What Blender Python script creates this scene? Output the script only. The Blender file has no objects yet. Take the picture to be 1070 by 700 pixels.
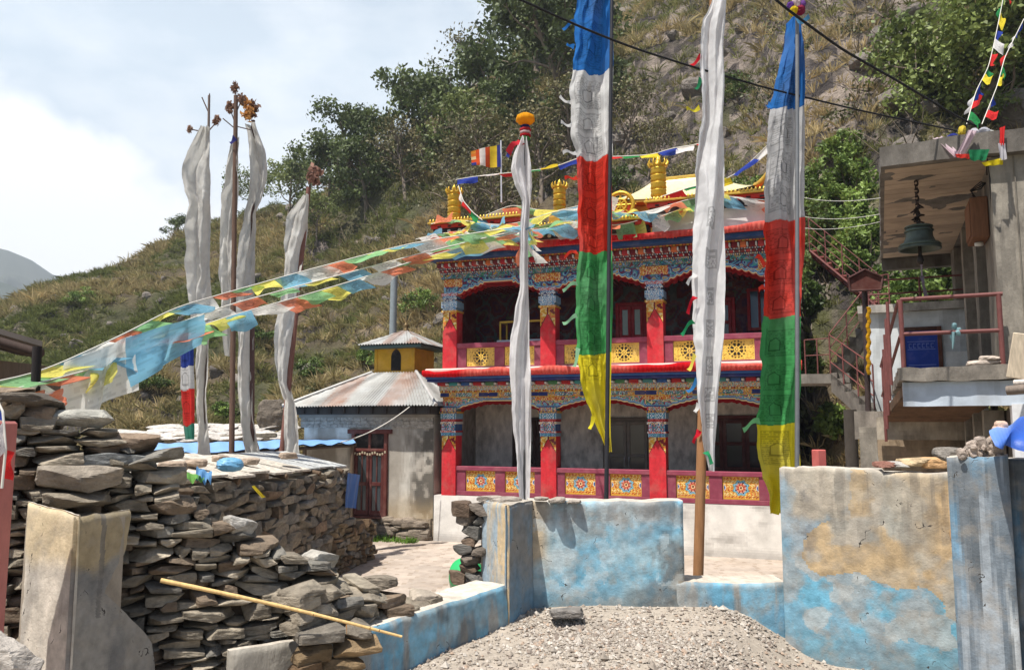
import bpy, math, random
import numpy as np
from mathutils import Matrix, Vector

random.seed(7)
RS = np.random.RandomState(11)
SC = bpy.context.scene
COL = SC.collection
F = 832.0
TH = math.atan(90 / 832.0)
CT, ST = math.cos(TH), math.sin(TH)
CAMZ = 1.6
YARD = -1.5


def P(px, py, D):
    """world point seen at photo pixel (px, py) at forward distance D"""
    u = (px - 535) / F
    v = (350 - py) / F
    k = D / (CT - ST * v)
    return np.array([u * k, D, CAMZ + (ST + CT * v) * k])


def PZ(px, py, z):
    u = (px - 535) / F
    v = (350 - py) / F
    k = (z - CAMZ) / (ST + CT * v)
    return np.array([u * k, (CT - ST * v) * k, z])


def lin(r, g=None, b=None):
    if g is None:
        r, g, b = r
    o = []
    for c in (r, g, b):
        c = c / 255.0
        o.append(c / 12.92 if c <= 0.04045 else ((c + 0.055) / 1.055) ** 2.4)
    return np.array(o)


# ---------------------------------------------------------------- noise
def _hash(i, j, k, s):
    h = (i * 374761393 + j * 668265263 + k * 2147483647 + s * 974634721) & 0xFFFFFFFF
    h = ((h ^ (h >> 13)) * 1274126177) & 0xFFFFFFFF
    h = ((h ^ (h >> 16)) * 2246822519) & 0xFFFFFFFF
    return ((h ^ (h >> 15)) & 0xFFFFFF) / float(0xFFFFFF)


def vnoise(p, seed=0):
    p = np.asarray(p, float)
    i = np.floor(p).astype(np.int64)
    f = p - i
    f = f * f * (3 - 2 * f)
    r = 0
    for a in (0, 1):
        for b in (0, 1):
            for c in (0, 1):
                w = (f[..., 0] if a else 1 - f[..., 0]) * (f[..., 1] if b else 1 - f[..., 1]) * (f[..., 2] if c else 1 - f[..., 2])
                r = r + w * _hash(i[..., 0] + a, i[..., 1] + b, i[..., 2] + c, seed)
    return r


def fbm(p, octv=4, seed=0, gain=0.5, lac=2.03):
    p = np.asarray(p, float)
    r, a, t = 0, 1.0, 0
    for o in range(octv):
        r = r + a * vnoise(p, seed + o * 17)
        t += a
        a *= gain
        p = p * lac + 13.7
    return r / t


def sstep(a, b, x):
    t = np.clip((x - a) / (b - a), 0, 1)
    return t * t * (3 - 2 * t)


def mixc(a, b, t):
    t = np.asarray(t)[..., None]
    return np.asarray(a) * (1 - t) + np.asarray(b) * t


def norm(v):
    v = np.asarray(v, float)
    return v / max(np.linalg.norm(v), 1e-9)


# ---------------------------------------------------------------- mesh builder
class MB:
    def __init__(self):
        self.v = []
        self.n = 0
        self.ch = []

    def add(self, v, f, mat=0, col=(0.5, 0.5, 0.5), smooth=False):
        v = np.asarray(v, float).reshape(-1, 3)
        base = self.n
        self.v.append(v)
        self.n += len(v)
        col = np.asarray(col, float)
        if isinstance(f, np.ndarray):
            groups = {f.shape[1]: (f, np.arange(len(f)))}
        else:
            groups = {}
            for idx, q in enumerate(f):
                groups.setdefault(len(q), ([], []))
                groups[len(q)][0].append(q)
                groups[len(q)][1].append(idx)
        for k, (q, ids) in groups.items():
            q = np.asarray(q, np.int64) + base
            if col.ndim == 1:
                c = np.tile(col[:3], (len(q), 1))
            else:
                c = col[np.asarray(ids)][:, :3]
            self.ch.append((q, mat, c, smooth))
        return self

    def box(self, lo, hi, mat=0, col=(0.5, 0.5, 0.5), M=None, off=None):
        x0, y0, z0 = lo
        x1, y1, z1 = hi
        v = np.array([(x0, y0, z0), (x1, y0, z0), (x1, y1, z0), (x0, y1, z0), (x0, y0, z1), (x1, y0, z1), (x1, y1, z1), (x0, y1, z1)], float)
        if M is not None:
            v = v @ np.asarray(M).T
        if off is not None:
            v = v + np.asarray(off)
        f = [(0, 3, 2, 1), (4, 5, 6, 7), (0, 1, 5, 4), (1, 2, 6, 5), (2, 3, 7, 6), (3, 0, 4, 7)]
        return self.add(v, f, mat, col)

    def bev(self, lo, hi, b=0.02, mat=0, col=(0.5, 0.5, 0.5), M=None, off=None):
        """box with chamfered edges"""
        lo = np.asarray(lo, float)
        hi = np.asarray(hi, float)
        b = min(b, 0.45 * float(np.min(hi - lo)))
        vs, idx = [], {}
        for a in range(3):
            for s in (0, 1):
                for p in (0, 1):
                    for q in (0, 1):
                        c = [0, 0, 0]
                        c[a] = s
                        o = [i for i in range(3) if i != a]
                        c[o[0]] = p
                        c[o[1]] = q
                        pt = [0, 0, 0]
                        for i in range(3):
                            e = hi[i] if c[i] else lo[i]
                            if i != a:
                                e = e - b if c[i] else e + b
                            pt[i] = e
                        idx[(a, tuple(c))] = len(vs)
                        vs.append(pt)
        fs = []
        for a in range(3):
            o = [i for i in range(3) if i != a]
            for s in (0, 1):
                def k(p, q):
                    c = [0, 0, 0]
                    c[a] = s
                    c[o[0]] = p
                    c[o[1]] = q
                    return idx[(a, tuple(c))]
                fs.append((k(0, 0), k(1, 0), k(1, 1), k(0, 1)))
        for a in range(3):
            o = [i for i in range(3) if i != a]
            for p in (0, 1):
                for q in (0, 1):
                    def c_(t):
                        c = [0, 0, 0]
                        c[a] = t
                        c[o[0]] = p
                        c[o[1]] = q
                        return tuple(c)
                    fs.append((idx[(o[0], c_(0))], idx[(o[0], c_(1))], idx[(o[1], c_(1))], idx[(o[1], c_(0))]))
        for p in (0, 1):
            for q in (0, 1):
                for r in (0, 1):
                    c = (p, q, r)
                    fs.append((idx[(0, c)], idx[(1, c)], idx[(2, c)]))
        vs = np.array(vs)
        cen = (lo + hi) / 2
        out = []
        for f in fs:
            a, b2, c = vs[f[0]], vs[f[1]], vs[f[2]]
            nn = np.cross(b2 - a, c - a)
            out.append(f if np.dot(nn, vs[list(f)].mean(0) - cen) >= 0 else f[::-1])
        if M is not None:
            vs = vs @ np.asarray(M).T
        if off is not None:
            vs = vs + np.asarray(off)
        return self.add(vs, out, mat, col)

    def tube(self, pts, r, n=6, mat=0, col=(0.5, 0.5, 0.5), cap=True, smooth=True):
        pts = np.asarray(pts, float)
        m = len(pts)
        r = np.ones(m) * np.asarray(r, float)
        t = np.gradient(pts, axis=0)
        t /= np.maximum(np.linalg.norm(t, axis=1, keepdims=True), 1e-9)
        up = np.array([0, 0, 1.0]) if abs(t[:, 2]).mean() < 0.8 else np.array([1.0, 0, 0])
        a = np.cross(t, up)
        a /= np.maximum(np.linalg.norm(a, axis=1, keepdims=True), 1e-9)
        b = np.cross(t, a)
        an = np.arange(n) * 2 * math.pi / n
        ring = pts[:, None, :] + r[:, None, None] * (np.cos(an)[None, :, None] * a[:, None, :] + np.sin(an)[None, :, None] * b[:, None, :])
        v = ring.reshape(-1, 3)
        i, j = np.meshgrid(np.arange(m - 1), np.arange(n), indexing='ij')
        i, j = i.ravel(), j.ravel()
        j2 = (j + 1) % n
        f = np.stack([i * n + j, (i + 1) * n + j, (i + 1) * n + j2, i * n + j2], 1)
        self.add(v, f, mat, col, smooth)
        if cap:
            self.add(ring[0], [tuple(range(n))], mat, np.asarray(col) if np.ndim(col) == 1 else np.asarray(col)[:1])
            self.add(ring[-1], [tuple(range(n))[::-1]], mat, np.asarray(col) if np.ndim(col) == 1 else np.asarray(col)[-1:])
        return self

    def lathe(self, prof, n=16, cen=(0, 0, 0), mat=0, col=(0.5, 0.5, 0.5), smooth=True, rmod=None):
        prof = np.asarray(prof, float)
        an = np.arange(n) * 2 * math.pi / n
        r = prof[:, 0][:, None] * (np.ones(n)[None] if rmod is None else rmod(an)[None])
        v = np.stack([r * np.cos(an), r * np.sin(an), np.repeat(prof[:, 1][:, None], n, 1)], -1) + np.asarray(cen)
        m = len(prof)
        i, j = np.meshgrid(np.arange(m - 1), np.arange(n), indexing='ij')
        i, j = i.ravel(), j.ravel()
        j2 = (j + 1) % n
        f = np.stack([i * n + j, i * n + j2, (i + 1) * n + j2, (i + 1) * n + j], 1)
        return self.add(v.reshape(-1, 3), f, mat, col, smooth)

    def grid(self, G, col=(0.5, 0.5, 0.5), mat=0, smooth=False, flip=False):
        G = np.asarray(G, float)
        m, n = G.shape[:2]
        i, j = np.meshgrid(np.arange(m - 1), np.arange(n - 1), indexing='ij')
        i, j = i.ravel(), j.ravel()
        f = np.stack([i * n + j, (i + 1) * n + j, (i + 1) * n + j + 1, i * n + j + 1], 1)
        if flip:
            f = f[:, ::-1]
        col = np.asarray(col, float)
        if col.ndim == 3:
            col = col.reshape(-1, 3)
        return self.add(G.reshape(-1, 3), f, mat, col, smooth)

    def rock(self, cen, dims, R=None, seed=0, col=(0.3, 0.3, 0.3), n=5, p=5.0, rough=0.06, cuts=4, mat=0, cvar=0.0):
        rs = np.random.RandomState(seed)
        v, f = cubegrid(n)
        q = np.abs(v) ** p
        w = v / (q.sum(1, keepdims=True) ** (1 / p))
        for _ in range(cuts):
            nn = norm(rs.normal(size=3) * np.array([1, 1, 0.8]))
            d = rs.uniform(0.72, 1.0)
            sdist = w @ nn - d
            w = w - np.maximum(sdist, 0)[:, None] * nn
        dims = np.asarray(dims, float)
        nz = fbm(w * 1.6 + seed * 3.1, 4, seed % 97) - 0.5
        nz2 = fbm(w * np.array([3, 3, 7]) + seed * 1.7, 3, seed % 89) - 0.5
        w = w * (1 + rough * 3.0 * nz + rough * 1.6 * nz2)[:, None]
        w = w * dims / 2
        if R is not None:
            w = w @ np.asarray(R).T
        w = w + np.asarray(cen)
        c = np.asarray(col, float)
        if cvar > 0:
            fc = w[f].mean(1)
            k = 1 + cvar * 2 * (fbm(fc * 9, 3, 3) - 0.5)
            c = c[None] * k[:, None]
        return self.add(w, f, mat, c)

    def arrays(self):
        return np.concatenate(self.v) if self.v else np.zeros((0, 3))

    def build(self, name, mats, parent=None, world=True, origin=None, modbevel=None):
        V = self.arrays()
        if parent is not None:
            if world:
                Mi = np.linalg.inv(WM[parent.name])
                V = V @ Mi[:3, :3].T + Mi[:3, 3]
            loc = None
        else:
            if origin is None:
                origin = np.array([(V[:, 0].min() + V[:, 0].max()) / 2, (V[:, 1].min() + V[:, 1].max()) / 2, V[:, 2].min()])
            loc = np.asarray(origin, float)
            V = V - loc
        me = bpy.data.meshes.new(name)
        nl = sum(q.size for q, _, _, _ in self.ch)
        nf = sum(len(q) for q, _, _, _ in self.ch)
        me.vertices.add(len(V))
        me.vertices.foreach_set('co', V.ravel())
        me.loops.add(nl)
        me.polygons.add(nf)
        li = np.concatenate([q.ravel() for q, _, _, _ in self.ch])
        sizes = np.concatenate([np.full(len(q), q.shape[1]) for q, _, _, _ in self.ch])
        starts = np.concatenate([[0], np.cumsum(sizes)[:-1]])
        me.loops.foreach_set('vertex_index', li.astype(np.int32))
        me.polygons.foreach_set('loop_start', starts.astype(np.int32))
        mi = np.concatenate([np.full(len(q), m) for q, m, _, _ in self.ch])
        sm = np.concatenate([np.full(len(q), s) for q, _, _, s in self.ch])
        cc = np.concatenate([np.repeat(c, q.shape[1], 0) for q, _, c, _ in self.ch])
        if not isinstance(mats, (list, tuple)):
            mats = [mats]
        for m in mats:
            me.materials.append(m)
        me.polygons.foreach_set('material_index', mi.astype(np.int32))
        me.polygons.foreach_set('use_smooth', sm.astype(bool))
        at = me.color_attributes.new('Col', 'FLOAT_COLOR', 'CORNER')
        rgba = np.ones((nl, 4), np.float32)
        rgba[:, :3] = np.clip(cc, 0, 1)
        at.data.foreach_set('color', rgba.ravel())
        me.update(calc_edges=True)
        if nf < 60000:
            me.validate()
        o = bpy.data.objects.new(name, me)
        COL.objects.link(o)
        if parent is not None:
            o.parent = parent
            WM[o.name] = WM[parent.name]
        else:
            o.location = loc
            M = np.eye(4)
            M[:3, 3] = loc
            WM[o.name] = M
        if modbevel:
            b = o.modifiers.new('b', 'BEVEL')
            b.width = modbevel
            b.segments = 2
            b.limit_method = 'ANGLE'
        return o


_cg = {}


def cubegrid(n):
    if n in _cg:
        return _cg[n]
    key, V, Fc = {}, [], []

    def vid(p):
        k = tuple(np.round(p, 5))
        if k not in key:
            key[k] = len(V)
            V.append(p)
        return key[k]
    t = np.linspace(-1, 1, n + 1)
    for a in range(3):
        o = [(a + 1) % 3, (a + 2) % 3]
        for s in (-1, 1):
            for i in range(n):
                for j in range(n):
                    q = []
                    for (ii, jj) in ((i, j), (i + 1, j), (i + 1, j + 1), (i, j + 1)):
                        p = [0, 0, 0]
                        p[a] = s
                        p[o[0]] = t[ii]
                        p[o[1]] = t[jj]
                        q.append(vid(tuple(p)))
                    Fc.append(q if s > 0 else q[::-1])
    _cg[n] = (np.array(V, float), np.array(Fc))
    return _cg[n]


WM = {}


def tag(o, label=None, cat=None, group=None, kind=None):
    if label:
        o['label'] = label
    if cat:
        o['category'] = cat
    if group:
        o['group'] = group
    if kind:
        o['kind'] = kind
    return o


def thing(name, label, cat, loc=(0, 0, 0), rz=0.0, group=None):
    o = bpy.data.objects.new(name, None)
    o.empty_display_size = 0.2
    COL.objects.link(o)
    o.location = [float(x) for x in loc]
    o.rotation_euler = (0, 0, rz)
    c, s = math.cos(rz), math.sin(rz)
    M = np.eye(4)
    M[:2, :2] = [[c, -s], [s, c]]
    M[:3, 3] = loc
    WM[o.name] = M
    return tag(o, label, cat, group)


def rotz(a):
    c, s = math.cos(a), math.sin(a)
    return np.array([[c, -s, 0], [s, c, 0], [0, 0, 1.0]])


def roteul(x, y, z):
    cx, sx, cy, sy = math.cos(x), math.sin(x), math.cos(y), math.sin(y)
    Rx = np.array([[1, 0, 0], [0, cx, -sx], [0, sx, cx]])
    Ry = np.array([[cy, 0, sy], [0, 1, 0], [-sy, 0, cy]])
    return rotz(z) @ Ry @ Rx


def cat(p0, p1, sag, n=24):
    t = np.linspace(0, 1, n)[:, None]
    p = np.asarray(p0) * (1 - t) + np.asarray(p1) * t
    p[:, 2] -= (4 * t[:, 0] * (1 - t[:, 0])) * sag
    return p


def poly_len(pts):
    d = np.linalg.norm(np.diff(pts, axis=0), axis=1)
    return np.concatenate([[0], np.cumsum(d)])


def along(pts, s):
    L = poly_len(pts)
    return np.stack([np.interp(s, L, pts[:, k]) for k in range(3)], -1)
# ---------------------------------------------------------------- materials
def new_mat(name):
    m = bpy.data.materials.new(name)
    m.use_nodes = True
    nt = m.node_tree
    nt.nodes.clear()
    out = nt.nodes.new('ShaderNodeOutputMaterial')
    return m, nt, out


def attr_mat(name, rough=0.8, nscale=6.0, namt=0.3, bump=0.3, bscale=40.0, bdist=0.01, transl=0.0, metal=0.0, spec=0.3,
             stretch=(1, 1, 1), tint=None, tint_amt=0.0, tint_scale=2.0, crack=0.0, alpha=1.0):
    """Principled surface driven by the mesh colour attribute, broken up by object-space noise and a bump"""
    m, nt, out = new_mat(name)
    N, L = nt.nodes, nt.links
    at = N.new('ShaderNodeAttribute')
    at.attribute_name = 'Col'
    tc = N.new('ShaderNodeTexCoord')
    mp = N.new('ShaderNodeMapping')
    mp.inputs['Scale'].default_value = stretch
    L.new(tc.outputs['Object'], mp.inputs['Vector'])
    nz = N.new('ShaderNodeTexNoise')
    nz.inputs['Scale'].default_value = nscale
    nz.inputs['Detail'].default_value = 7
    nz.inputs['Roughness'].default_value = 0.62
    L.new(mp.outputs['Vector'], nz.inputs['Vector'])
    mr = N.new('ShaderNodeMapRange')
    mr.inputs['From Min'].default_value = 0.25
    mr.inputs['From Max'].default_value = 0.75
    mr.inputs['To Min'].default_value = 1 - namt
    mr.inputs['To Max'].default_value = 1 + namt
    L.new(nz.outputs['Fac'], mr.inputs['Value'])
    mul = N.new('ShaderNodeVectorMath')
    mul.operation = 'SCALE'
    L.new(at.outputs['Color'], mul.inputs[0])
    L.new(mr.outputs['Result'], mul.inputs['Scale'])
    colsock = mul.outputs['Vector']
    if tint is not None:
        n2 = N.new('ShaderNodeTexNoise')
        n2.inputs['Scale'].default_value = tint_scale
        n2.inputs['Detail'].default_value = 6
        n2.inputs['Roughness'].default_value = 0.65
        L.new(mp.outputs['Vector'], n2.inputs['Vector'])
        r2 = N.new('ShaderNodeMapRange')
        r2.inputs['From Min'].default_value = 0.48
        r2.inputs['From Max'].default_value = 0.68
        r2.inputs['To Max'].default_value = tint_amt
        L.new(n2.outputs['Fac'], r2.inputs['Value'])
        mx = N.new('ShaderNodeMix')
        mx.data_type = 'RGBA'
        L.new(r2.outputs['Result'], mx.inputs[0])
        L.new(colsock, mx.inputs[6])
        mx.inputs[7].default_value = (*tint, 1)
        colsock = mx.outputs[2]
    if crack > 0:
        wn = N.new('ShaderNodeTexNoise')
        wn.inputs['Scale'].default_value = 5.0
        wn.inputs['Detail'].default_value = 5
        L.new(tc.outputs['Object'], wn.inputs['Vector'])
        ad = N.new('ShaderNodeVectorMath')
        ad.operation = 'MULTIPLY_ADD'
        ad.inputs[1].default_value = (.35, .35, .35)
        L.new(wn.outputs['Color'], ad.inputs[0])
        L.new(tc.outputs['Object'], ad.inputs[2])
        vo = N.new('ShaderNodeTexVoronoi')
        vo.feature = 'DISTANCE_TO_EDGE'
        vo.inputs['Scale'].default_value = crack
        L.new(ad.outputs[0], vo.inputs['Vector'])
        lt = N.new('ShaderNodeMath')
        lt.operation = 'LESS_THAN'
        lt.inputs[1].default_value = .0028
        L.new(vo.outputs['Distance'], lt.inputs[0])
        mk = N.new('ShaderNodeMath')
        mk.operation = 'GREATER_THAN'
        mk.inputs[1].default_value = .55
        L.new(nz.outputs['Fac'], mk.inputs[0])
        mm_ = N.new('ShaderNodeMath')
        mm_.operation = 'MULTIPLY'
        L.new(lt.outputs[0], mm_.inputs[0])
        L.new(mk.outputs[0], mm_.inputs[1])
        m3 = N.new('ShaderNodeMix')
        m3.data_type = 'RGBA'
        L.new(mm_.outputs[0], m3.inputs[0])
        L.new(colsock, m3.inputs[6])
        m3.inputs[7].default_value = (.05, .045, .04, 1)
        colsock = m3.outputs[2]
    bs = N.new('ShaderNodeBsdfPrincipled')
    L.new(colsock, bs.inputs['Base Color'])
    bs.inputs['Roughness'].default_value = rough
    bs.inputs['Metallic'].default_value = metal
    bs.inputs['Specular IOR Level'].default_value = spec
    if alpha < 1:
        bs.inputs['Alpha'].default_value = alpha
    if bump > 0:
        nb = N.new('ShaderNodeTexNoise')
        nb.inputs['Scale'].default_value = bscale
        nb.inputs['Detail'].default_value = 8
        nb.inputs['Roughness'].default_value = 0.65
        L.new(mp.outputs['Vector'], nb.inputs['Vector'])
        bp = N.new('ShaderNodeBump')
        bp.inputs['Strength'].default_value = bump
        bp.inputs['Distance'].default_value = bdist
        L.new(nb.outputs['Fac'], bp.inputs['Height'])
        L.new(bp.outputs['Normal'], bs.inputs['Normal'])
    last = bs.outputs['BSDF']
    if transl > 0:
        tr = N.new('ShaderNodeBsdfTranslucent')
        L.new(colsock, tr.inputs['Color'])
        ms = N.new('ShaderNodeMixShader')
        ms.inputs[0].default_value = transl
        L.new(last, ms.inputs[1])
        L.new(tr.outputs['BSDF'], ms.inputs[2])
        last = ms.outputs['Shader']
    L.new(last, out.inputs['Surface'])
    return m


M_STONE = attr_mat('stone', 0.92, 11, 0.5, 1.0, 30, 0.025, tint=lin(92, 82, 70), tint_amt=0.4, tint_scale=4.5, stretch=(1, 1, 1.8))
M_ROCK = attr_mat('hill_rock', 0.95, 1.6, 0.45, 1.0, 4, 0.25)
M_CONC = attr_mat('concrete', 0.92, 7, 0.32, 0.7, 40, 0.012, tint=lin(66, 61, 55), tint_amt=0.6, tint_scale=2.6, stretch=(1, 1, 0.5))
M_PLAST = attr_mat('plaster', 0.94, 13, 0.3, 0.55, 60, 0.008, tint=lin(148, 140, 128), tint_amt=0.55, tint_scale=7.0, crack=1.1)
M_PAINT = attr_mat('painted_wood', 0.7, 6, 0.22, 0.3, 30, 0.004, spec=0.3, tint=lin(140, 122, 112), tint_amt=0.22, tint_scale=3.0)
M_ORN = attr_mat('painted_carving', 0.7, 14, 0.2, 0.45, 45, 0.008, spec=0.25, tint=lin(150, 132, 116), tint_amt=0.3, tint_scale=2.5)
M_WALL = attr_mat('limewash', 0.92, 2.2, 0.22, 0.35, 40, 0.006, tint=lin(120, 112, 100), tint_amt=0.35, tint_scale=1.3)
M_WOOD = attr_mat('weathered_wood', 0.8, 10, 0.3, 0.4, 60, 0.004, stretch=(4, 4, 0.5))
M_CLOTH = attr_mat('cotton_cloth', 0.85, 7, 0.14, 0.25, 160, 0.002, transl=0.42, spec=0.1)
M_GAUZE = attr_mat('thin_gauze', 0.9, 5, 0.08, 0.2, 160, 0.002, transl=0.5, spec=0.1, alpha=0.8)
M_METAL = attr_mat('galvanised_metal', 0.5, 8, 0.15, 0.15, 30, 0.002, metal=0.35, spec=0.4)
M_TIN = attr_mat('corrugated_iron', 0.55, 2.5, 0.2, 0.1, 30, 0.003, metal=0.2, spec=0.4)
M_GOLD = attr_mat('gilded_metal', 0.38, 8, 0.2, 0.35, 30, 0.006, metal=0.55, spec=0.5)
M_BRONZE = attr_mat('bronze', 0.5, 12, 0.35, 0.2, 40, 0.004, metal=0.5)
M_GLASS = attr_mat('window_glass', 0.12, 3, 0.1, 0.0, 10, spec=0.6)
M_LEAF = attr_mat('leaves', 0.55, 1.5, 0.25, 0.0, 10, transl=0.2, spec=0.35)
M_GRASS = attr_mat('grass_blades', 0.75, 0.4, 0.2, 0.0, 10, transl=0.3, spec=0.15)
M_BARK = attr_mat('bark', 0.95, 3, 0.35, 0.6, 12, 0.03, stretch=(3, 3, 0.7))
M_PLASTIC = attr_mat('plastic', 0.35, 3, 0.08, 0.0, 10, spec=0.5)
M_TARP = attr_mat('tarpaulin', 0.45, 4, 0.1, 0.35, 14, 0.02, spec=0.4)
M_CORD = attr_mat('cord', 0.8, 8, 0.1, 0.0, 10)
M_RUST = attr_mat('red_oxide_steel', 0.6, 9, 0.25, 0.2, 40, 0.003, spec=0.35)
M_YARD = attr_mat('yard_flagstones', 0.92, 3, 0.22, 0.5, 20, 0.02)
M_GRAV = attr_mat('gravel', 0.92, 20, 0.3, 0.6, 60, 0.01)
M_TERR = attr_mat('hill_soil', 0.95, 0.8, 0.5, 1.0, 1.6, 0.5, tint=lin(84, 76, 66), tint_amt=0.5, tint_scale=0.9)
# ---------------------------------------------------------------- hillside
_rp = np.array([-1500, -800, -300, 0, 45, 75, 130, 165, 200, 260, 340, 400, 450, 500, 540, 600, 700, 800, 1100, 2600], float)
_ry = np.array([430, 380, 345, 320, 302, 288, 274, 256, 240, 224, 196, 160, 122, 88, 50, -20, -110, -180, -260, -260], float)
_rr = np.array([80, 80, 78, 76, 78, 82, 86, 90, 92, 88, 80, 76, 74, 74, 74, 78, 84, 86, 86, 86], float)
_fp = np.array([-1500, -300, 0, 200, 300, 460, 700, 800, 850, 930, 1000, 1300, 2600], float)
_fr = np.array([36, 38, 40, 36, 33, 30.5, 29, 25, 19.5, 18.2, 19.5, 19, 18], float)
_az = lambda px: np.arctan((np.asarray(px, float) - 535) / F)


def hill_z(x, y, detail=True):
    x = np.asarray(x, float)
    y = np.asarray(y, float)
    az = np.arctan2(x, np.maximum(y, 1e-3))
    R = np.hypot(x, y)
    Rf = np.interp(az, _az(_fp), _fr)
    Rr = np.interp(az, _az(_rp), _rr)
    Dr = Rr * np.cos(az)
    v = (350 - np.interp(az, _az(_rp), _ry)) / F
    Zr = CAMZ + (ST + CT * v) * Dr / (CT - ST * v)
    t = (R - Rf) / (Rr - Rf)
    tc = np.clip(t, 0, 1)
    g = tc * (1.12 - 0.12 * tc)
    z = -1.62 + (Zr + 1.62) * g - np.maximum(R - Rr, 0) * 0.75
    if detail:
        p = np.stack([x, y, np.zeros_like(x)], -1)
        amp = sstep(0.0, 0.15, t) * (0.55 + 0.45 * sstep(1.05, 0.8, t))
        n1 = fbm(p / 11.0, 3, 5) - 0.5
        n2 = np.abs(fbm(p / 4.2, 4, 9) - 0.5) * 2
        n3 = fbm(p / 1.3, 3, 21) - 0.5
        z = z + amp * (4.0 * n1 + 2.4 * (0.25 - n2) + 1.0 * n3)
    return np.where(t <= 0, -1.62, z)


def hill_hit(px, py, d0=20, d1=130):
    D = np.linspace(d0, d1, 500)
    pts = np.array([P(px, py, d) for d in D])
    hz = hill_z(pts[:, 0], pts[:, 1])
    k = np.argmax(hz > pts[:, 2])
    if hz[k] <= pts[k, 2]:
        return None
    q = pts[k].copy()
    q[2] = hz[k]
    return q


azs = _az(np.concatenate([np.linspace(-1500, -120, 60), np.linspace(-110, 1180, 420), np.linspace(1200, 2600, 50)]))
rs_ = np.concatenate([np.linspace(0, 1.0, 190), np.linspace(1.02, 2.2, 14)])
AZ, T = np.meshgrid(azs, rs_, indexing='ij')
RF = np.interp(AZ, _az(_fp), _fr)
RR = np.interp(AZ, _az(_rp), _rr)
RAD = RF - 1.5 + T * (RR - RF + 1.5)
HX, HY = RAD * np.sin(AZ), RAD * np.cos(AZ)
HZ = hill_z(HX, HY)
pp = np.stack([HX, HY, HZ], -1)
fc = (pp[:-1, :-1] + pp[1:, 1:] + pp[1:, :-1] + pp[:-1, 1:]) / 4
nrm = np.cross(pp[1:, :-1] - pp[:-1, :-1], pp[:-1, 1:] - pp[:-1, :-1])
nrm /= np.maximum(np.linalg.norm(nrm, axis=-1, keepdims=True), 1e-9)
slope = np.abs(nrm[..., 2])


def px_of(x, y):
    return 535 + F * x / np.maximum(y, 1)


nA = fbm(fc / 6.0, 4, 31)
nB = fbm(fc / 2.0, 4, 37)
nC = fbm(fc / 0.7, 3, 41)
soil = mixc(lin(96, 84, 66), lin(60, 53, 46), sstep(.4, .6, nB))
straw = mixc(lin(132, 114, 80), lin(100, 92, 58), sstep(.4, .6, nC))
green = mixc(lin(74, 80, 44), lin(56, 64, 36), nC)
rockc = mixc(lin(138, 126, 116), lin(66, 60, 58), sstep(.38, .62, nC))
fpx = px_of(fc[..., 0], fc[..., 1])
gw = sstep(.42, .58, nA)
hc = mixc(soil, straw, sstep(.45, .55, nB)) if False else soil * (1 - sstep(.42, .55, nB))[..., None] + straw * sstep(.42, .55, nB)[..., None]
hc = hc * (1 - 0.75 * gw)[..., None] + green * (0.75 * gw)[..., None]
rk = sstep(.62, .48, slope) * sstep(.45, .6, nB + 0.15 * (fpx > 560))
rk = np.clip(rk + sstep(.5, .6, fbm(fc / 5.0, 4, 77)) * (fpx > 600) * 0.9, 0, 1)
hc = hc * (1 - rk)[..., None] + rockc * rk[..., None]
mb = MB()
mb.grid(pp, hc, 0, True, flip=True)
hill = tag(mb.build('hillside', M_TERR, origin=(0, 40, -1.62)), kind='structure')

# the wide ground under everything
mb = MB()
s = 1600.0
g = np.linspace(-1, 1, 41)
gx, gy = np.meshgrid(np.sign(g) * np.abs(g) ** 2 * s, np.sign(g) * np.abs(g) ** 2 * s, indexing='ij')
mb.grid(np.stack([gx, gy, np.full_like(gx, -1.7)], -1), lin(112, 104, 78), 0, False, flip=True)
tag(mb.build('ground', M_TERR, origin=(0, 0, -1.7)), kind='structure')


# far mountains
def mountain(name, Rm, prof, seed, depth):
    prof = np.array(prof, float)
    az = _az(np.linspace(prof[0, 0], prof[-1, 0], 260))
    ys = np.interp(az, _az(prof[:, 0]), prof[:, 1])
    tt = np.linspace(0, 1, 50)
    A, Tt = np.meshgrid(az, tt, indexing='ij')
    R = Rm - depth + Tt * depth
    D = Rm * np.cos(A)
    v = (350 - np.repeat(ys[:, None], 50, 1)) / F
    Z = CAMZ + (ST + CT * v) * D / (CT - ST * v)
    X, Y = R * np.sin(A), R * np.cos(A)
    nz = np.abs(fbm(np.stack([X, Y, 0 * X], -1) / (depth * 0.22), 5, seed) - 0.5) * 2
    Z = -2 + (Z + 2) * Tt * (1 - 0.45 * (nz * np.sin(Tt * math.pi)))
    m = MB()
    G = np.stack([X, Y, Z], -1)
    n2 = fbm(((G[1:, 1:] + G[:-1, :-1]) / 2) / 60, 3, seed)
    m.grid(G, mixc(lin(58, 72, 62), lin(84, 88, 80), n2), 0, True, flip=True)
    return tag(m.build(name, M_TERR, origin=(0, Rm, -2)), kind='structure')


mountain('distant_mountain', 1250, [(-600, 225), (-200, 228), (-90, 242), (0, 262), (25, 272), (48, 287), (70, 292), (120, 305), (400, 330)], 3, 600)
mountain('distant_mountain', 800, [(-700, 330), (-300, 300), (-100, 282), (-20, 290), (10, 300), (30, 314), (60, 324), (300, 345)], 8, 400)

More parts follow.
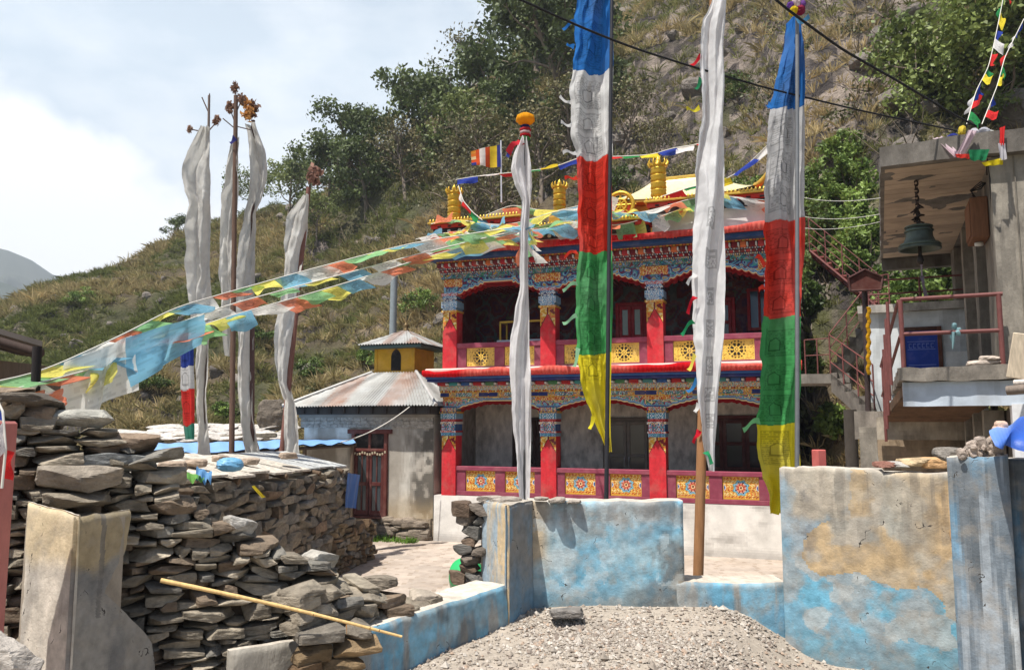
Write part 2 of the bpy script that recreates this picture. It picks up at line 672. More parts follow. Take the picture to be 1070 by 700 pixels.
# ---------------------------------------------------------------- grass on the hill
def blades(base, h, wid, nb, cols, lean=0.6, seed=1):
    """base (n,3), h (n,), nb blades each: triangles"""
    rs = np.random.RandomState(seed)
    n = len(base)
    B = np.repeat(base, nb, 0)
    H = np.repeat(h, nb) * rs.uniform(.55, 1.15, n * nb)
    a = rs.uniform(0, 2 * math.pi, n * nb)
    sp = np.repeat(h, nb) * 0.28 * np.sqrt(rs.uniform(0, 1, n * nb))
    B = B + np.stack([np.cos(a) * sp, np.sin(a) * sp, np.zeros_like(a) - 0.05], 1)
    l = rs.uniform(.1, lean, n * nb)
    a2 = a + rs.normal(0, .5, n * nb)
    tip = B + np.stack([np.cos(a2) * l * H, np.sin(a2) * l * H, H * (1 - 0.55 * l)], 1)
    w = np.repeat(wid, nb)
    b2 = rs.uniform(0, math.pi, n * nb)
    d = np.stack([np.cos(b2) * w, np.sin(b2) * w, 0 * b2], 1)
    mid = (B * 0.5 + tip * 0.5) + np.array([0, 0, 1.0]) * (0.16 * H)[:, None]
    V = np.stack([B - d, B + d, mid + d * .7, tip, mid - d * .7], 1).reshape(-1, 3)
    k = np.arange(n * nb)[:, None] * 5
    f = k + np.array([[0, 1, 2, 3, 4]])
    c = np.repeat(cols, nb, 0) * rs.uniform(.75, 1.25, (n * nb, 1))
    return V, f, c


rs = np.random.RandomState(3)
n = 30000
px = rs.uniform(-60, 1130, n)
t = rs.uniform(0, 1.03, n)
az = _az(px)
Rf = np.interp(az, _az(_fp), _fr)
Rr = np.interp(az, _az(_rp), _rr)
R = Rf + t * (Rr - Rf)
X, Y = R * np.sin(az), R * np.cos(az)
Z = hill_z(X, Y)
p3 = np.stack([X, Y, Z], 1)
nA2, nB2 = fbm(p3 / 6.0, 4, 31), fbm(p3 / 2.0, 4, 37)
rockm = (fbm(p3 / 5.0, 4, 77) > .53) & (px > 600)
keep = (rs.uniform(0, 1, n) < np.where(rockm, .5, sstep(.30, .48, nB2) * .9 + .1))
p3, nA2, nB2, px = p3[keep], nA2[keep], nB2[keep], px[keep]
R_keep = np.hypot(p3[:, 0], p3[:, 1])
gmix = np.clip(sstep(.40, .6, nA2) + rs.normal(0, .22, len(p3)) + np.where(px < 420, .3, -.1), 0, 1)
cs = mixc(lin(184, 166, 124), lin(122, 128, 74), gmix) * rs.uniform(.75, 1.2, (len(p3), 1))
hgt = rs.uniform(.35, 1.15, len(p3)) * (0.7 + 0.6 * nB2)
hgt = hgt * np.clip(R_keep / 48, .45, 1.1) * (1 - .4 * gmix)
V, f, c = blades(p3, hgt, hgt * 0.022 + 0.010, 24, cs, 1.35, 4)
mb = MB()
mb.add(V, f, 0, c)
tag(mb.build('hill_grass', M_GRASS, origin=(0, 40, 0)), kind='stuff')


# ---------------------------------------------------------------- leaves
def leaf_quads(cen, rad, cnt, size, cols, seed=0, shell=0.5, droop=0.3):
    """cen (n,3) clump centres, rad (n,3); cnt leaves per clump -> V, f, c"""
    rs = np.random.RandomState(seed)
    n = len(cen)
    N = n * cnt
    d = rs.normal(size=(N, 3))
    d /= np.linalg.norm(d, axis=1, keepdims=True)
    r = rs.uniform(0, 1, N) ** shell
    C = np.repeat(cen, cnt, 0) + d * r[:, None] * np.repeat(rad, cnt, 0)
    a = rs.normal(size=(N, 3))
    a[:, 2] -= droop
    a /= np.linalg.norm(a, axis=1, keepdims=True)
    b = np.cross(a, rs.normal(size=(N, 3)))
    b /= np.linalg.norm(b, axis=1, keepdims=True)
    s = size * rs.uniform(.6, 1.3, N)[:, None]
    V = np.stack([C - a * s * .6, C + b * s * .32 - a * s * .05, C + a * s * .6, C - b * s * .32 - a * s * .05], 1).reshape(-1, 3)
    f = np.arange(N)[:, None] * 4 + np.array([[0, 1, 2, 3]])
    c = np.repeat(cols, cnt, 0) * rs.uniform(.65, 1.35, (N, 1))
    return V, f, c


def limb(p0, d, L, r0, rs, bend=0.25, n=6, r1=0.4):
    pts = [np.asarray(p0, float)]
    d = norm(d)
    for i in range(n):
        d = norm(d + rs.normal(0, bend, 3) * np.array([1, 1, .7]))
        pts.append(pts[-1] + d * L / n)
    rr = np.linspace(r0, r0 * r1, n + 1)
    return np.array(pts), rr


def tree_mesh(H, W, seed, g0, g1, leaf=0.2, per=60, tr=0.14, twig=True, limbs=9, base_frac=.3, ncl=5, clr=0.16):
    rs = np.random.RandomState(seed)
    tk, cr = MB(), MB()
    pts, rr = limb((0, 0, -0.4), (rs.normal(0, .12), rs.normal(0, .12), 1), H * .8, tr, rs, .12, 8, .3)
    grey = lin(124, 112, 100)
    tk.tube(pts, rr, 7, 0, grey)
    cen = []
    for k in range(limbs):
        fr = base_frac + (0.97 - base_frac) * (k + rs.uniform(0, .8)) / limbs
        i = fr * (len(pts) - 1)
        p0 = pts[int(i)] * (1 - i % 1) + pts[min(int(i) + 1, len(pts) - 1)] * (i % 1)
        a = k * 2.4 + rs.uniform(-.5, .5)
        up = rs.uniform(.25, .8) + fr * .5
        L = W * .5 * rs.uniform(.6, 1.1) * (1.15 - .55 * max(fr - .45, 0) / .55)
        lp, lr = limb(p0, (math.cos(a), math.sin(a), up), L, tr * (.55 - .3 * fr), rs, .25, 6, .3)
        tk.tube(lp, lr, 5, 0, grey, cap=False)
        for j in range(3):
            q = lp[rs.randint(2, 6)]
            sp, sr = limb(q, rs.normal(0, 1, 3) + np.array([math.cos(a), math.sin(a), .5]), L * rs.uniform(.3, .6), tr * .16, rs, .35, 4, .3)
            tk.tube(sp, sr, 4, 0, grey * 1.1, cap=False)
            cen.append(sp[-1])
        cen.append(lp[-1])
        for j in range(ncl - 4 if ncl > 4 else 0):
            cen.append(lp[rs.randint(3, 7)] + rs.normal(0, W * .06, 3))
    cen.append(pts[-1])
    cen = np.array(cen)
    rad = (W * clr * rs.uniform(.6, 1.25, (len(cen), 1))) * np.array([1, 1, .75])
    col = mixc(g0, g1, rs.uniform(0, 1, len(cen)))
    V, f, c = leaf_quads(cen, rad, per, leaf, col, seed + 1, .55)
    cr.add(V, f, 0, c)
    return tk, cr


def place_tree(tk, cr, base, label, catg, rz, sc=1.0, group=None, name='broadleaf_tree'):
    o = thing(name, label, catg, base, rz, group)
    a = tk.build('trunk', M_BARK, o, world=False)
    b = cr.build('crown', M_LEAF, o, world=False)
    o.scale = (sc, sc, sc)
    return o


def copy_thing(o, loc, rz, sc=None, label=None):
    r = o.copy()
    COL.objects.link(r)
    r.location = [float(x) for x in loc]
    r.rotation_euler = (0, 0, rz)
    if sc is not None:
        r.scale = (sc,) * 3 if np.isscalar(sc) else sc
    if label:
        r['label'] = label
    for ch in o.children:
        c = ch.copy()
        COL.objects.link(c)
        c.parent = r
        for g in ch.children:
            d = g.copy()
            COL.objects.link(d)
            d.parent = c
    return r


DG0, DG1 = lin(70, 82, 46), lin(112, 126, 72)
MG0, MG1 = lin(92, 104, 56), lin(136, 146, 86)
protos = [
    tree_mesh(7.0, 6.0, 101, DG0, DG1, .26, 62, .19, ncl=6, clr=.15),
    tree_mesh(7.0, 4.8, 102, DG0 * .9, DG1 * .9, .24, 58, .17, limbs=10, ncl=6, clr=.15),
    tree_mesh(7.0, 5.5, 103, MG0, MG1, .22, 60, .13, limbs=9, clr=.15),
    tree_mesh(7.0, 5.5, 104, lin(92, 92, 62), lin(128, 120, 80), .2, 16, .15, limbs=16, clr=.16),
]
TREES = [  # px, py base, height px, proto, label
    (178, 252, 34, 1, 'small lone dark tree on the bare ridge left of the white flags'),
    (262, 232, 62, 2, 'pale green loose tree behind the pair of tall white flags'),
    (300, 236, 78, 2, 'thin leaved tree at the left end of the tree line'),
    (340, 222, 78, 1, 'dark round tree above the single leaning white flag'),
    (372, 205, 92, 0, 'broad dark tree on the ridge, third from the left of the tree line'),
    (408, 188, 86, 1, 'dark tree where the ridge line starts to climb'),
    (446, 162, 88, 2, 'airy olive tree on the skyline left of the tallest tree'),
    (470, 172, 130, 1, 'tall dark tree on the skyline whose crown stands out on the sky'),
    (496, 130, 100, 3, 'half bare tree with thin twigs against the sky'),
    (520, 158, 130, 0, 'large dark tree at the top of the visible ridge'),
    (552, 110, 150, 0, 'massive dark tree reaching out of the top of the picture'),
    (590, 130, 160, 1, 'tall dark tree directly left of the blue end of the long flag'),
    (470, 232, 96, 3, 'brown half bare tree above the striped flag'),
    (520, 225, 120, 3, 'leafless twiggy tree behind the orange topped pole'),
    (566, 215, 120, 3, 'gnarled grey tree with bare limbs behind the temple roof'),
    (600, 180, 100, 3, 'bare branched tree behind the white band of the long flag'),
    (330, 262, 60, 2, 'light green scrub tree at the foot of the tree line'),
    (545, 165, 90, 0, 'dark bushy tree in the middle of the wooded slope'),
    (650, 165, 90, 3, 'sparse tree on the rocky slope right of the long flag'),
    (676, 190, 74, 3, 'small sparse tree behind the gilded roof banner'),
    (724, 200, 60, 3, 'spindly tree on the slope behind the plain white flag'),
    (716, 235, 60, 3, 'dry shrubby tree just above the gilded roof'),
    (384, 228, 90, 0, 'dense dark tree in the second row above the lantern turret'),
    (462, 200, 100, 1, 'dark tree above the left gilded banner'),
    (494, 196, 110, 2, 'broad light green tree straight above the striped flag'),
    (534, 268, 110, 3, 'tangle of bare branches directly behind the orange cloth ball'),
    (582, 178, 130, 1, 'dark tree whose trunk stands behind the red band of the long flag'),
    (505, 262, 110, 3, 'bare scrub tree behind the left part of the temple roof'),
    (424, 210, 100, 3, 'thin bare tree between the dark crowns left of the temple'),
    (616, 90, 120, 0, 'dark tree at the top edge behind the blue end of the long flag'),
    (318, 215, 60, 0, 'round dark tree on the ridge just right of the brown plume'),
]
made = {}
rs = np.random.RandomState(5)
for px_, py_, hp, k, lab in TREES:
    q = hill_hit(px_, py_)
    if q is None:
        q = hill_hit(px_, py_ + 25)
    if q is None:
        continue
    Hm = hp / F * q[1] * 1.14
    sc = Hm / 7.0
    rz = rs.uniform(0, 6.28)
    if k not in made:
        made[k] = place_tree(*protos[k], q, lab, 'tree', rz, sc, 'trees on the hillside')
    else:
        copy_thing(made[k], q, rz, sc, lab)

# trees leaning over the concrete house on the right
tk, cr = tree_mesh(6.5, 7.5, 131, lin(84, 98, 48), lin(132, 146, 80), .2, 150, .13, limbs=11, ncl=6, clr=.13, base_frac=.25)
place_tree(tk, cr, hill_hit(1010, 150), 'bright leafy tree over the flat concrete roof, nearest the picture edge', 'tree', .4, 0.95, 'trees on the hillside')
tk, cr = tree_mesh(6.5, 7.0, 137, lin(84, 98, 48), lin(128, 142, 76), .2, 140, .12, limbs=11, ncl=6, clr=.13, base_frac=.25)
place_tree(tk, cr, hill_hit(1080, 140), 'leafy tree cut by the right edge above the flat concrete roof', 'tree', 2.4, 0.95, 'trees on the hillside')


# ---------------------------------------------------------------- shrubs
def shrub(px_, py_, wpx, hpx, lab, g0, g1, seed, per=55, leaf=.13, name='shrub', q=None):
    q = hill_hit(px_, py_) if q is None else q
    if q is None:
        return
    k = q[1] / F
    W, Hh = wpx * k, hpx * k
    rs = np.random.RandomState(seed)
    o = thing(name, lab, 'shrub', q, 0, 'shrubs on the hillside')
    st = MB()
    ncl = 30
    cen = []
    for i in range(ncl):
        a, r = rs.uniform(0, 6.28), math.sqrt(rs.uniform(0, 1))
        c_ = np.array([math.cos(a) * r * W * .46, math.sin(a) * r * W * .35, Hh * rs.uniform(.15, .95) * (1 - .55 * r * r)])
        cen.append(c_)
        if i < 9:
            lp, lr = limb((rs.normal(0, .08), rs.normal(0, .08), -.2), c_ + np.array([0, 0, .3]), np.linalg.norm(c_) + .2, .03, rs, .12, 4)
            st.tube(lp, lr, 4, 0, lin(90, 80, 66), cap=False)
    cen = np.array(cen)
    rad = np.ones((ncl, 1)) * np.array([W * .17, W * .15, Hh * .17]) * rs.uniform(.6, 1.2, (ncl, 1))
    V, f, c = leaf_quads(cen, rad, per, leaf, mixc(g0, g1, rs.uniform(0, 1, ncl)), seed + 3, .6)
    cr = MB()
    cr.add(V, f, 0, c)
    st.build('stem', M_BARK, o, world=False)
    cr.build('foliage', M_LEAF, o, world=False)
    return o


BG0, BG1 = lin(82, 104, 44), lin(134, 156, 76)
DB0, DB1 = lin(60, 78, 36), lin(102, 122, 58)
SHR = [
    (850, 235, 70, 60, 'dense green bush just above the right end of the temple roof', DB0, BG1, 110),
    (892, 215, 60, 60, 'bright green bush under the corner of the concrete roof', BG0, BG1, 110),
    (862, 300, 60, 80, 'dark green bush behind the red stair rail', DB0, DB1, 130),
    (900, 290, 60, 70, 'green bush behind the brown signboard', BG0, BG1, 110),
    (845, 345, 40, 60, 'shaded bush under the upper flight of stairs', DB0, DB1, 80),
    (960, 335, 90, 60, 'green bush seen under the hanging bell', DB0, BG1, 150),
    (905, 260, 50, 50, 'green bush left of the hanging bell', BG0, BG1, 90),
    (790, 215, 70, 40, 'low green bush behind the right part of the temple roof', DB0, BG1, 80),
    (880, 170, 60, 34, 'low pale green bush high above the stairs', BG0, BG1, 70),
    (232, 438, 26, 18, 'tiny green shrub between the tall white flags', BG0, BG1, 40),
    (388, 383, 34, 26, 'bright green shrub left of the yellow lantern', BG0, BG1, 60),
    (250, 315, 34, 16, 'bright green shrub on the left slope', BG0, BG1, 50),
    (86, 318, 40, 18, 'bright green shrub low on the far left slope', BG0, BG1, 50),
    (520, 350, 40, 30, 'green shrub behind the left end of the temple', DB0, BG1, 60),
    (300, 330, 26, 26, 'green shrub beside the leaning white flag', DB0, BG1, 60),
    (645, 215, 60, 50, 'dark shrub on the slope over the gilded roof', DB0, DB1, 60),
    (770, 110, 50, 40, 'grey green shrub between the two right hand flags', DB0, DB1, 50),
    (985, 100, 60, 50, 'dark shrub on the slope over the concrete roof', DB0, BG1, 70),
    (846, 420, 44, 60, 'dark shrub added to fill the shade under the concrete landing', DB0, DB1, 90),  # this shrub and the next are added to darken the bank below the stairs
    (872, 470, 40, 40, 'small green shrub added to fill the dark beneath the lower flight of stairs', DB0, BG1, 70),
    (888, 255, 60, 60, 'bright leafy bush left of the concrete roof corner', BG0, BG1, 110),
    (846, 285, 44, 60, 'dark leafy bush against the right end of the temple', DB0, DB1, 110),
    (930, 330, 70, 60, 'leafy green bush behind the outbuilding roof', BG0, BG1, 110),
    (986, 322, 60, 50, 'leafy green bush right of the hanging bell cord', DB0, BG1, 90),
    (440, 330, 50, 30, 'grassy green shrub between lantern turret and temple', DB0, BG1, 60),
    (330, 395, 40, 26, 'dull green shrub left of the shrine roof', DB0, DB1, 60),
    (150, 410, 50, 24, 'dull green shrub low on the slope behind the blue gauzy flag', DB0, DB1, 60),
    (270, 360, 40, 20, 'dull green shrub on the slope between the old white flags', DB0, DB1, 60),
]
for i, (a, b, w, h, lab, g0, g1, per) in enumerate(SHR):
    q = None
    if lab.startswith('shaded bush') or lab.startswith('dark green bush behind'):
        q = None
    shrub(a, b, w, h, lab, g0, g1, 300 + i, per, .13)

# undergrowth and loose stones on the hill
rs = np.random.RandomState(12)
n = 900
px = rs.uniform(-40, 1120, n)
t = rs.uniform(0, 1.0, n)
az = _az(px)
Rf, Rr = np.interp(az, _az(_fp), _fr), np.interp(az, _az(_rp), _rr)
R = Rf + t * (Rr - Rf)
c3 = np.stack([R * np.sin(az), R * np.cos(az)], 1)
c3 = np.column_stack([c3, hill_z(c3[:, 0], c3[:, 1]) + .1])
wooded = ((px > 320) & (px < 640) & (t > .35)) | ((px > 800) & (t < .5))
keep = wooded | (rs.uniform(0, 1, n) < .14)
c3, wooded = c3[keep], wooded[keep]
sz = rs.uniform(.35, .9, len(c3)) * np.where(wooded, 1.3, .8)
rad = sz[:, None] * np.array([1.1, 1.1, .7])
gc = mixc(lin(66, 72, 42), lin(108, 110, 66), rs.uniform(0, 1, len(c3)))
gc[wooded] *= .95
V, f, c = leaf_quads(c3, rad, 110, .15, gc, 5, .6)
mb = MB()
mb.add(V, f, 0, c)
# dry twigs
for i in np.where(wooded)[0][::2]:
    for k in range(5):
        lp, lr = limb(c3[i], rs.normal(0, 1, 3) * np.array([1, 1, .3]) + np.array([0, 0, 1.2]), rs.uniform(1.2, 3), .03, rs, .3, 5, .3)
        mb.tube(lp, lr, 3, 1, lin(120, 108, 92), cap=False)
tag(mb.build('undergrowth', [M_LEAF, M_BARK], origin=(0, 40, 0)), kind='stuff')

mb = MB()
for i in range(230):
    a = rs.uniform(-40, 1120)
    t = rs.uniform(0, 1)
    az = float(_az(a))
    Rf, Rr = np.interp(az, _az(_fp), _fr), np.interp(az, _az(_rp), _rr)
    R = Rf + t * (Rr - Rf)
    x, y = R * math.sin(az), R * math.cos(az)
    big = rs.uniform(.25, .8) * (1.9 if a > 600 and rs.rand() < .5 else 1)
    g = rs.uniform(.8, 1.15)
    mb.rock((x, y, float(hill_z(x, y)) + big * .1), (big * 1.5, big * 1.2, big), roteul(rs.uniform(-.5, .5), rs.uniform(-.5, .5), rs.uniform(0, 6)), i, lin(128, 120, 112) * g, 4, 4, .09, 5)
tag(mb.build('hill_stones', M_ROCK, origin=(0, 40, 0)), kind='stuff')

# ---------------------------------------------------------------- courtyard
mb = MB()
xs = np.arange(-14, 9.01, .09)
ys = np.arange(6.9, 31, .09)
gx, gy = np.meshgrid(xs, ys, indexing='ij')
p = np.stack([gx, gy, 0 * gx], -1)
gz = -1.5 + .03 * (fbm(p / 1.5, 3, 2) - .5) + .008 * (fbm(p / .25, 2, 3) - .5)
G = np.stack([gx, gy, gz], -1)
fc = (G[1:, 1:] + G[:-1, :-1]) / 2
th = math.radians(-20)
u = fc[..., 0] * math.cos(th) + fc[..., 1] * math.sin(th)
w = -fc[..., 0] * math.sin(th) + fc[..., 1] * math.cos(th)
u = u + .12 * (fbm(fc / .9, 2, 8) - .5)
w = w + .12 * (fbm(fc / .9, 2, 9) - .5)
row = np.floor(w / .55)
ub = u / .8 + _hash(row.astype(np.int64), 0 * row.astype(np.int64), 0 * row.astype(np.int64), 4) * .7
cell = _hash(np.floor(ub).astype(np.int64), row.astype(np.int64), 0 * row.astype(np.int64), 6)
joint = np.maximum(np.abs(((w / .55) % 1) - .5), np.abs((ub % 1) - .5))
base = mixc(lin(186, 172, 158), lin(166, 154, 142), cell)
base = mixc(base, np.broadcast_to(lin(150, 134, 118), base.shape), sstep(.45, .6, fbm(fc / 1.2, 4, 12)) * .7) if False else base
k = sstep(.45, .5, joint) * .55 + sstep(.5, .62, fbm(fc / 1.2, 4, 12)) * .3
base = base * (1 - k)[..., None] + lin(138, 122, 104) * k[..., None]
mb.grid(G, base, 0, True, flip=True)
tag(mb.build('courtyard_paving', M_YARD, origin=(0, 15, -1.5)), kind='structure')

# ---------------------------------------------------------------- gravel
def gravel_z(x, y):
    p = np.stack([x, y, 0 * x], -1)
    z = 0.03 + .09 * (fbm(p / .7, 3, 44) - .5)
    z = z - .40 * sstep(1.6, 2.6, x + .55 * (6.6 - y)) * sstep(2, 6, y)
    z = z - .12 * sstep(-.3, -1.2, x) + .05 * sstep(6.0, 6.7, y)
    return z


mb = MB()
xs = np.arange(-4.5, 4.6, .05)
ys = np.arange(-4, 6.95, .05)
gx, gy = np.meshgrid(xs, ys, indexing='ij')
gz = gravel_z(gx, gy)
mb.grid(np.stack([gx, gy, gz], -1), mixc(lin(172, 161, 147), lin(150, 140, 127), fbm(np.stack([gx, gy, gz], -1)[:-1, :-1] / .12, 3, 3)), 0, True, flip=True)
tag(mb.build('gravel_ground', M_GRAV, origin=(0, 3, 0)), kind='structure')
rs = np.random.RandomState(77)
n = 40000
x = rs.uniform(-1.6, 3.2, n)
y = rs.uniform(4.6, 6.72, n)
dust = fbm(np.stack([x, y, 0 * x], -1) / .45, 4, 71)
kp = rs.uniform(0, 1, n) < np.clip(.25 + 1.5 * sstep(.38, .6, dust), 0, 1)
x, y = x[kp], y[kp]
n = len(x)
z = gravel_z(x, y)
oct_v = np.array([(1, 0, 0), (-1, 0, 0), (0, 1, 0), (0, -1, 0), (0, 0, 1), (0, 0, -1)], float)
oct_f = np.array([(0, 2, 4), (2, 1, 4), (1, 3, 4), (3, 0, 4), (2, 0, 5), (1, 2, 5), (3, 1, 5), (0, 3, 5)])
sz = .006 + .016 * rs.uniform(0, 1, n) ** 3 + .03 * (rs.rand(n) < .008) * rs.rand(n)
vv = oct_v[None] * (sz[:, None, None] * rs.uniform(.55, 1.35, (n, 6, 1)))
a = rs.uniform(0, 6.28, n)
ca, sa = np.cos(a)[:, None], np.sin(a)[:, None]
tl = rs.normal(0, .5, (n, 1))
vx, vy, vz = vv[..., 0] * ca - vv[..., 1] * sa, vv[..., 0] * sa + vv[..., 1] * ca, vv[..., 2] * .8 + vv[..., 0] * tl * .5
V = np.stack([vx + x[:, None], vy + y[:, None], vz + (z + sz * .35)[:, None]], -1).reshape(-1, 3)
f = (np.arange(n)[:, None, None] * 6 + oct_f[None]).reshape(-1, 3)
tone = rs.uniform(0, 1, n)
c = mixc(lin(146, 136, 124), lin(190, 182, 171), tone ** 1.3)
c[rs.rand(n) < .12] = lin(130, 118, 108)
c[rs.rand(n) < .07] = lin(168, 148, 130)
mb = MB()
mb.add(V, f, 0, np.repeat(c, 8, 0))
tag(mb.build('gravel_stones', M_GRAV, origin=(0, 5.5, 0)), kind='stuff')

# weeds and litter in the gravel
q = []
rs = np.random.RandomState(31)
for px_, py_ in ((594, 653), (601, 651), (620, 656), (652, 661), (658, 660), (670, 668), (540, 646), (700, 668), (478, 690)):
    b = PZ(px_, py_, .03)
    for i in range(7):
        q.append([b[0] + rs.normal(0, .035), b[1] + rs.normal(0, .05), .02])
q = np.array(q)
q[:, 2] = gravel_z(q[:, 0], q[:, 1])
V, f, c = blades(q, rs.uniform(.03, .07, len(q)), np.full(len(q), .005), 9, np.tile(lin(136, 158, 84), (len(q), 1)), 1.0, 9)
mb = MB()
mb.add(V, f, 0, c)
tag(mb.build('gravel_weeds', M_GRASS), kind='stuff')
# ---------------------------------------------------------------- temple
C = {k: lin(*v) for k, v in dict(blue=(52, 92, 150), lblue=(128, 172, 196), teal=(66, 142, 140), green=(70, 128, 84), red=(176, 44, 48), pink=(206, 112, 104),
     gold=(204, 156, 56), cream=(224, 204, 150), white=(216, 214, 206), navy=(34, 46, 104), maroon=(134, 58, 76), dkred=(112, 26, 32), black=(26, 22, 24),
     orange=(206, 104, 50), pillar=(190, 42, 50), violet=(110, 80, 140)).items()}
TW = 8.55   # facade width
T = thing('temple', 'two storey painted temple with red pillars, carved friezes and yellow panelled balconies', 'temple', (-1.707, 21.2, YARD), math.radians(-20))


def tpart(mb, name, mats, parent=None, **k):
    return mb.build(name, mats, parent or T, world=False, **k)


def fpanel(mb, x0, x1, z0, z1, y, fn, res=.02, zb=None, mat=0):
    """front-facing raster of painted colour, fn(u, v) in metres from the lower left corner"""
    nx, nz = max(2, int((x1 - x0) / res)), max(2, int((z1 - z0) / res))
    xs = np.linspace(x0, x1, nx + 1)
    t = np.linspace(0, 1, nz + 1)
    b = np.full_like(xs, z0) if zb is None else zb(xs)
    X = np.repeat(xs[:, None], nz + 1, 1)
    Z = b[:, None] + (z1 - b[:, None]) * t
    G = np.stack([X, np.full_like(X, y), Z], -1)
    c = (G[1:, 1:] + G[:-1, :-1]) / 2
    mb.grid(G, fn(c[..., 0] - x0, c[..., 2] - z0), mat, False, flip=True)
    return G


def pick(idx, pal):
    return np.array([C[p] for p in pal])[np.asarray(idx).astype(int) % len(pal)]


def lotus(u, v, s, pal, sq=1.0, pet=6, off=0.0):
    iu = np.floor(u / s + off)
    cu = (u / s + off) - iu - .5
    cv = (v / (s * sq)) % 1 - .5
    r = np.hypot(cu, cv)
    a = np.arctan2(cv, cu)
    k = r * 2 * (1 + .22 * np.cos(a * pet + iu * 1.3))
    ring = np.floor(k * 4.2)
    return pick(ring + (iu % 2) * 2, pal)


def scroll(u, v, s, pal):
    p = np.stack([u / s, v / s, 0 * u], -1)
    w = fbm(p, 2, 5)
    w2 = fbm(p + 7, 2, 9)
    q = np.sin((u / s + 1.6 * w) * 5.0) + np.cos((v / s + 1.6 * w2) * 6.0)
    return pick(np.floor((q + 2) * 2.1), pal)


def dentil(u, v, s, pal, gap=.25, gapc='white', h=None):
    i = np.floor(u / s)
    c = pick(i, pal)
    fr = (u / s) % 1
    c = np.where((fr < gap)[..., None], C[gapc], c)
    return c


def red_field(u, v):
    n = fbm(np.stack([u * 3, v * 3, 0 * u], -1), 3, 4)
    return mixc(C['maroon'] * .9, C['maroon'] * 1.12, n)


PX = [0.04, 2.79, 5.53, 8.33]
PWD = .40


# --- plinth, floors, shell
mb = MB()
xs = np.linspace(-.35, 9.0, 150)
zs = np.linspace(-.15, 1.17, 24)
X, Z = np.meshgrid(xs, zs, indexing='ij')
Yp = -.05 + .02 * (fbm(np.stack([X, 0 * X, Z], -1) * 2.5, 3, 2) - .5) - .05 * np.clip(.4 - Z, 0, 1) ** 2
G = np.stack([X, Yp, Z], -1)
cx = (G[1:, 1:] + G[:-1, :-1]) / 2
st = fbm(np.stack([cx[..., 0] * 1.4, 0 * cx[..., 0], cx[..., 2] * 2.2], -1), 4, 6)
dirt = sstep(.55, .75, st) * .55 + sstep(.3, 0, cx[..., 2] + .25 * (st - .5)) * .5
mb.grid(G, mixc(lin(222, 218, 210), lin(128, 122, 116), np.clip(dirt, 0, 1)), 0, True, flip=True)
mb.box((-.35, -.03, -.1), (9.0, 6.2, 1.17), 0, lin(200, 196, 188))
tpart(mb, 'plinth', M_WALL)
mb = MB()
mb.box((-.1, .45, 1.172), (8.5, 1.9, 1.2), 0, lin(140, 130, 120))
tpart(mb, 'veranda_floor', M_CONC)
mb = MB()
mb.box((-.15, 1.9, 1.17), (8.55, 2.1, 4.12), 0, lin(206, 198, 186))
mb.box((-.15, .44, 1.17), (.02, 1.9, 3.98), 0, lin(150, 142, 132))
mb.box((8.36, .44, 1.17), (8.55, 6, 4.12), 0, lin(168, 160, 148))
mb.box((-.15, 2.1, 1.17), (.05, 6, 4.12), 0, lin(168, 160, 148))
mb.box((-.15, 5.8, 1.17), (8.55, 6, 7.42), 0, lin(168, 160, 148))
mb.box((-.1, .3, 3.99), (8.5, 1.898, 4.1), 0, lin(140, 130, 120))
tpart(mb, 'ground_floor_wall', M_CONC)
mb = MB()
mb.box((-.3, .05, 4.12), (8.75, 6.1, 4.43), 0, lin(150, 60, 56))
tpart(mb, 'upper_floor_slab', M_PAINT)


def door(x0, x1, z0, z1, y, frame, leaf, name, panes=2, rows=2, glass=lin(30, 30, 34), lab=None):
    o = MB()
    fw = .09
    o.bev((x0, y - .06, z0), (x0 + fw, y + .05, z1), .01, 0, frame)
    o.bev((x1 - fw, y - .06, z0), (x1, y + .05, z1), .01, 0, frame)
    o.bev((x0 + fw, y - .06, z1 - fw), (x1 - fw, y + .05, z1), .01, 0, frame)
    o.box((x0 + fw, y - .005, z0), (x1 - fw, y + .03, z1 - fw), 0, leaf)
    d = o.build(name, M_PAINT, T, world=False)
    if lab:
        d['label'] = lab
    n = panes
    w = (x1 - x0 - 2 * fw) / n
    for i in range(n):
        a = x0 + fw + i * w
        lf = MB()
        lf.bev((a + .01, y - .045, z0 + .02), (a + .09, y - .006, z1 - fw - .01), .008, 0, leaf)
        lf.bev((a + w - .09, y - .045, z0 + .02), (a + w - .01, y - .006, z1 - fw - .01), .008, 0, leaf)
        hh = (z1 - fw - z0) / rows
        for r in range(rows + 1):
            zc = z0 + .06 + r * (hh - .06 / rows * 1.0)
            zc = min(zc, z1 - fw - .07)
            lf.bev((a + .09, y - .043, zc - .04), (a + w - .09, y - .006, zc + .05), .008, 0, leaf)
        lf.build('door_leaf', M_PAINT, d, world=False)
        g = MB()
        g.box((a + .09, y - .02, z0 + .1), (a + w - .09, y - .007, z1 - fw - .08), 0, glass)
        g.build('pane', M_GLASS, d, world=False)
    return d


door(1.15, 2.55, 1.2, 3.2, 1.9, lin(52, 30, 26), lin(60, 38, 32), 'door', 2, 3)
door(3.75, 5.05, 1.2, 3.2, 1.9, lin(104, 96, 88), lin(120, 112, 102), 'door', 2, 2, lin(98, 92, 84), 'plain grey double door')
door(6.25, 8.1, 1.2, 3.25, 1.9, lin(86, 34, 30), lin(78, 34, 30), 'door', 3, 3, lin(40, 38, 40), 'dark red glazed double door')
mb = MB()
for x in (4.34, 4.46):
    mb.tube([(x, 1.83, 1.9), (x, 1.79, 1.93), (x, 1.79, 2.13), (x, 1.83, 2.16)], .014, 6, 0, lin(190, 190, 190))
tpart(mb, 'door_handle', M_METAL)


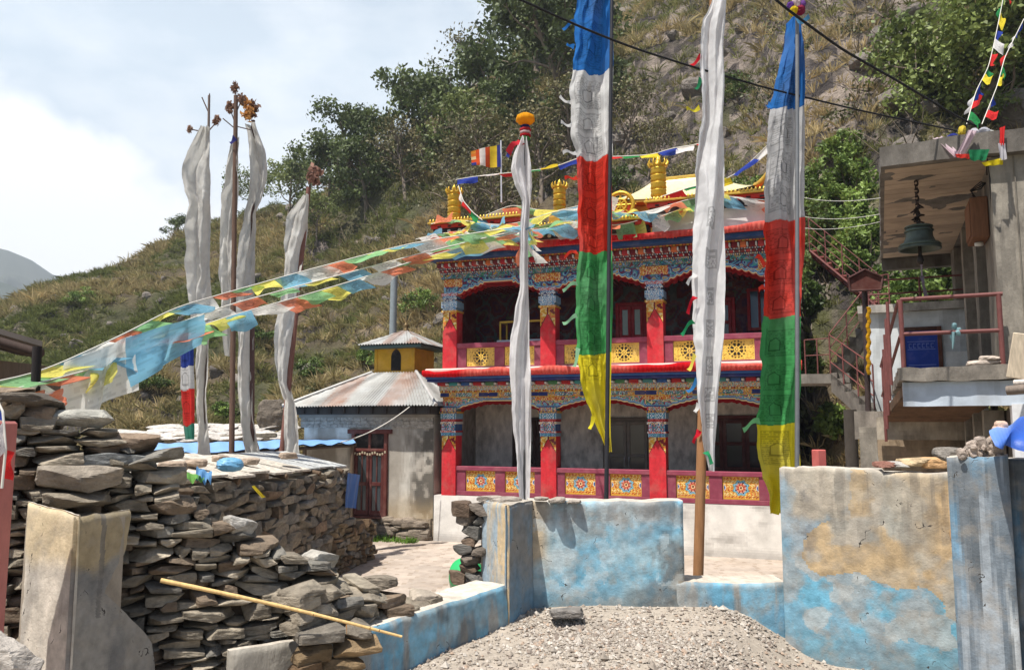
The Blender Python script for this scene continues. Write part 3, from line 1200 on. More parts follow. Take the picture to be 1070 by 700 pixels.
# --- pillars
def pillar(x, z0, zr, zg, zc, zt, lower):
    o = MB()
    w = PWD

    def fn(u, v):
        zz = v + z0
        uu = np.abs(u - w / 2)
        tri = w / 2 * 1.0 * (1 - sstepl(zr, zg - .1, zz))
        gl = pick(np.floor(lots(u * 14 + np.sin(v * 40) * .6, v * 11)), ['gold', 'cream', 'gold', 'orange', 'gold', 'dkred'])
        c = np.where((uu < tri)[..., None], C['pillar'], gl)
        c = np.where((np.abs(uu - tri) < .012)[..., None] & (zz > zr)[..., None], C['dkred'], c)
        n = fbm(np.stack([u * 6, v * 2, 0 * u + x], -1), 3, 8)
        return c * (0.55 + .8 * n)[..., None]
    b = w / 2
    o.box((x - b, .004, z0), (x + b, w, zc), 0, C['pillar'])
    fpanel(o, x - b, x + b, z0, zc, 0, fn, .02)
    p = o.build('pillar', M_ORN, T, world=False)
    c = MB()
    layers = 6
    H = zt - zc
    if lower:
        spec = [(0, .12, 1.02, ['lblue', 'teal', 'blue'], .05), (.12, .18, 1.12, ['red', 'pink', 'white'], .04), (.18, .42, 1.0, ['blue', 'lblue', 'white', 'red', 'blue', 'green', 'lblue'], .1),
                (.42, .5, 1.15, ['white', 'navy', 'gold'], .05), (.5, .6, 1.05, ['red', 'dkred', 'pink'], .06), (.6, .8, 1.12, ['lblue', 'blue', 'white', 'teal'], .08), (.8, .88, 1.25, ['gold', 'navy'], .04), (.88, 1.0, 1.15, ['teal', 'pink', 'lblue', 'red', 'cream'], .07)]
    else:
        spec = [(0, .1, 1.15, ['gold', 'orange', 'cream'], .05), (.1, .22, .95, ['lblue', 'white', 'blue'], .06), (.22, .56, 1.14, ['lblue', 'white', 'blue', 'lblue', 'white'], .09),
                (.56, .66, .85, ['white', 'lblue', 'navy'], .05), (.66, .74, 1.1, ['navy', 'white'], .05), (.74, .84, .95, ['lblue', 'blue', 'white'], .06), (.84, 1.0, 1.15, ['pink', 'white', 'lblue', 'red'], .07)]
    for a, bb, k, pal, s in spec:
        za, zb_ = zc + a * H, zc + bb * H
        hw = b * k
        c.box((x - hw, -.02 * k - hw * .12 + .003, za), (x + hw, w + .02, zb_ - .002), 0, C[pal[0]] * .8)
        fpanel(c, x - hw, x + hw, za, zb_ - .002, -.02 * k - hw * .12, lambda u, v, pal=pal, s=s: lotus(u, v, s, pal, 1, 4), .015)
    c.build('capital', M_ORN, p, world=False)


def sstepl(a, b, x):
    return np.clip((x - a) / (b - a), 0, 1)


def lots(a, b):
    return 3 + 3 * np.sin(a) * np.cos(b)


for x in PX:
    pillar(x, 1.172, 2.32, 2.78, 2.72, 3.45, True)
for x in PX:
    pillar(x, 4.46, 5.48, 5.96, 6.0, 6.52, False)


# --- balustrades with carved panels
def wheel_panel(u, v, W, H):
    x, y = u - W / 2, v - H / 2
    r, a = np.hypot(x, y), np.arctan2(y, x)
    R = H * .40
    n = fbm(np.stack([u * 26, v * 26, 0 * u], -1), 3, 3)
    n2 = np.sin(u * 46 + 3 * np.sin(v * 30)) * np.sin(v * 52 + 2 * np.sin(u * 28))
    g = mixc(lin(226, 188, 84), lin(150, 108, 36), sstep(.35, .95, n * .6 + .4 * (n2 > .35)))
    gap = (r > R * .36) & (r < R * .78) & (np.abs(((a / (math.pi / 4)) + .5) % 1 - .5) > .17)
    g = np.where(gap[..., None], lin(36, 28, 20), g)
    ring = (np.abs(r - R) < R * .09) & (np.abs(((a / (math.pi / 8)) + .5) % 1 - .5) > .25)
    g = np.where(ring[..., None], lin(40, 30, 22), g)
    g = np.where(((r < R * .2) & (r > R * .12))[..., None], lin(90, 60, 26), g)
    edge = np.minimum(np.minimum(u, W - u), np.minimum(v, H - v))
    return np.where((edge < .018)[..., None], lin(238, 208, 110), g)


def flower_panel(u, v, W, H):
    x, y = u - W / 2, v - H / 2
    r, a = np.hypot(x, y), np.arctan2(y, x)
    R = H * .33
    n2 = np.sin(u * 40 + 3 * np.sin(v * 36)) * np.sin(v * 46 + 2 * np.sin(u * 38))
    c = np.where((n2 > .3)[..., None], C['orange'], C['gold'])
    c = np.where((n2 < -.55)[..., None], C['cream'], c)
    c = np.where((n2 > .78)[..., None], C['dkred'], c)
    sx = np.abs(x)
    rs2 = np.hypot(sx - W / 2, y)
    c = np.where((rs2 < R * .42)[..., None], C['white'], c)
    c = np.where((rs2 < R * .34)[..., None], C['blue'], c)
    k = r / R * (1 + .1 * np.cos(8 * a))
    for lim, col in ((1.0, 'teal'), (.9, 'lblue'), (.76, 'blue'), (.68, 'cream'), (.62, 'pink'), (.46, 'orange'), (.34, 'red'), (.26, 'cream'), (.16, 'dkred')):
        c = np.where((k < lim)[..., None], C[col], c)
    pet = (k < .74) & (k > .3) & (np.cos(8 * a) < -.75)
    c = np.where(pet[..., None], C['black'], c)
    edge = np.minimum(np.minimum(u, W - u), np.minimum(v, H - v))
    return np.where((edge < .02)[..., None], C['gold'], c)


def balustrade(z0, z1, za, zb, plist, fn):
    fr = MB()
    x0, x1 = -.12, 8.5
    col = C['maroon']
    fr.bev((x0, .03, z1 - (z1 - zb) + .0), (x1, .24, z1), .012, 0, col * 1.1)
    fr.bev((x0, .05, z0), (x1, .22, za), .01, 0, col)
    cuts = [x0] + [e for p in plist for e in p] + [x1]
    for i in range(0, len(cuts), 2):
        fr.bev((cuts[i], .06, za + .001), (cuts[i + 1], .21, zb - .001), .008, 0, col * 1.0)
    for a, b in plist:
        fr.box((a, .12, za), (b, .2, zb), 0, col * .6)
    o = fr.build('balustrade', M_PAINT, T, world=False)
    for a, b in plist:
        m = MB()
        fpanel(m, a + .004, b - .004, za + .004, zb - .004, .098, lambda u, v, a=a, b=b: fn(u, v, b - a, zb - za), .0125)
        m.box((a + .004, .1, za + .004), (b - .004, .119, zb - .004), 0, C['gold'] * .6)
        m.build('carved_panel', M_ORN, o, world=False)


balustrade(1.18, 1.93, 1.29, 1.82, [(.5, 1.33), (1.6, 2.4), (3.2, 3.98), (4.35, 5.12), (5.95, 6.72), (7.02, 7.84)], flower_panel)
balustrade(4.46, 5.16, 4.54, 5.03, [(.5, 1.3), (1.58, 2.4), (3.2, 3.98), (4.35, 5.12), (5.95, 6.72), (7.02, 7.84)], wheel_panel)


# --- arches
def arch(z_low, z_flat, z_top, y, thick, pal, seed, wav):
    def zb(xs):
        d = np.min(np.abs(xs[:, None] - np.array(PX)[None]), 1)
        t = np.clip((d - .24) / .72, 0, 1)
        z = z_low + (z_flat - z_low) * (t ** .7)
        z = z - wav * np.abs(np.sin(t * math.pi * 4.5)) * (t < 1) - np.where(d < .24, .0, 0)
        return np.where(d < .24, z_low, z)

    m = MB()

    def fn(u, v):
        xw = u - .15
        b = zb(xw.ravel()).reshape(xw.shape) - z_low
        e = v - b
        c = scroll(u, v, .24, pal)
        c = np.where((e < .075)[..., None], C['lblue'], c)
        c = np.where((e < .05)[..., None], C['blue'], c)
        c = np.where((e < .028)[..., None], C['cream'], c)
        d = np.min(np.abs(xw[..., None] - np.array(PX)), -1)
        k = (d < .35) & (v > .2) & (v < .2 + .28)
        c = np.where(k[..., None], lotus(u, v, .12, ['gold', 'cream', 'orange', 'red'], 1, 5), c)
        return c
    G = fpanel(m, -.15, 8.52, z_low, z_top, y, fn, .02, zb)
    back = G.copy()
    back[..., 1] += thick
    m.grid(back, C['dkred'], 0, False)
    m.grid(np.stack([G[:, 0], back[:, 0]], 1), C['red'], 0, False)
    m.build('arch_board', M_ORN, T, world=False)
    # red scalloped valance behind
    xs = np.linspace(-.1, 8.45, 500)
    b = zb(xs) - .07 - .02 * np.abs(np.sin(xs * 16))
    top = np.full_like(xs, z_top - .02)
    m = MB()
    Gv = np.stack([np.stack([xs, np.full_like(xs, y + thick + .04), b], -1), np.stack([xs, np.full_like(xs, y + thick + .04), top], -1)], 1)
    m.grid(Gv, C['red'] * .8, 0, False, flip=True)
    Gb = Gv.copy()
    Gb[..., 1] += .02
    m.grid(Gb, C['red'] * .8, 0, False)
    m.grid(np.stack([Gv[:, 0], Gb[:, 0]], 1), C['red'] * .8)
    m.build('valance', M_CLOTH, T, world=False)


arch(3.42, 3.62, 3.72, .02, .2, ['teal', 'pink', 'lblue', 'green', 'cream', 'navy', 'red', 'lblue', 'teal'], 3, .02)
arch(6.48, 6.76, 6.9, .02, .2, ['navy', 'lblue', 'teal', 'blue', 'dkred', 'navy', 'lblue', 'gold', 'teal', 'red'], 5, .05)


# --- friezes: stepped bands
def band(name, z0, z1, y, fn, col, res=.02, x0=-.2, x1=8.62):
    m = MB()
    m.box((x0, y + .004, z0 + .001), (x1, y + .5, z1 - .001), 0, col)
    fpanel(m, x0, x1, z0, z1, y, fn, res)
    # underside
    return m.build(name, M_ORN, T, world=False)


def loz(u, v, H):
    per = 1.37
    t = (u % per) / per
    l = np.abs(t - .5) * 2
    c = scroll(u, v, .12, ['gold', 'cream', 'orange', 'gold', 'teal', 'gold', 'pink'])
    na = (l > .62) & (np.abs(v - H / 2) < H * .42 - np.maximum(l - .9, 0) * .2)
    c2 = scroll(u, v, .07, ['teal', 'green', 'lblue', 'navy', 'white', 'red', 'teal'])
    c = np.where((l < .34)[..., None], c2, c)
    c = np.where(na[..., None], C['navy'], c)
    return np.where(((v < .02) | (v > H - .02))[..., None], C['gold'], c)


band('frieze', 3.72, 3.86, -.04, lambda u, v: loz(u, v, .14), C['gold'] * .6, .016)
band('frieze', 3.86, 3.9, -.07, lambda u, v: dentil(u, v, .07, ['gold', 'cream', 'orange'], .3, 'dkred'), C['gold'] * .6, .016)
band('frieze', 3.9, 4.02, -.12, lambda u, v: lotus(u, v, .12, ['pink', 'cream', 'teal', 'white', 'gold', 'lblue'], 1.0, 5), C['teal'] * .6, .016)


def beam_ends(z0, z1, y0, y1, per, pals, nm='rafter_ends', x0=-.2, x1=8.62):
    m = MB()
    n = int((x1 - x0) / per)
    for i in range(n):
        a = x0 + i * per
        m.bev((a + per * .06, y0, z0), (a + per * .74, y1, z1), .01, 0, C[pals[i % len(pals)]])
        m.bev((a + per * .78, y0 - .03, z0 + .01), (a + per * .96, y1, z1 - .02), .008, 0, C['white'])
    m.box((x0, y1 - .12, z0), (x1, y1 + .02, z1), 0, C['navy'] * .6)
    return m.build(nm, M_ORN, T, world=False)


beam_ends(4.022, 4.11, -.28, -.02, .34, ['red', 'teal', 'blue', 'red', 'green'])
mb = MB()
mb.bev((-.32, -.62, 4.113), (8.78, 0, 4.18), .012, 0, C['navy'])
mb.bev((-.34, -.66, 4.182), (8.8, 0, 4.24), .012, 0, C['blue'])
tpart(mb, 'cornice', M_PAINT)
mb = MB()
mb.bev((-.38, -.72, 4.242), (8.86, .02, 4.34), .012, 0, lin(196, 60, 66))
mb.bev((-.36, -.68, 4.342), (8.84, .04, 4.45), .03, 0, lin(216, 190, 180))
tpart(mb, 'eave', M_PAINT)

# upper friezes
band('frieze', 6.9, 7.02, -.05, lambda u, v: scroll(u, v, .18, ['teal', 'gold', 'navy', 'lblue', 'dkred', 'teal', 'green', 'navy']), C['teal'] * .5, .016)
band('frieze', 7.02, 7.055, -.09, lambda u, v: dentil(u, v, .05, ['white', 'cream'], .4, 'navy'), C['navy'] * .6, .016)
beam_ends(7.057, 7.12, -.2, -.02, .13, ['dkred', 'red', 'dkred'], 'small_brackets')
band('frieze', 7.122, 7.155, -.22, lambda u, v: dentil(u, v, .06, ['lblue', 'white'], .45, 'dkred'), C['dkred'] * .6, .016)
beam_ends(7.157, 7.27, -.36, -.05, .2, ['dkred', 'red', 'dkred', 'orange'], 'bracket_row')
band('frieze', 7.272, 7.31, -.38, lambda u, v: dentil(u, v, .08, ['gold', 'orange'], .3, 'dkred'), C['dkred'] * .6, .016)
mb = MB()
mb.bev((-.32, -.64, 7.312), (8.78, 0, 7.43), .012, 0, lin(30, 62, 104))
tpart(mb, 'cornice', M_PAINT)
mb = MB()
mb.bev((-.38, -.72, 7.432), (8.86, 6.1, 7.52), .012, 0, lin(196, 60, 56))
tpart(mb, 'eave', M_PAINT)


# --- cloth fringes
def fringe(z_top, z_bot, y, seed, x0=-.4, x1=8.88, side=True):
    rs = np.random.RandomState(seed)
    xs = np.arange(x0, x1, .018)
    n = len(xs)
    p = np.stack([xs, 0 * xs, 0 * xs], -1)
    tp = z_top + .12 * (fbm(p * 1.7, 3, seed) - .5) + .16 * np.maximum(0, fbm(p * .9, 2, seed + 3) - .5) + .03 * np.abs(np.sin(xs * 2.6))
    bt = z_bot + .09 * (fbm(p * 2.3, 3, seed + 5) - .5) + .012 * np.sin(xs * 90)
    nz = 10
    t = np.linspace(0, 1, nz)
    X = np.repeat(xs[:, None], nz, 1)
    Zz = bt[:, None] * (1 - t) + tp[:, None] * t
    bul = .02 + .035 * fbm(np.stack([X * 3, Zz * 6, 0 * X], -1), 3, seed + 7)
    pl = .018 * np.sin(X * 62 + 6 * fbm(np.stack([X * 2, 0 * X, 0 * X], -1), 2, seed))
    Y = y - bul * np.sin(t * math.pi)[None] - pl * (1.2 - t)[None]
    # top folds back over the ledge
    Y[:, -1] += .06
    G = np.stack([X, Y, Zz], -1)
    f = (G[1:, 1:] + G[:-1, :-1]) / 2
    ble = sstep(.40, .56, fbm(np.stack([f[..., 0] * .5, f[..., 2] * 0, 0 * f[..., 0]], -1), 3, seed + 11))
    fine = fbm(f * np.array([30, 0, 4]), 2, 5)
    c = mixc(lin(206, 26, 34), lin(226, 128, 112), np.clip(ble * (.35 + .7 * fine), 0, 1))
    m = MB()
    m.grid(G, c, 0, True, flip=True)
    m.build('cloth_fringe', M_CLOTH, T, world=False)


fringe(4.38, 4.25, -.74, 21)
fringe(7.55, 7.42, -.74, 27)

# --- upper room
mb = MB()


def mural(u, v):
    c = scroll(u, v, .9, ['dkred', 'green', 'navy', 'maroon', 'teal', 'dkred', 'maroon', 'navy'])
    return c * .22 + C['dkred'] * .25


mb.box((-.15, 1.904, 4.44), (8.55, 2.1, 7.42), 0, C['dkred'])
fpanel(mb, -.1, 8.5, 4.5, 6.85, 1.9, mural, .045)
mb.box((-.15, .3, 4.44), (.0, 1.9, 6.9), 0, C['dkred'] * .8)
mb.box((8.38, .44, 4.44), (8.55, 5.8, 7.42), 0, lin(44, 66, 92))
mb.box((-.15, 2.1, 4.44), (.0, 5.8, 7.42), 0, lin(160, 150, 140))
tpart(mb, 'upper_room_wall', M_ORN)
mb = MB()
mb.box((-.1, .26, 6.82), (8.5, 1.9, 6.9), 0, C['dkred'] * .7)
for i in range(60):
    mb.box((i * .142, .26, 6.74), (i * .142 + .06, 1.89, 6.818), 0, C['dkred'])
tpart(mb, 'veranda_ceiling', M_PAINT)
door(4.15, 5.0, 4.46, 6.3, 1.88, lin(150, 30, 38), lin(160, 34, 42), 'door', 2, 2, lin(120, 128, 110), 'red upper door with two glazed leaves')
door(6.4, 7.3, 4.46, 6.3, 1.88, lin(150, 30, 38), lin(140, 28, 36), 'door', 2, 3, lin(60, 60, 66))
for a, b in ((3.2, 3.9), (7.6, 8.2)):
    m = MB()
    for (p, q) in (((a, 5.4), (a + .08, 6.5)), ((b - .08, 5.4), (b, 6.5)), ((a + .08, 6.42), (b - .08, 6.5)), ((a + .08, 5.4), (b - .08, 5.48)), (((a + b) / 2 - .03, 5.48), ((a + b) / 2 + .03, 6.42))):
        m.bev((p[0], 1.8, p[1]), (q[0], 1.9, q[1]), .008, 0, lin(150, 30, 38))
    w = m.build('window', M_PAINT, T, world=False)
    g = MB()
    g.box((a + .08, 1.86, 5.48), (b - .08, 1.88, 6.42), 0, lin(70, 90, 110))
    g.build('pane', M_GLASS, w, world=False)
# glass show case behind the balcony rail
m = MB()
for (p, q) in (((1.2, .7, 5.1), (1.24, .74, 5.78)), ((2.42, .7, 5.1), (2.46, .74, 5.78)), ((1.2, .7, 5.74), (2.46, .74, 5.79)), ((1.2, 1.2, 5.1), (1.24, 1.24, 5.78)), ((2.42, 1.2, 5.1), (2.46, 1.24, 5.78)), ((1.2, .74, 5.741), (1.24, 1.2, 5.79)), ((2.42, .74, 5.741), (2.46, 1.2, 5.79))):
    m.box(p, q, 0, lin(196, 160, 60))
m.box((1.16, .66, 4.6), (2.5, 1.28, 5.08), 0, lin(60, 30, 30))
m.bev((1.14, .64, 5.082), (2.52, 1.3, 5.27), .01, 0, lin(206, 214, 220))
t_ = m.build('display_case', M_PAINT, T, world=False)

# --- roof parapet
def dots(u, v, H):
    per = .3
    x = (u % per) - per / 2
    c = np.where((np.hypot(x, v - H * .42) < H * .34)[..., None], C['white'], lin(36, 30, 40))
    return c


def parapet(x0, x1, zb, y, wall_h):
    m = MB()
    if wall_h > 0:
        m.box((x0, y, zb - wall_h), (x1, y + .25, zb - .002), 0, lin(214, 210, 204))
    w = m.build('parapet_wall', M_WALL, T, world=False) if wall_h > 0 else None
    m = MB()
    fpanel(m, x0 - .05, x1 + .05, zb, zb + .14, y - .06, lambda u, v: dots(u, v, .14), .016)
    m.box((x0 - .05, y - .056, zb + .001), (x1 + .05, y + .3, zb + .139), 0, lin(36, 30, 40))
    m.bev((x0 - .1, y - .14, zb + .142), (x1 + .1, y + .32, zb + .25), .012, 0, lin(196, 52, 40))
    for i in range(int((x1 - x0) / .3)):
        m.box((x0 + i * .3 + .1, y - .143, zb + .15), (x0 + i * .3 + .2, y - .1, zb + .2), 0, lin(60, 20, 24))
    m.build('dotted_band', M_ORN, T, world=False)
    m = MB()
    m.bev((x0 - .16, y - .22, zb + .252), (x1 + .16, y + .36, zb + .3), .012, 0, lin(206, 168, 70))
    xs = np.arange(x0 - .1, x1 + .1, .09)
    for i, a in enumerate(xs):
        m.lathe([(.0, zb + .4), (.028, zb + .36), (.034, zb + .32), (.022, zb + .3)], 6, (a, y - .16, 0), 0, lin(214, 176, 74))
    m.build('gilded_coping', M_GOLD, T, world=False)


parapet(-.15, 2.15, 8.02, -.5, .49)
parapet(2.3, 5.45, 7.68, -.45, .14)
parapet(5.6, 8.7, 8.06, -.5, .53)
# upper gilded roof
m = MB()
x0, x1, y0, y1 = 4.3, 8.0, .9, 4.2
zE, zT = 8.85, 9.6
cx0, cx1, cy0, cy1 = 5.2, 6.9, 1.9, 3.2
sag = []
for (A_, B_, Ct, Dt) in (((x0, y0), (x1, y0), (cx1, cy0), (cx0, cy0)), ((x1, y0), (x1, y1), (cx1, cy1), (cx1, cy0)), ((x1, y1), (x0, y1), (cx0, cy1), (cx1, cy1)), ((x0, y1), (x0, y0), (cx0, cy0), (cx0, cy1))):
    s_ = np.linspace(0, 1, 13)
    t_2 = np.linspace(0, 1, 9)
    Sg, Tg = np.meshgrid(s_, t_2, indexing='ij')
    bx = (np.array(A_)[None, None] * (1 - Sg[..., None]) + np.array(B_) * Sg[..., None])
    tx = (np.array(Dt)[None, None] * (1 - Sg[..., None]) + np.array(Ct) * Sg[..., None])
    xy = bx * (1 - Tg[..., None]) + tx * Tg[..., None]
    z = zE + (zT - zE) * Tg ** 1.35 + .12 * (np.abs(Sg - .5) * 2) ** 4 * (1 - Tg) ** 2
    m.grid(np.concatenate([xy, z[..., None]], -1), lin(240, 226, 176), 0, True)
m.box((x0 + .4, y0 + .4, 7.5), (x1 - .4, y1 - .4, 8.79), 0, lin(190, 150, 60))
m.box((x0 + .02, y0 + .02, 8.8), (x1 - .02, y1 - .02, 8.86), 0, lin(200, 150, 60))
m.bev((cx0, cy0, zT - .02), (cx1, cy1, zT + .1), .02, 0, lin(214, 176, 80))
rf = m.build('gilded_roof', M_GOLD, T, world=False)
for (a, b) in ((x0, y0), (x1, y0), (x1, y1), (x0, y1)):
    m = MB()
    d = norm(np.array([a - 6.1, b - 2.5, 0]))
    pts = [np.array([a, b, zE + .1]) + d * t * .35 + np.array([0, 0, .3 * t ** 2]) for t in np.linspace(-.3, 1, 8)]
    m.tube(pts, [.05, .07, .08, .085, .08, .06, .04, .01], 6, 0, lin(210, 170, 70))
    m.build('roof_corner_ornament', M_GOLD, rf, world=False)


# gilded victory banners and wheel
def banner_cyl(x, y, z, s=1.0):
    m = MB()
    prof = [(.0, 0), (.2, 0), (.21, .04), (.15, .08), (.15, .12)]
    rr = .155
    zz = .12
    for k in range(4):
        prof += [(rr, zz + .01), (rr + .03, zz + .05), (rr + .012, zz + .13), (rr + .03, zz + .16), (rr - .01, zz + .17)]
        zz += .17
    prof += [(.17, zz + .02), (.2, zz + .06), (.13, zz + .1), (.06, zz + .13), (.07, zz + .18), (.03, zz + .25), (.0, zz + .3)]
    pr = np.array(prof) * s
    m.lathe(pr, 18, (x, y, z), 0, lin(204, 162, 50), True)
    for k in range(10):
        a = k * .628
        m.tube([(x + math.cos(a) * .18 * s, y + math.sin(a) * .18 * s, z + (zz + .05) * s), (x + math.cos(a) * .23 * s, y + math.sin(a) * .23 * s, z + (zz + .12) * s), (x + math.cos(a) * .2 * s, y + math.sin(a) * .2 * s, z + (zz + .2) * s)], [.04 * s, .03 * s, .005], 5, 0, lin(204, 162, 50))
    return m.build('victory_banner', M_GOLD, T, world=False)


banner_cyl(.3, -.35, 8.3, 1.0)
banner_cyl(2.95, .6, 8.5, .95)
m = MB()
m.bev((2.7, .4, 7.5), (3.2, .8, 8.5), .02, 0, lin(200, 150, 60))
m.build('banner_base', M_GOLD, T, world=False)
banner_cyl(5.72, -.2, 8.42, 1.08)
m = MB()
an = np.linspace(0, 2 * math.pi, 33)
for r_, w_ in ((.34, .06), (.16, .04)):
    m.tube(np.stack([4.55 + r_ * np.cos(an), 0 * an + .8, 8.72 + r_ * np.sin(an)], -1), w_, 6, 0, lin(204, 162, 50), cap=False)
for k in range(8):
    a = k * math.pi / 4
    m.tube([(4.55, .8, 8.72), (4.55 + .42 * math.cos(a), .8, 8.72 + .42 * math.sin(a))], [.04, .02], 5, 0, lin(204, 162, 50))
m.bev((4.35, .7, 7.5), (4.75, .9, 8.4), .03, 0, lin(190, 150, 50))
m.build('gilded_wheel', M_GOLD, T, world=False)
# ---------------------------------------------------------------- tin roofed shrine left of the temple
S_ = thing('shrine', 'small whitewashed shrine with a rusty tin roof and a yellow lantern turret', 'shrine', (-1.707, 21.2, YARD), math.radians(-20))


def spart(mb, name, mats, parent=None):
    return mb.build(name, mats, parent or S_, world=False)


mb = MB()
xs = np.linspace(-4.45, -.4, 90)
zs = np.linspace(.55, 3.2, 60)
X, Z = np.meshgrid(xs, zs, indexing='ij')
G = np.stack([X, .02 * (fbm(np.stack([X, 0 * X, Z], -1) * 3, 3, 2) - .5), Z], -1)
c = (G[1:, 1:] + G[:-1, :-1]) / 2
n1 = fbm(np.stack([c[..., 0] * 2.5, 0 * c[..., 0], c[..., 2] * .8], -1), 4, 7)
n2 = fbm(c * 5, 3, 9)
col = mixc(lin(206, 202, 192), lin(150, 142, 130), sstep(.4, .65, n1) * .8)
col = mixc(col, lin(52, 48, 44), np.clip(sstep(-1.5, -.55, c[..., 0] + 1.2 * (n1 - .5)) * sstep(.3, .6, n1 + .15), 0, 1) * .75) if False else col * (1 - np.clip(sstep(-1.3, -.5, c[..., 0] + 1.4 * (n1 - .5)) * sstep(.35, .6, n2 + .1), 0, 1) * .7)[..., None]
kk = sstep(1.4, .7, c[..., 2] + .7 * (n1 - .5))
col = col * (1 - .5 * kk)[..., None] + lin(176, 152, 112) * (.5 * kk)[..., None]
mb.grid(G, col, 0, True, flip=True)
mb.box((-4.45, .03, .55), (-.4, 4, 3.2), 0, lin(170, 164, 152))
mb.box((-4.6, -.06, 3.2), (-.35, 4.1, 3.28), 0, lin(150, 144, 134))
spart(mb, 'wall', M_WALL)
mb = MB()
rs = np.random.RandomState(2)
for r in range(3):
    x = -4.55
    while x < -.45:
        L_ = rs.uniform(.16, .26)
        mb.bev((x, -.03 - .012 * (r == 1), 2.92 + r * .095), (min(x + L_ - .006, -.42), .0, 3.01 + r * .095), .006, 0, lin(176, 170, 160) * rs.uniform(.85, 1.05))
        x += L_
spart(mb, 'brick_course', M_STONE)
mb = MB()
mb.bev((-4.75, -.35, 3.28), (-.3, 4.3, 3.52), .01, 0, lin(62, 58, 54))
for i in range(11):
    mb.box((-4.7 + i * .43, -.42, 3.3), (-4.62 + i * .43, -.34, 3.5), 0, lin(52, 46, 42))
spart(mb, 'eave_board', M_WOOD)
# stone plinth with steps
mb = MB()
for i in range(46):
    x = rs.uniform(-2.4, -.5)
    mb.rock((x, -.06, rs.uniform(.0, .5)), (rs.uniform(.25, .5), .3, rs.uniform(.1, .22)), None, 900 + i, lin(136, 124, 110) * rs.uniform(.8, 1.15), 4, 5, .04, 3)
mb.box((-4.4, -.04, -.1), (-.45, .02, .55), 0, lin(150, 136, 116))
mb.box((-4.5, .02, -.1), (-.35, 4.1, .549), 0, lin(150, 136, 116))
spart(mb, 'stone_plinth', M_STONE)
for k in range(3):
    m = MB()
    m.bev((-3.05, -.32 - k * .28, -.05), (-1.95, -.05 - k * .28 + .02, .43 - k * .16), .03, 0, lin(156, 144, 130))
    spart(m, 'step', M_STONE)
# door
x0, x1 = -2.86, -1.75
m = MB()
fr = lin(92, 44, 38)
m.bev((x0, -.09, .56), (x0 + .1, .02, 2.84), .01, 0, fr)
m.bev((x1 - .1, -.09, .56), (x1, .02, 2.84), .01, 0, fr)
m.bev((x0 - .12, -.11, 2.76), (x1 + .12, .02, 2.88), .01, 0, fr)
m.bev((x0 + .1, -.08, 2.28), (x1 - .1, .02, 2.36), .01, 0, fr)
m.bev((-2.34, -.07, 2.36), (-2.27, .01, 2.76), .01, 0, fr)
m.bev((x0 - .05, -.16, .5), (x1 + .05, .0, .56), .01, 0, fr * .8)
m.box((x0 + .1, -.02, .56), (x1 - .1, .01, 2.76), 0, lin(22, 20, 20))
dr = m.build('door', M_PAINT, S_, world=False)
for i in range(2):
    a = x0 + .1 + i * .455
    m = MB()
    for (p, q) in (((a + .01, .56), (a + .09, 2.28)), ((a + .365, .56), (a + .445, 2.28)), ((a + .09, .56), (a + .365, .7)), ((a + .09, 1.36), (a + .365, 1.46)), ((a + .09, 2.18), (a + .365, 2.28))):
        m.bev((p[0], -.06, p[1]), (q[0], -.025, q[1]), .008, 0, lin(84, 38, 34))
    m.box((a + .21, -.05, .7), (a + .25, -.026, 2.18), 0, lin(78, 36, 32))
    lf = m.build('door_leaf', M_PAINT, dr, world=False)
m = MB()
m.box((x0 + .11, -.032, .7), (x1 - .11, -.022, 2.2), 0, lin(52, 60, 66))
m.build('pane', M_GLASS, dr, world=False)
m = MB()
xs = np.linspace(x0 + .05, x1 - .05, 14)
for i, x in enumerate(xs):
    z = 2.3 - .07 * math.sin(i / 13 * math.pi * 3 % math.pi)
    m.bev((x - .025, -.1, z - .06), (x + .025, -.092, z), .004, 0, lin(206, 196, 170))
m.build('garland', M_CLOTH, dr, world=False)


def tin(m, A_, B_, C_, D_, nu, nv, seed, wave=.018, per=.09, rust=.6):
    """corrugated sheet: A-B eave, D-C ridge"""
    A_, B_, C_, D_ = [np.asarray(q, float) for q in (A_, B_, C_, D_)]
    s = np.linspace(0, 1, nu)
    t = np.linspace(0, 1, nv)
    Sg, Tg = np.meshgrid(s, t, indexing='ij')
    e = norm(B_ - A_)
    nrm_ = norm(np.cross(e, D_ - A_))
    if nrm_[2] < 0:
        nrm_ = -nrm_
    lo = A_ + (B_ - A_) * Sg[..., None]
    hi = D_ + (C_ - D_) * Sg[..., None]
    G = lo * (1 - Tg[..., None]) + hi * Tg[..., None]
    u = (G - A_) @ e
    v = Tg
    G = G + nrm_ * (wave * np.sin(u / per * 2 * math.pi))[..., None]
    sheet = np.floor(u / .75)
    G = G + nrm_ * (.02 * _hash(sheet.astype(np.int64), 0 * sheet.astype(np.int64), 0 * sheet.astype(np.int64), seed))[..., None]
    c = (G[1:, 1:] + G[:-1, :-1]) / 2
    uu = (c - A_) @ e
    st = fbm(np.stack([uu * 2.2, c[..., 2] * .25, 0 * uu], -1), 4, seed)
    st2 = fbm(c * 3, 3, seed + 1)
    k = np.clip(sstep(.5, .66, st) * (.4 + st2) * rust, 0, 1)
    cc = mixc(lin(176, 178, 176), lin(140, 138, 132), st2)
    cc = cc * (1 - k)[..., None] + lin(132, 88, 62) * k[..., None]
    m.grid(G, cc, 0, True)
    G2 = G - nrm_ * .012
    m.grid(G2, lin(90, 84, 78), 0, True, flip=True)


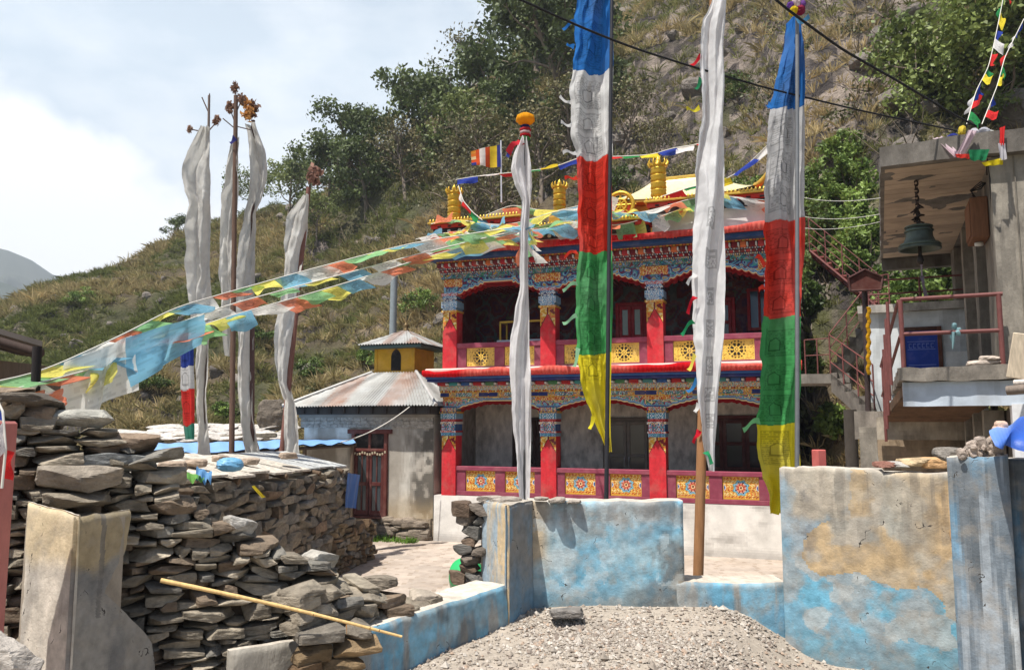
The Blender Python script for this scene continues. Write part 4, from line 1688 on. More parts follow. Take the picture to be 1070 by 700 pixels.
ex0, ex1, ey0, ey1, ez = -4.85, -.1, -.5, 4.4, 3.5
tx0, tx1, ty0, ty1, tz = -2.98, -1.55, 1.2, 2.65, 4.5
m = MB()
tin(m, (ex0, ey0, ez), (ex1, ey0, ez), (tx1, ty0, tz), (tx0, ty0, tz), 380, 14, 4)
tin(m, (ex1, ey0, ez), (ex1, ey1, ez), (tx1, ty1, tz), (tx1, ty0, tz), 300, 10, 6)
tin(m, (ex1, ey1, ez), (ex0, ey1, ez), (tx0, ty1, tz), (tx1, ty1, tz), 200, 6, 8)
tin(m, (ex0, ey1, ez), (ex0, ey0, ez), (tx0, ty0, tz), (tx0, ty1, tz), 200, 6, 9)
rf = spart(m, 'tin_roof', M_TIN)
for (a, b) in (((ex0, ey0, ez), (tx0, ty0, tz)), ((ex1, ey0, ez), (tx1, ty0, tz)), ((ex1, ey1, ez), (tx1, ty1, tz))):
    m = MB()
    m.tube([np.array(a) + [0, 0, .03], np.array(b) + [0, 0, .03]], .05, 6, 0, lin(176, 174, 170))
    m.build('ridge_cap', M_TIN, rf, world=False)
# lantern turret
m = MB()
lx0, lx1, ly0, ly1 = -2.93, -1.63, 1.25, 2.55
yel = lin(206, 158, 40)
m.bev((lx0, ly0, 4.45), (lx1, ly1, 5.3), .02, 0, yel)
m.bev((lx0 - .06, ly0 - .06, 4.44), (lx1 + .06, ly1 + .06, 4.56), .02, 0, yel * .8)
for x in (lx0, lx1 - .08):
    m.bev((x - .01, ly0 - .02, 4.561), (x + .09, ly0 + .06, 5.29), .01, 0, yel * .92)
lt = spart(m, 'lantern_turret', M_PAINT)
m = MB()
cx = -2.28 + .05
pts = [(-.16, 4.56), (.16, 4.56), (.16, 4.98), (.13, 5.08), (.07, 5.15), (0, 5.2), (-.07, 5.15), (-.13, 5.08), (-.16, 4.98)]
v = [(cx + a, ly0 - .012, b) for a, b in pts] + [(cx + a, ly0 + .0, b) for a, b in pts]
k = len(pts)
m.add(v, [tuple(range(k))] + [(i, i + k, (i + 1) % k + k, (i + 1) % k) for i in range(k)], 0, lin(14, 12, 12))
m.build('niche', M_PAINT, lt, world=False)
m = MB()
hx0, hx1, hy0, hy1 = -3.3, -1.2, .85, 2.95
ap = (-2.26, 1.9, 5.82)
cor = [(hx0, hy0, 5.3), (hx1, hy0, 5.3), (hx1, hy1, 5.3), (hx0, hy1, 5.3)]
for i in range(4):
    tin(m, cor[i], cor[(i + 1) % 4], ap, ap, 150, 8, 20 + i)
m.box((hx0 + .06, hy0 + .06, 5.2), (hx1 - .06, hy1 - .06, 5.28), 0, lin(70, 92, 88))
lr = m.build('turret_roof', M_TIN, lt, world=False)
m = MB()
m.lathe([(.09, 5.78), (.1, 5.83), (.05, 5.86), (.08, 5.93), (.08, 5.98), (.03, 6.02), (.035, 6.08), (.0, 6.18)], 12, (ap[0], ap[1], 0), 0, lin(110, 92, 62))
m.build('finial', M_BRONZE, lr, world=False)

# grey pipe mast behind it
m = MB()
a, b = P(409, 352, 25.5), P(412, 284, 25.5)
a[2] = YARD - .1
m.tube([a, b], .115, 10, 0, lin(140, 148, 150))
m.lathe([(.125, b[2] - .02), (.125, b[2] + .03), (.0, b[2] + .05)], 10, (b[0], b[1], 0), 0, lin(140, 148, 150))
tag(m.build('metal_mast', M_METAL, origin=a), 'plain grey metal mast rising behind the yellow lantern turret', 'mast')

# weeds at the foot of the plinth
rs = np.random.RandomState(8)
n = 130
q = np.stack([rs.uniform(-3.4, -.7, n), rs.uniform(-.75, -.3, n), np.full(n, 0.0)], 1)
q[:, 1] -= .3 * (q[:, 0] < -1.9)
q = q @ rotz(math.radians(-20)).T + np.array([-1.707, 21.2, YARD])
V, f, c = blades(q, rs.uniform(.08, .26, n), np.full(n, .014), 12, np.tile(lin(110, 146, 60), (n, 1)) * rs.uniform(.7, 1.2, (n, 1)), .8, 6)
mb = MB()
mb.add(V, f, 0, c)
tag(mb.build('weeds', M_GRASS), kind='stuff')


# ---------------------------------------------------------------- dry stone walls
def dry_wall(A_, B_, thick, ztop, zbot, seed, lr, hr, tone, m=None, n=5, jut=.035, back=True, tint=0.25):
    """courses of separate angular stones between plan points A and B; ztop(s in 0..1)"""
    m = m or MB()
    rs = np.random.RandomState(seed)
    A_, B_ = np.asarray(A_, float)[:2], np.asarray(B_, float)[:2]
    L_ = np.linalg.norm(B_ - A_)
    e = (B_ - A_) / L_
    nn = np.array([e[1], -e[0]])     # outward, to the right of A->B
    ang = math.atan2(e[1], e[0])
    z = zbot
    sid = seed * 1000
    ss = np.linspace(0, 1, 60)
    zmax = max(ztop(s) for s in ss)
    while z < zmax - .01:
        h = rs.uniform(*hr)
        s = -rs.uniform(0, lr[0])
        while s < L_:
            l = rs.uniform(*lr) * (1.25 if h > .8 * hr[1] else 1)
            c = s + l / 2
            zt = ztop(min(max(c / L_, 0), 1))
            if z + h * .45 < zt and c < L_ + .05:
                hh = h * rs.uniform(.85, 1.12)
                top = z + h * 1.6 > zt
                dp = thick * (rs.uniform(.9, 1.0) if top else rs.uniform(.55, .7))
                off = (thick / 2 - dp / 2) + rs.uniform(-jut, jut)
                p = A_ + e * c + nn * off
                g = rs.uniform(.72, 1.18)
                base = tone * g
                r = rs.rand()
                c_hi = rs.uniform(.8, 1.2)
                base = base * c_hi
                if r < tint:
                    base = mixc(base, lin(118, 92, 70) * g, .55)
                elif r < tint + .2:
                    base = mixc(base, lin(118, 118, 114) * g, .7)
                R = rotz(ang + rs.normal(0, .06)) @ roteul(rs.normal(0, .05), rs.normal(0, .06), 0)
                sid += 1
                m.rock((p[0], p[1], z + h / 2), (l * rs.uniform(1.0, 1.1), dp, hh * 1.1), R, sid, base, n, rs.uniform(14, 40), .03, rs.randint(5, 11), 0, .3)
                if back and not top:
                    p2 = A_ + e * c - nn * (thick * .3)
                    m.rock((p2[0], p2[1], z + h / 2), (l, thick * .4, hh), R, sid + 500, base, 3, 5, .05, 3)
            s += l + rs.uniform(.0, .012)
        z += h * .96
    return m


STN = lin(134, 125, 110)
# shed with stone walls, beyond the near wall
A_, B_ = P(150, 500, 10.2), P(352, 490, 17.2)
m = MB()
dry_wall(A_, B_, .5, lambda s: .70 - .18 * s, -1.55, 31, (.22, .55), (.11, .2), STN * .95, m, 5, tint=.16)
SH = thing('stone_shed', 'low dry stone shed under a patched roof of pale sheets', 'shed', (A_[0] - 1.2, 14, YARD))
m.build('stone_wall', M_STONE, SH)
m = MB()
dry_wall(B_ + np.array([0, .1, 0]), B_ + np.array([-2.4, .5, 0]), .4, lambda s: .5, -1.55, 34, (.3, .6), (.14, .24), STN * .8, m, 3, back=False)
m.build('end_wall', M_STONE, SH)
m = MB()
q = [P(165, 505, 10.5), P(356, 488, 17.4)]
ra, rb = q[0] + np.array([.12, 0, .02]), q[1] + np.array([.15, .2, .0])
rc, rd = rb + np.array([-1.45, .4, .30]), ra + np.array([-1.45, .3, .26])
for i in range(9):
    t0, t1 = i / 9, (i + 1) / 9 - .004
    a0, a1 = ra + (rb - ra) * t0, ra + (rb - ra) * t1
    d0, d1 = rd + (rc - rd) * t0, rd + (rc - rd) * t1
    ju = rs.uniform(-.1, .12)
    lift = np.array([0, 0, .02 * (i % 2) + rs.uniform(0, .03)])
    ncol = lin(206, 198, 184) if i < 6 else lin(190, 192, 190)
    ncol = ncol * rs.uniform(.85, 1.05)
    P0 = np.array([a0 + [ju, 0, 0], a1 + [ju, 0, 0], d1, d0]) + lift
    P1 = P0 - np.array([0, 0, .035])
    m.add(np.concatenate([P0, P1]), [(0, 1, 2, 3), (7, 6, 5, 4), (0, 4, 5, 1), (1, 5, 6, 2), (2, 6, 7, 3), (3, 7, 4, 0)], 0, ncol)
m.build('sheet_roof', M_STONE, SH)
m = MB()
for t_ in (.25, .5, .72, .9):
    p0 = ra + (rb - ra) * t_ + np.array([.1, 0, -.08])
    p1 = rd + (rc - rd) * t_ + np.array([0, 0, -.08])
    m.tube([p0, p1], .05, 6, 0, lin(96, 78, 60))
    m.build('roof_beam', M_WOOD, SH)
    m = MB()
# litter stones holding the roof down
for i, (px_, py_, w_) in enumerate(((204, 484, .3), (232, 479, .25), (262, 482, .28), (262, 497, .42), (300, 476, .3), (180, 487, .4))):
    m = MB()
    D_ = 10.8 + (px_ - 165) * .03
    m.rock(P(px_, py_, D_), (w_ * 1.3, w_, w_ * .4), rotz(i), 60 + i, lin(168, 150, 132), 5, 5, .06, 4)
    tag(m.build('roof_stone', M_STONE), ['small brown stone at the left of the shed roof beside the cloth', 'flat stone on the shed roof below the leaning poles', 'flat stone lying mid way along the shed roof', 'square brown stone under the roof edge of the stone shed', 'pale stone near the back of the shed roof', 'large pale stone at the left end of the shed roof'][i], 'stone', 'stones weighing down the shed roof')


def rag(name, pts, col, label, cat_, mat=None, amp=.04, n=12, parent=None, group=None, fold=2.0, colfn=None):
    """cloth patch spanned by four corners A B C D with folds"""
    A_, B_, C_, D_ = [np.asarray(q, float) for q in pts]
    s = np.linspace(0, 1, n)
    Sg, Tg = np.meshgrid(s, s, indexing='ij')
    G = (A_ * (1 - Sg)[..., None] + B_ * Sg[..., None]) * (1 - Tg)[..., None] + (D_ * (1 - Sg)[..., None] + C_ * Sg[..., None]) * Tg[..., None]
    nn = norm(np.cross(B_ - A_, D_ - A_))
    ph = (A_.sum() * 7.3) % 6.28
    w = amp * np.sin(Sg * fold * 6.28 + 1.5 * Tg + ph) * (.3 + .7 * Tg) + amp * .8 * (fbm(np.stack([Sg * 3, Tg * 3, 0 * Sg + ph], -1), 2, 3) - .5)
    G = G + nn * w[..., None]
    m = MB()
    c = col
    if colfn is not None:
        cs, ct = (Sg[1:, 1:] + Sg[:-1, :-1]) / 2, (Tg[1:, 1:] + Tg[:-1, :-1]) / 2
        c = colfn(cs, ct)
    m.grid(G, c, 0, True)
    o = m.build(name, mat or M_CLOTH, parent)
    if parent is None:
        tag(o, label, cat_, group)
    return o


rag('cloth_rag', [P(192, 493, 10.7), P(212, 497, 10.7), P(214, 502, 10.6), P(196, 503, 10.6)], lin(120, 176, 92), 'green rag spread on the edge of the shed roof', 'rag', amp=.05)
rag('cloth_rag', [P(206, 488, 10.9), P(222, 494, 10.7), P(220, 505, 10.6), P(204, 498, 10.6)], lin(110, 160, 206), 'crumpled blue rag between the green rag and the blue bundle', 'rag', amp=.06)
m = MB()
m.rock(P(240, 487, 11.4) + np.array([0, 0, .02]), (.36, .3, .2), rotz(.4), 71, lin(104, 160, 196), 8, 2.6, .1, 1)
tag(m.build('cloth_bundle', M_TARP), 'rounded blue cloth bundle on the middle of the shed roof', 'bundle')
rag('blue_sheet', [P(344, 494, 17.0) + np.array([.4, 0, 0]), P(357, 496, 17.3) + np.array([.4, 0, 0]), P(357, 531, 17.2) + np.array([.3, 0, 0]), P(345, 530, 17.0) + np.array([.3, 0, 0])], lin(70, 104, 160), 'blue plastic sheet hung on the far corner of the stone shed', 'sheet', M_TARP, .03)
rag('yellow_strip', [P(263, 508, 12.6), P(266, 507, 12.6), P(278, 519, 12.6), P(274, 520, 12.6)], lin(220, 200, 60), 'yellow strip poking from under the shed roof', 'strip', amp=.02)
# lower wall end in front of the courtyard
m = MB()
dry_wall(P(340, 560, 16.4), P(382, 560, 18.6), .5, lambda s: -.42 - .25 * s, -1.55, 37, (.14, .34), (.09, .16), lin(120, 106, 84), m, 4)
tag(m.build('stone_wall', M_STONE), 'short brown dry stone wall ending at the courtyard below the shrine door', 'stone wall')

# lean-to with blue plastic roof and the slate roofed hut behind
LT = thing('lean_to', 'open lean to under a pale blue plastic roof sheet behind the poles', 'lean-to', P(260, 520, 21) * np.array([1, 1, 0]) + np.array([0, 0, YARD]))
m = MB()
a, b, c_, d_ = P(146, 474, 19.5), P(372, 460, 20.5), P(366, 456, 23), P(140, 462, 22.5)
s = np.linspace(0, 1, 60)
t = np.linspace(0, 1, 12)
Sg, Tg = np.meshgrid(s, t, indexing='ij')
G = (a * (1 - Sg)[..., None] + b * Sg[..., None]) * (1 - Tg)[..., None] + (d_ * (1 - Sg)[..., None] + c_ * Sg[..., None]) * Tg[..., None]
G[..., 2] += .05 * np.sin(Sg * 70) * (1 - .6 * Tg) * (fbm(np.stack([Sg * 5, Tg, 0 * Sg], -1), 2, 3)) - .1 * fbm(np.stack([Sg * 9, Tg * 2, 0 * Sg], -1), 3, 4)
m.grid(G, lin(120, 164, 214), 0, True)
G2 = G.copy()
G2[..., 2] -= .03
m.grid(G2, lin(60, 80, 110), 0, True, flip=True)  # underside painted a darker blue than the top, standing for its shade
m.build('plastic_roof', M_TARP, LT)
for i, u in enumerate((.02, .25, .5, .75, .98)):
    m = MB()
    p = a + (b - a) * u + np.array([0, .1, -.08])
    p0 = p.copy()
    p0[2] = YARD - .05
    m.tube([p0, p], .05, 6, 0, lin(96, 80, 64))
    m.build('post', M_WOOD, LT)
m = MB()
m.tube([a + [0, .1, -.12], b + [0, .1, -.12]], .05, 6, 0, lin(80, 66, 54))
m.build('beam', M_WOOD, LT)
HT = thing('stone_hut', 'low stone hut with pale slate roof on the far side of the lean to', 'hut', P(200, 470, 26.5) * np.array([1, 1, 0]) + np.array([0, 0, YARD]))
m = MB()
a, b = P(120, 470, 25.5), P(300, 468, 26.5)
dry_wall(a, b, .5, lambda s: 1.0, -1.55, 41, (.4, .8), (.2, .32), STN, m, 3, back=False)
m.build('stone_wall', M_STONE, HT)
m = MB()
for i in range(70):
    u, v = rs.uniform(0, 1), rs.uniform(0, 1)
    p = (a + (b - a) * u) + np.array([0, 2.6 * v - .3, 0])
    p[2] = 1.02 + .40 * v + .05 * rs.rand()
    m.rock(p, (rs.uniform(.6, 1.1), rs.uniform(.5, .9), .07), roteul(.16, rs.normal(0, .05), rs.normal(0, .3)), 700 + i, lin(196, 190, 182) * rs.uniform(.8, 1.1), 3, 6, .04, 3)
m.build('slate_roof', M_STONE, HT)
m = MB()
m.rock(P(284, 440, 28) + np.array([0, 0, .2]), (1.0, .9, 1.1), rotz(.3), 88, lin(120, 110, 98), 12, 2.6, .14, 5)
tag(m.build('boulder', M_ROCK), 'tall grey boulder on the slope behind the pair of white flags', 'boulder')
# dark roof corner of a house beyond the left edge
HR = thing('tin_house', 'dark roof corner of a house poking in at the left edge', 'house', P(-60, 500, 7.4) * np.array([1, 1, 0]) + np.array([0, 0, YARD]))
m = MB()
a, b, c_, d_ = P(44, 362, 7.4), P(-160, 302, 7.4), P(-190, 300, 10.5), P(20, 362, 10.5)
v = np.array([a, b, c_, d_])
m.add(np.concatenate([v, v + [0, 0, .05]]), [(3, 2, 1, 0), (4, 5, 6, 7), (0, 1, 5, 4), (1, 2, 6, 5), (2, 3, 7, 6), (3, 0, 4, 7)], 0, lin(92, 84, 78))
m.build('tin_roof', M_TIN, HR)
m = MB()
for k in range(5):
    t_ = k / 4
    p, q = a * (1 - t_) + d_ * t_, b * (1 - t_) + c_ * t_
    m.tube([p - [0, 0, .07], q - [0, 0, .07]], .05, 5, 0, lin(58, 44, 38))
m.build('rafter', M_WOOD, HR)
m = MB()
p = P(-40, 400, 8.6)
m.box((p[0] - 3, p[1] - .2, YARD - .1), (p[0], p[1] + 2, 2.3), 0, lin(96, 84, 72))
m.build('wall', M_WOOD, HR)
# ---------------------------------------------------------------- foreground walls
def slab(name, A_, B_, thick, ztop, zbot, cfn, label, cat_='wall', res=.014, disp=.012, seed=1, parent=None, mat=None, topcol=None, sidecol=None, mb=None, edge=None):
    """upright plastered slab: front face from A to B (seen from the right of A->B), rough edges; colours by cfn(s metres, z)"""
    m = mb or MB()
    A_, B_ = np.asarray(A_, float)[:2], np.asarray(B_, float)[:2]
    L_ = np.linalg.norm(B_ - A_)
    e = (B_ - A_) / L_
    nn = np.array([e[1], -e[0]])
    nx = max(4, int(L_ / res))
    zt = max(ztop(0), ztop(L_), ztop(L_ / 2))
    nz = max(4, int((zt - zbot) / res))
    s = np.linspace(0, L_, nx + 1)
    tp = np.array([ztop(x) for x in s])
    tp = tp + .018 * (fbm(np.stack([s * 9, 0 * s + seed, 0 * s], -1), 4, seed) - .5) + .03 * np.minimum(0, fbm(np.stack([s * 3, 0 * s + seed, 0 * s], -1), 3, seed + 3) - .45)
    t = np.linspace(0, 1, nz + 1)
    S2 = np.repeat(s[:, None], nz + 1, 1)
    Z2 = zbot * (1 - t)[None] + tp[:, None] * t[None]
    if edge is not None:
        S2 = S2 * (edge(Z2) / L_)
    q = np.stack([S2, Z2, 0 * S2 + seed], -1)
    dn = disp * ((fbm(q * 4, 4, seed + 7) - .5) * 2 + .35 * (fbm(q * 22, 3, seed + 9) - .5))
    rim = np.minimum(np.minimum(S2, L_ - S2), tp[:, None] - Z2)
    dn = dn - .02 * np.exp(-rim / .012)
    pl = A_ + e * S2[..., None] + nn * dn[..., None]
    Gf = np.concatenate([pl, Z2[..., None]], -1)
    plb = A_ + e * S2[..., None] - nn * (thick + dn * .5)[..., None]
    Gb = np.concatenate([plb, Z2[..., None]], -1)
    c = (q[1:, 1:] + q[:-1, :-1]) / 2
    col = cfn(c[..., 0], c[..., 1])
    m.grid(Gf, col, 0, True, flip=True)
    m.grid(Gb, col * .9, 0, True)
    tc_ = lin(186, 178, 166) if topcol is None else topcol
    k = 5
    w = np.linspace(0, 1, k)[None, :, None]
    top = Gf[:, -1][:, None] * (1 - w) + Gb[:, -1][:, None] * w
    top[:, 1:-1, 2] += .02 * (fbm(top[:, 1:-1] * 14, 3, seed) - .5)
    m.grid(top, tc_, 0, False, flip=True)
    sc_ = col[0, :, None] * np.ones((1, k - 1, 1)) if sidecol is None else np.broadcast_to(sidecol, (nz, k - 1, 3))
    e0 = Gf[0][:, None] * (1 - w) + Gb[0][:, None] * w
    m.grid(e0, sc_, 0, False)
    sc_ = col[-1, :, None] * np.ones((1, k - 1, 1)) if sidecol is None else np.broadcast_to(sidecol, (nz, k - 1, 3))
    e1 = Gf[-1][:, None] * (1 - w) + Gb[-1][:, None] * w
    m.grid(e1, sc_, 0, False, flip=True)
    if mb is not None:
        return m
    o = m.build(name, mat or M_PLAST, parent)
    if parent is None:
        tag(o, label, cat_)
    return o


def n2d(s, z, k, o=4, sd=1, ax=1.0):
    return fbm(np.stack([s * k * ax, z * k, 0 * s + sd], -1), o, sd)


def lerp(c, col, k):
    k = np.clip(k, 0, 1)[..., None]
    return c * (1 - k) + np.asarray(col) * k


def cracks(c, s, z, sd, amt=.8):
    a = np.abs(n2d(s, z, 2.3, 4, sd) - .5)
    b = n2d(s, z, .9, 2, sd + 5)
    return lerp(c, lin(60, 54, 50), (a < .0035) * (b > .52) * amt)


BLU, SKYB, PALE, GRY, OCH, DRK = lin(116, 160, 180), lin(104, 168, 194), lin(186, 198, 200), lin(150, 154, 154), lin(188, 164, 128), lin(92, 96, 98)


def col_main(s, z):
    L_ = 1.25
    a, b, d = n2d(s, z, 2.2, 5, 3), n2d(s, z, 6, 4, 5), n2d(s, z, 16, 3, 7)
    st = n2d(s, z * .25, 7, 4, 9)
    c = mixc(lin(118, 168, 190), lin(156, 186, 196), sstep(.4, .6, a))
    c = lerp(c, SKYB, sstep(.5, .68, b) * sstep(.75, .2, z) * .8)
    c = lerp(c, PALE, sstep(.52, .68, n2d(s, z, 3.5, 4, 21)) * .8)
    c = lerp(c, GRY * .9, sstep(.5, .66, b) * sstep(.5, .8, z) * .8)
    c = lerp(c, DRK, sstep(.5, .62, n2d(s, z, 3, 5, 25) + .16 * sstep(.6, 1.2, s)) * sstep(.62, 1.15, s + .4 * (a - .5)) * .8)
    c = lerp(c, OCH, sstep(.24, .1, s + .12 * (a - .5)) * sstep(.3, .5, z + .2 * (b - .5)) * .85)
    c = lerp(c, OCH * .9, sstep(.58, .7, n2d(s, z, 3, 4, 33)) * sstep(.5, .2, z) * .6)
    c = lerp(c, lin(150, 148, 144), sstep(.72, .8, z + .1 * (st - .5)) * sstep(.4, .6, st) * .5)
    c = lerp(c, PALE * 1.05, sstep(.61, .66, n2d(s, z, 8, 5, 181)) * .4)
    c = lerp(c, lin(104, 100, 94), sstep(.55, .66, n2d(s, z * .1, 15, 4, 183)) * sstep(.35, .85, z) * .25)
    c = lerp(c, lin(120, 110, 96), sstep(.28, .05, z + .15 * (b - .5)) * .5)
    c = c * (.9 + .25 * d)[..., None]
    return c


def inpoly(x, y, pts):
    r = np.zeros(x.shape, bool)
    k = len(pts)
    for i in range(k):
        x0, y0 = pts[i]
        x1, y1 = pts[(i + 1) % k]
        if y0 != y1:
            r ^= ((y0 > y) != (y1 > y)) & (x < (x1 - x0) * (y - y0) / (y1 - y0) + x0)
    return r.astype(float)


def col_panel(s, z):
    a, b, d = n2d(s, z, 1.8, 5, 53), n2d(s, z, 5, 4, 55), n2d(s, z, 16, 3, 57)
    c = mixc(lin(154, 166, 172), lin(130, 152, 164), sstep(.4, .6, b))
    c = lerp(c, BLU, sstep(.5, .62, n2d(s * 1.5, z * .5, 4, 4, 61)) * .55)
    ws = s + .12 * (a - .5) + .10 * (b - .5) + .07 * (d - .5)
    wz = z + .16 * (n2d(s, z, 2.6, 4, 58) - .5) + .10 * (n2d(s, z, 8, 3, 59) - .5)
    band = inpoly(ws, wz, [(.5, 1.3), (1.6, 1.3), (1.6, -.6), (1.40, -.6), (1.30, .1), (1.05, .30), (.6, .40), (.25, .34), (.12, .48), (.18, .70), (.5, .82)])
    c = lerp(c, mixc(OCH, OCH * .86, sstep(.4, .6, n2d(s, z, 6, 4, 60))), band * (.55 + .45 * sstep(.38, .5, n2d(s, z, 4, 5, 62))))
    c = lerp(c, OCH, (1 - band) * sstep(.48, .66, n2d(s, z, 3, 5, 69) + .10 * sstep(.3, .6, z)) * sstep(.3, .5, z + .2 * (b - .5)) * .6)
    c = lerp(c, lin(170, 160, 142), band * sstep(.52, .66, n2d(s, z, 3, 5, 64)) * .6)
    low = sstep(.50, .42, z + .3 * (b - .5) + .05 * s) * (1 - band)
    c = lerp(c, mixc(lin(116, 160, 180), lin(106, 168, 192), sstep(.45, .62, n2d(s, z, 5, 4, 63))), low * .9)
    c = lerp(c, GRY * 1.05, low * sstep(.5, .62, n2d(s, z, 4, 5, 65)) * .8)
    c = lerp(c, lin(170, 172, 168), (1 - band) * low * sstep(.60, .64, n2d(s, z, 4.5, 4, 68)) * .7)
    c = lerp(c, lin(170, 122, 74), sstep(1.37, 1.42, s + .06 * (d - .5)) * .9)
    c = lerp(c, lin(96, 96, 98), sstep(.6, .7, n2d(s, z, 5, 5, 71)) * sstep(.4, .1, s) * .7)
    c = lerp(c, lin(104, 100, 94), sstep(.56, .66, n2d(s, z * .1, 15, 4, 193)) * sstep(.4, 1.1, z) * .45)
    c = lerp(c, lin(112, 104, 92), sstep(.05, -.3, z + .2 * (b - .5)) * .45)
    c = c * (.88 + .28 * d)[..., None]
    return c


def col_low(s, z):
    b, d = n2d(s, z, 5, 4, 85), n2d(s, z, 16, 3, 87)
    st = n2d(s, z * .2, 8, 4, 83)
    c = mixc(lin(140, 170, 182), lin(108, 152, 174), sstep(.4, .6, b))
    c = lerp(c, lin(110, 172, 200), sstep(.55, .66, n2d(s, z, 6, 3, 91)) * .6)
    c = lerp(c, lin(168, 156, 140), sstep(.55, .68, st) * .7)
    c = lerp(c, lin(86, 90, 92), sstep(.55, .66, n2d(s, z * .4, 6, 4, 93)) * .6)
    return c * (.88 + .25 * d)[..., None]


def col_pill(s, z):
    st = n2d(s, z * .06, 22, 4, 103)
    st2 = n2d(s, z * .12, 9, 4, 107)
    d = n2d(s, z, 14, 4, 109)
    c = mixc(lin(146, 154, 160), lin(104, 114, 122), sstep(.38, .62, st))
    c = lerp(c, lin(196, 200, 200), sstep(.58, .7, st2) * .7)
    c = lerp(c, lin(86, 92, 96), sstep(.56, .68, n2d(s, z * .1, 14, 4, 111)) * .7)
    c = lerp(c, lin(92, 146, 178), sstep(.55, .7, n2d(s, z * .2, 6, 3, 113)) * .5)
    return c * (.85 + .3 * d)[..., None]


# post and main wall, one masonry piece
z1 = P(530, 613, 6.3)[2]
i0, i1 = P(558, 525, 6.75), P(714, 523, 6.75)
pc, pl_ = P(530, 525, 6.3), P(503, 527, 6.72)
ztop_m = P(630, 525, 6.75)[2]
MW = thing('blue_wall', 'chipped pale blue plaster wall with a square post at its left end', 'wall', (P(630, 600, 6.8)[0], 6.8, 0))
slab('wall_panel', i0 - np.array([.05, 0, 0]), i1, .26, lambda s: ztop_m + .01, -1.6, col_main, '', seed=3, parent=MW)
m = MB()
zt = P(530, 527, 6.3)[2]


def col_post_l(s, z):
    a = n2d(s, z * .3, 8, 4, 121)
    c = mixc(lin(198, 176, 140), lin(150, 166, 176), sstep(.42, .6, a + .25 * (s < .12) - .2 * (s > .3)))
    return lerp(c, GRY, sstep(.6, .7, n2d(s, z, 6, 4, 123)) * .6)


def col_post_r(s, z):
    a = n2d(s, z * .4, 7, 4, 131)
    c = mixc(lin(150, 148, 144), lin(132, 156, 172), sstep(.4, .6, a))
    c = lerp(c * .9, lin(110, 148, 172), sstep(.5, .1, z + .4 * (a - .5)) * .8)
    return c * .85  # grey blue and darkened: the shade of this face is put into its colour


slab('', pl_, pc, .02, lambda s: zt, -1.6, col_post_l, '', seed=5, mb=m)
slab('', pc, i0 + np.array([.0, .0, 0]), .02, lambda s: zt - .004, -1.6, col_post_r, '', seed=6, mb=m)
q4 = [pl_[:2], pc[:2] + np.array([0, .02]), i0[:2] + np.array([-.02, .0]), i0[:2] + np.array([-.25, .3])]
m.add([np.array([*q, z_]) for z_ in (-1.6, zt - .012) for q in q4], [(4, 5, 6, 7), (0, 1, 5, 4), (1, 2, 6, 5), (2, 3, 7, 6), (3, 0, 4, 7)], 0, lin(170, 162, 150))
m.build('post', M_PLAST, MW)
# stones on top of the main wall
rs = np.random.RandomState(4)
for i, (px_, py_, w_) in enumerate(((512, 521, .16), (527, 523, .2), (582, 522, .14), (566, 521, .1), (600, 524, .09))):
    m = MB()
    m.rock(P(px_, py_, 6.72), (w_ * 1.4, w_, w_ * .32), rotz(i * .7), 140 + i, lin(168, 158, 146), 5, 4, .07, 4)
    tag(m.build('coping_stone', M_STONE), ['flat stone on the top left edge of the blue wall post', 'wide thin stone on the post beside the flagpole', 'pale lump of mortar on the blue wall right of the post', 'small stone in the corner where post and blue wall meet', 'tiny chip of stone on top of the blue wall'][i], 'stone', 'loose stones on the blue wall')
# stack of stones left of the post
m = MB()
dry_wall(P(488, 560, 6.85), P(505, 560, 6.8), .3, lambda s: ztop_m - .03, -1.55, 51, (.13, .17), (.06, .12), lin(116, 106, 96), m, 5, .02, False)
tag(m.build('stone_stack', M_STONE), 'narrow stack of dark stones against the left side of the post', 'stone stack')
# low walls
slab('low_wall', P(366, 668, 4.92), P(533, 613, 6.33), .34, lambda s: z1 + .005 * s, -.7, col_low, 'low pale blue plaster wall running from the stone wall to the post', seed=7, topcol=lin(196, 186, 172))
z2 = P(760, 609, 6.72)[2]
slab('sill_wall', P(706, 609, 6.74), P(822, 609, 6.74), .34, lambda s: z2, -1.6, col_low, 'knee high blue wall bridging the gap where the wooden flagpole stands', seed=9, topcol=lin(190, 180, 166))
# right panel
zr = P(815, 492, 6.66)[2]


def top_panel(s):
    return zr + .03 - .012 * (s < .12) - .02 * (s > .78) + .05 * sstep(.9, 1.4, s) * 0


slab('blue_wall', P(814, 492, 6.68), P(1006, 490, 6.1), .3, top_panel, -1.6, col_panel, 'wide plaster wall with a big ochre patch over peeling blue paint', seed=11)
# right pillar
zp = P(1000, 478, 5.15)[2]
m = MB()
slab('', P(989, 482, 5.2), P(1053, 480, 5.02), .4, lambda s: zp + .03 * s, -1.0, col_pill, '', seed=13, mb=m, disp=.008)
tag(m.build('gate_pillar', M_PLAST), 'streaky grey blue plaster pillar at the right edge', 'pillar')
slab('side_wall', P(1054, 486, 5.3), P(1180, 480, 5.0), .3, lambda s: zp - .02, -1.0, lambda s, z: col_pill(s, z) * .8, 'grey blue wall continuing right from the streaky pillar', seed=15)  # pillar colour dimmed, the tarpaulin's shade painted into this wall
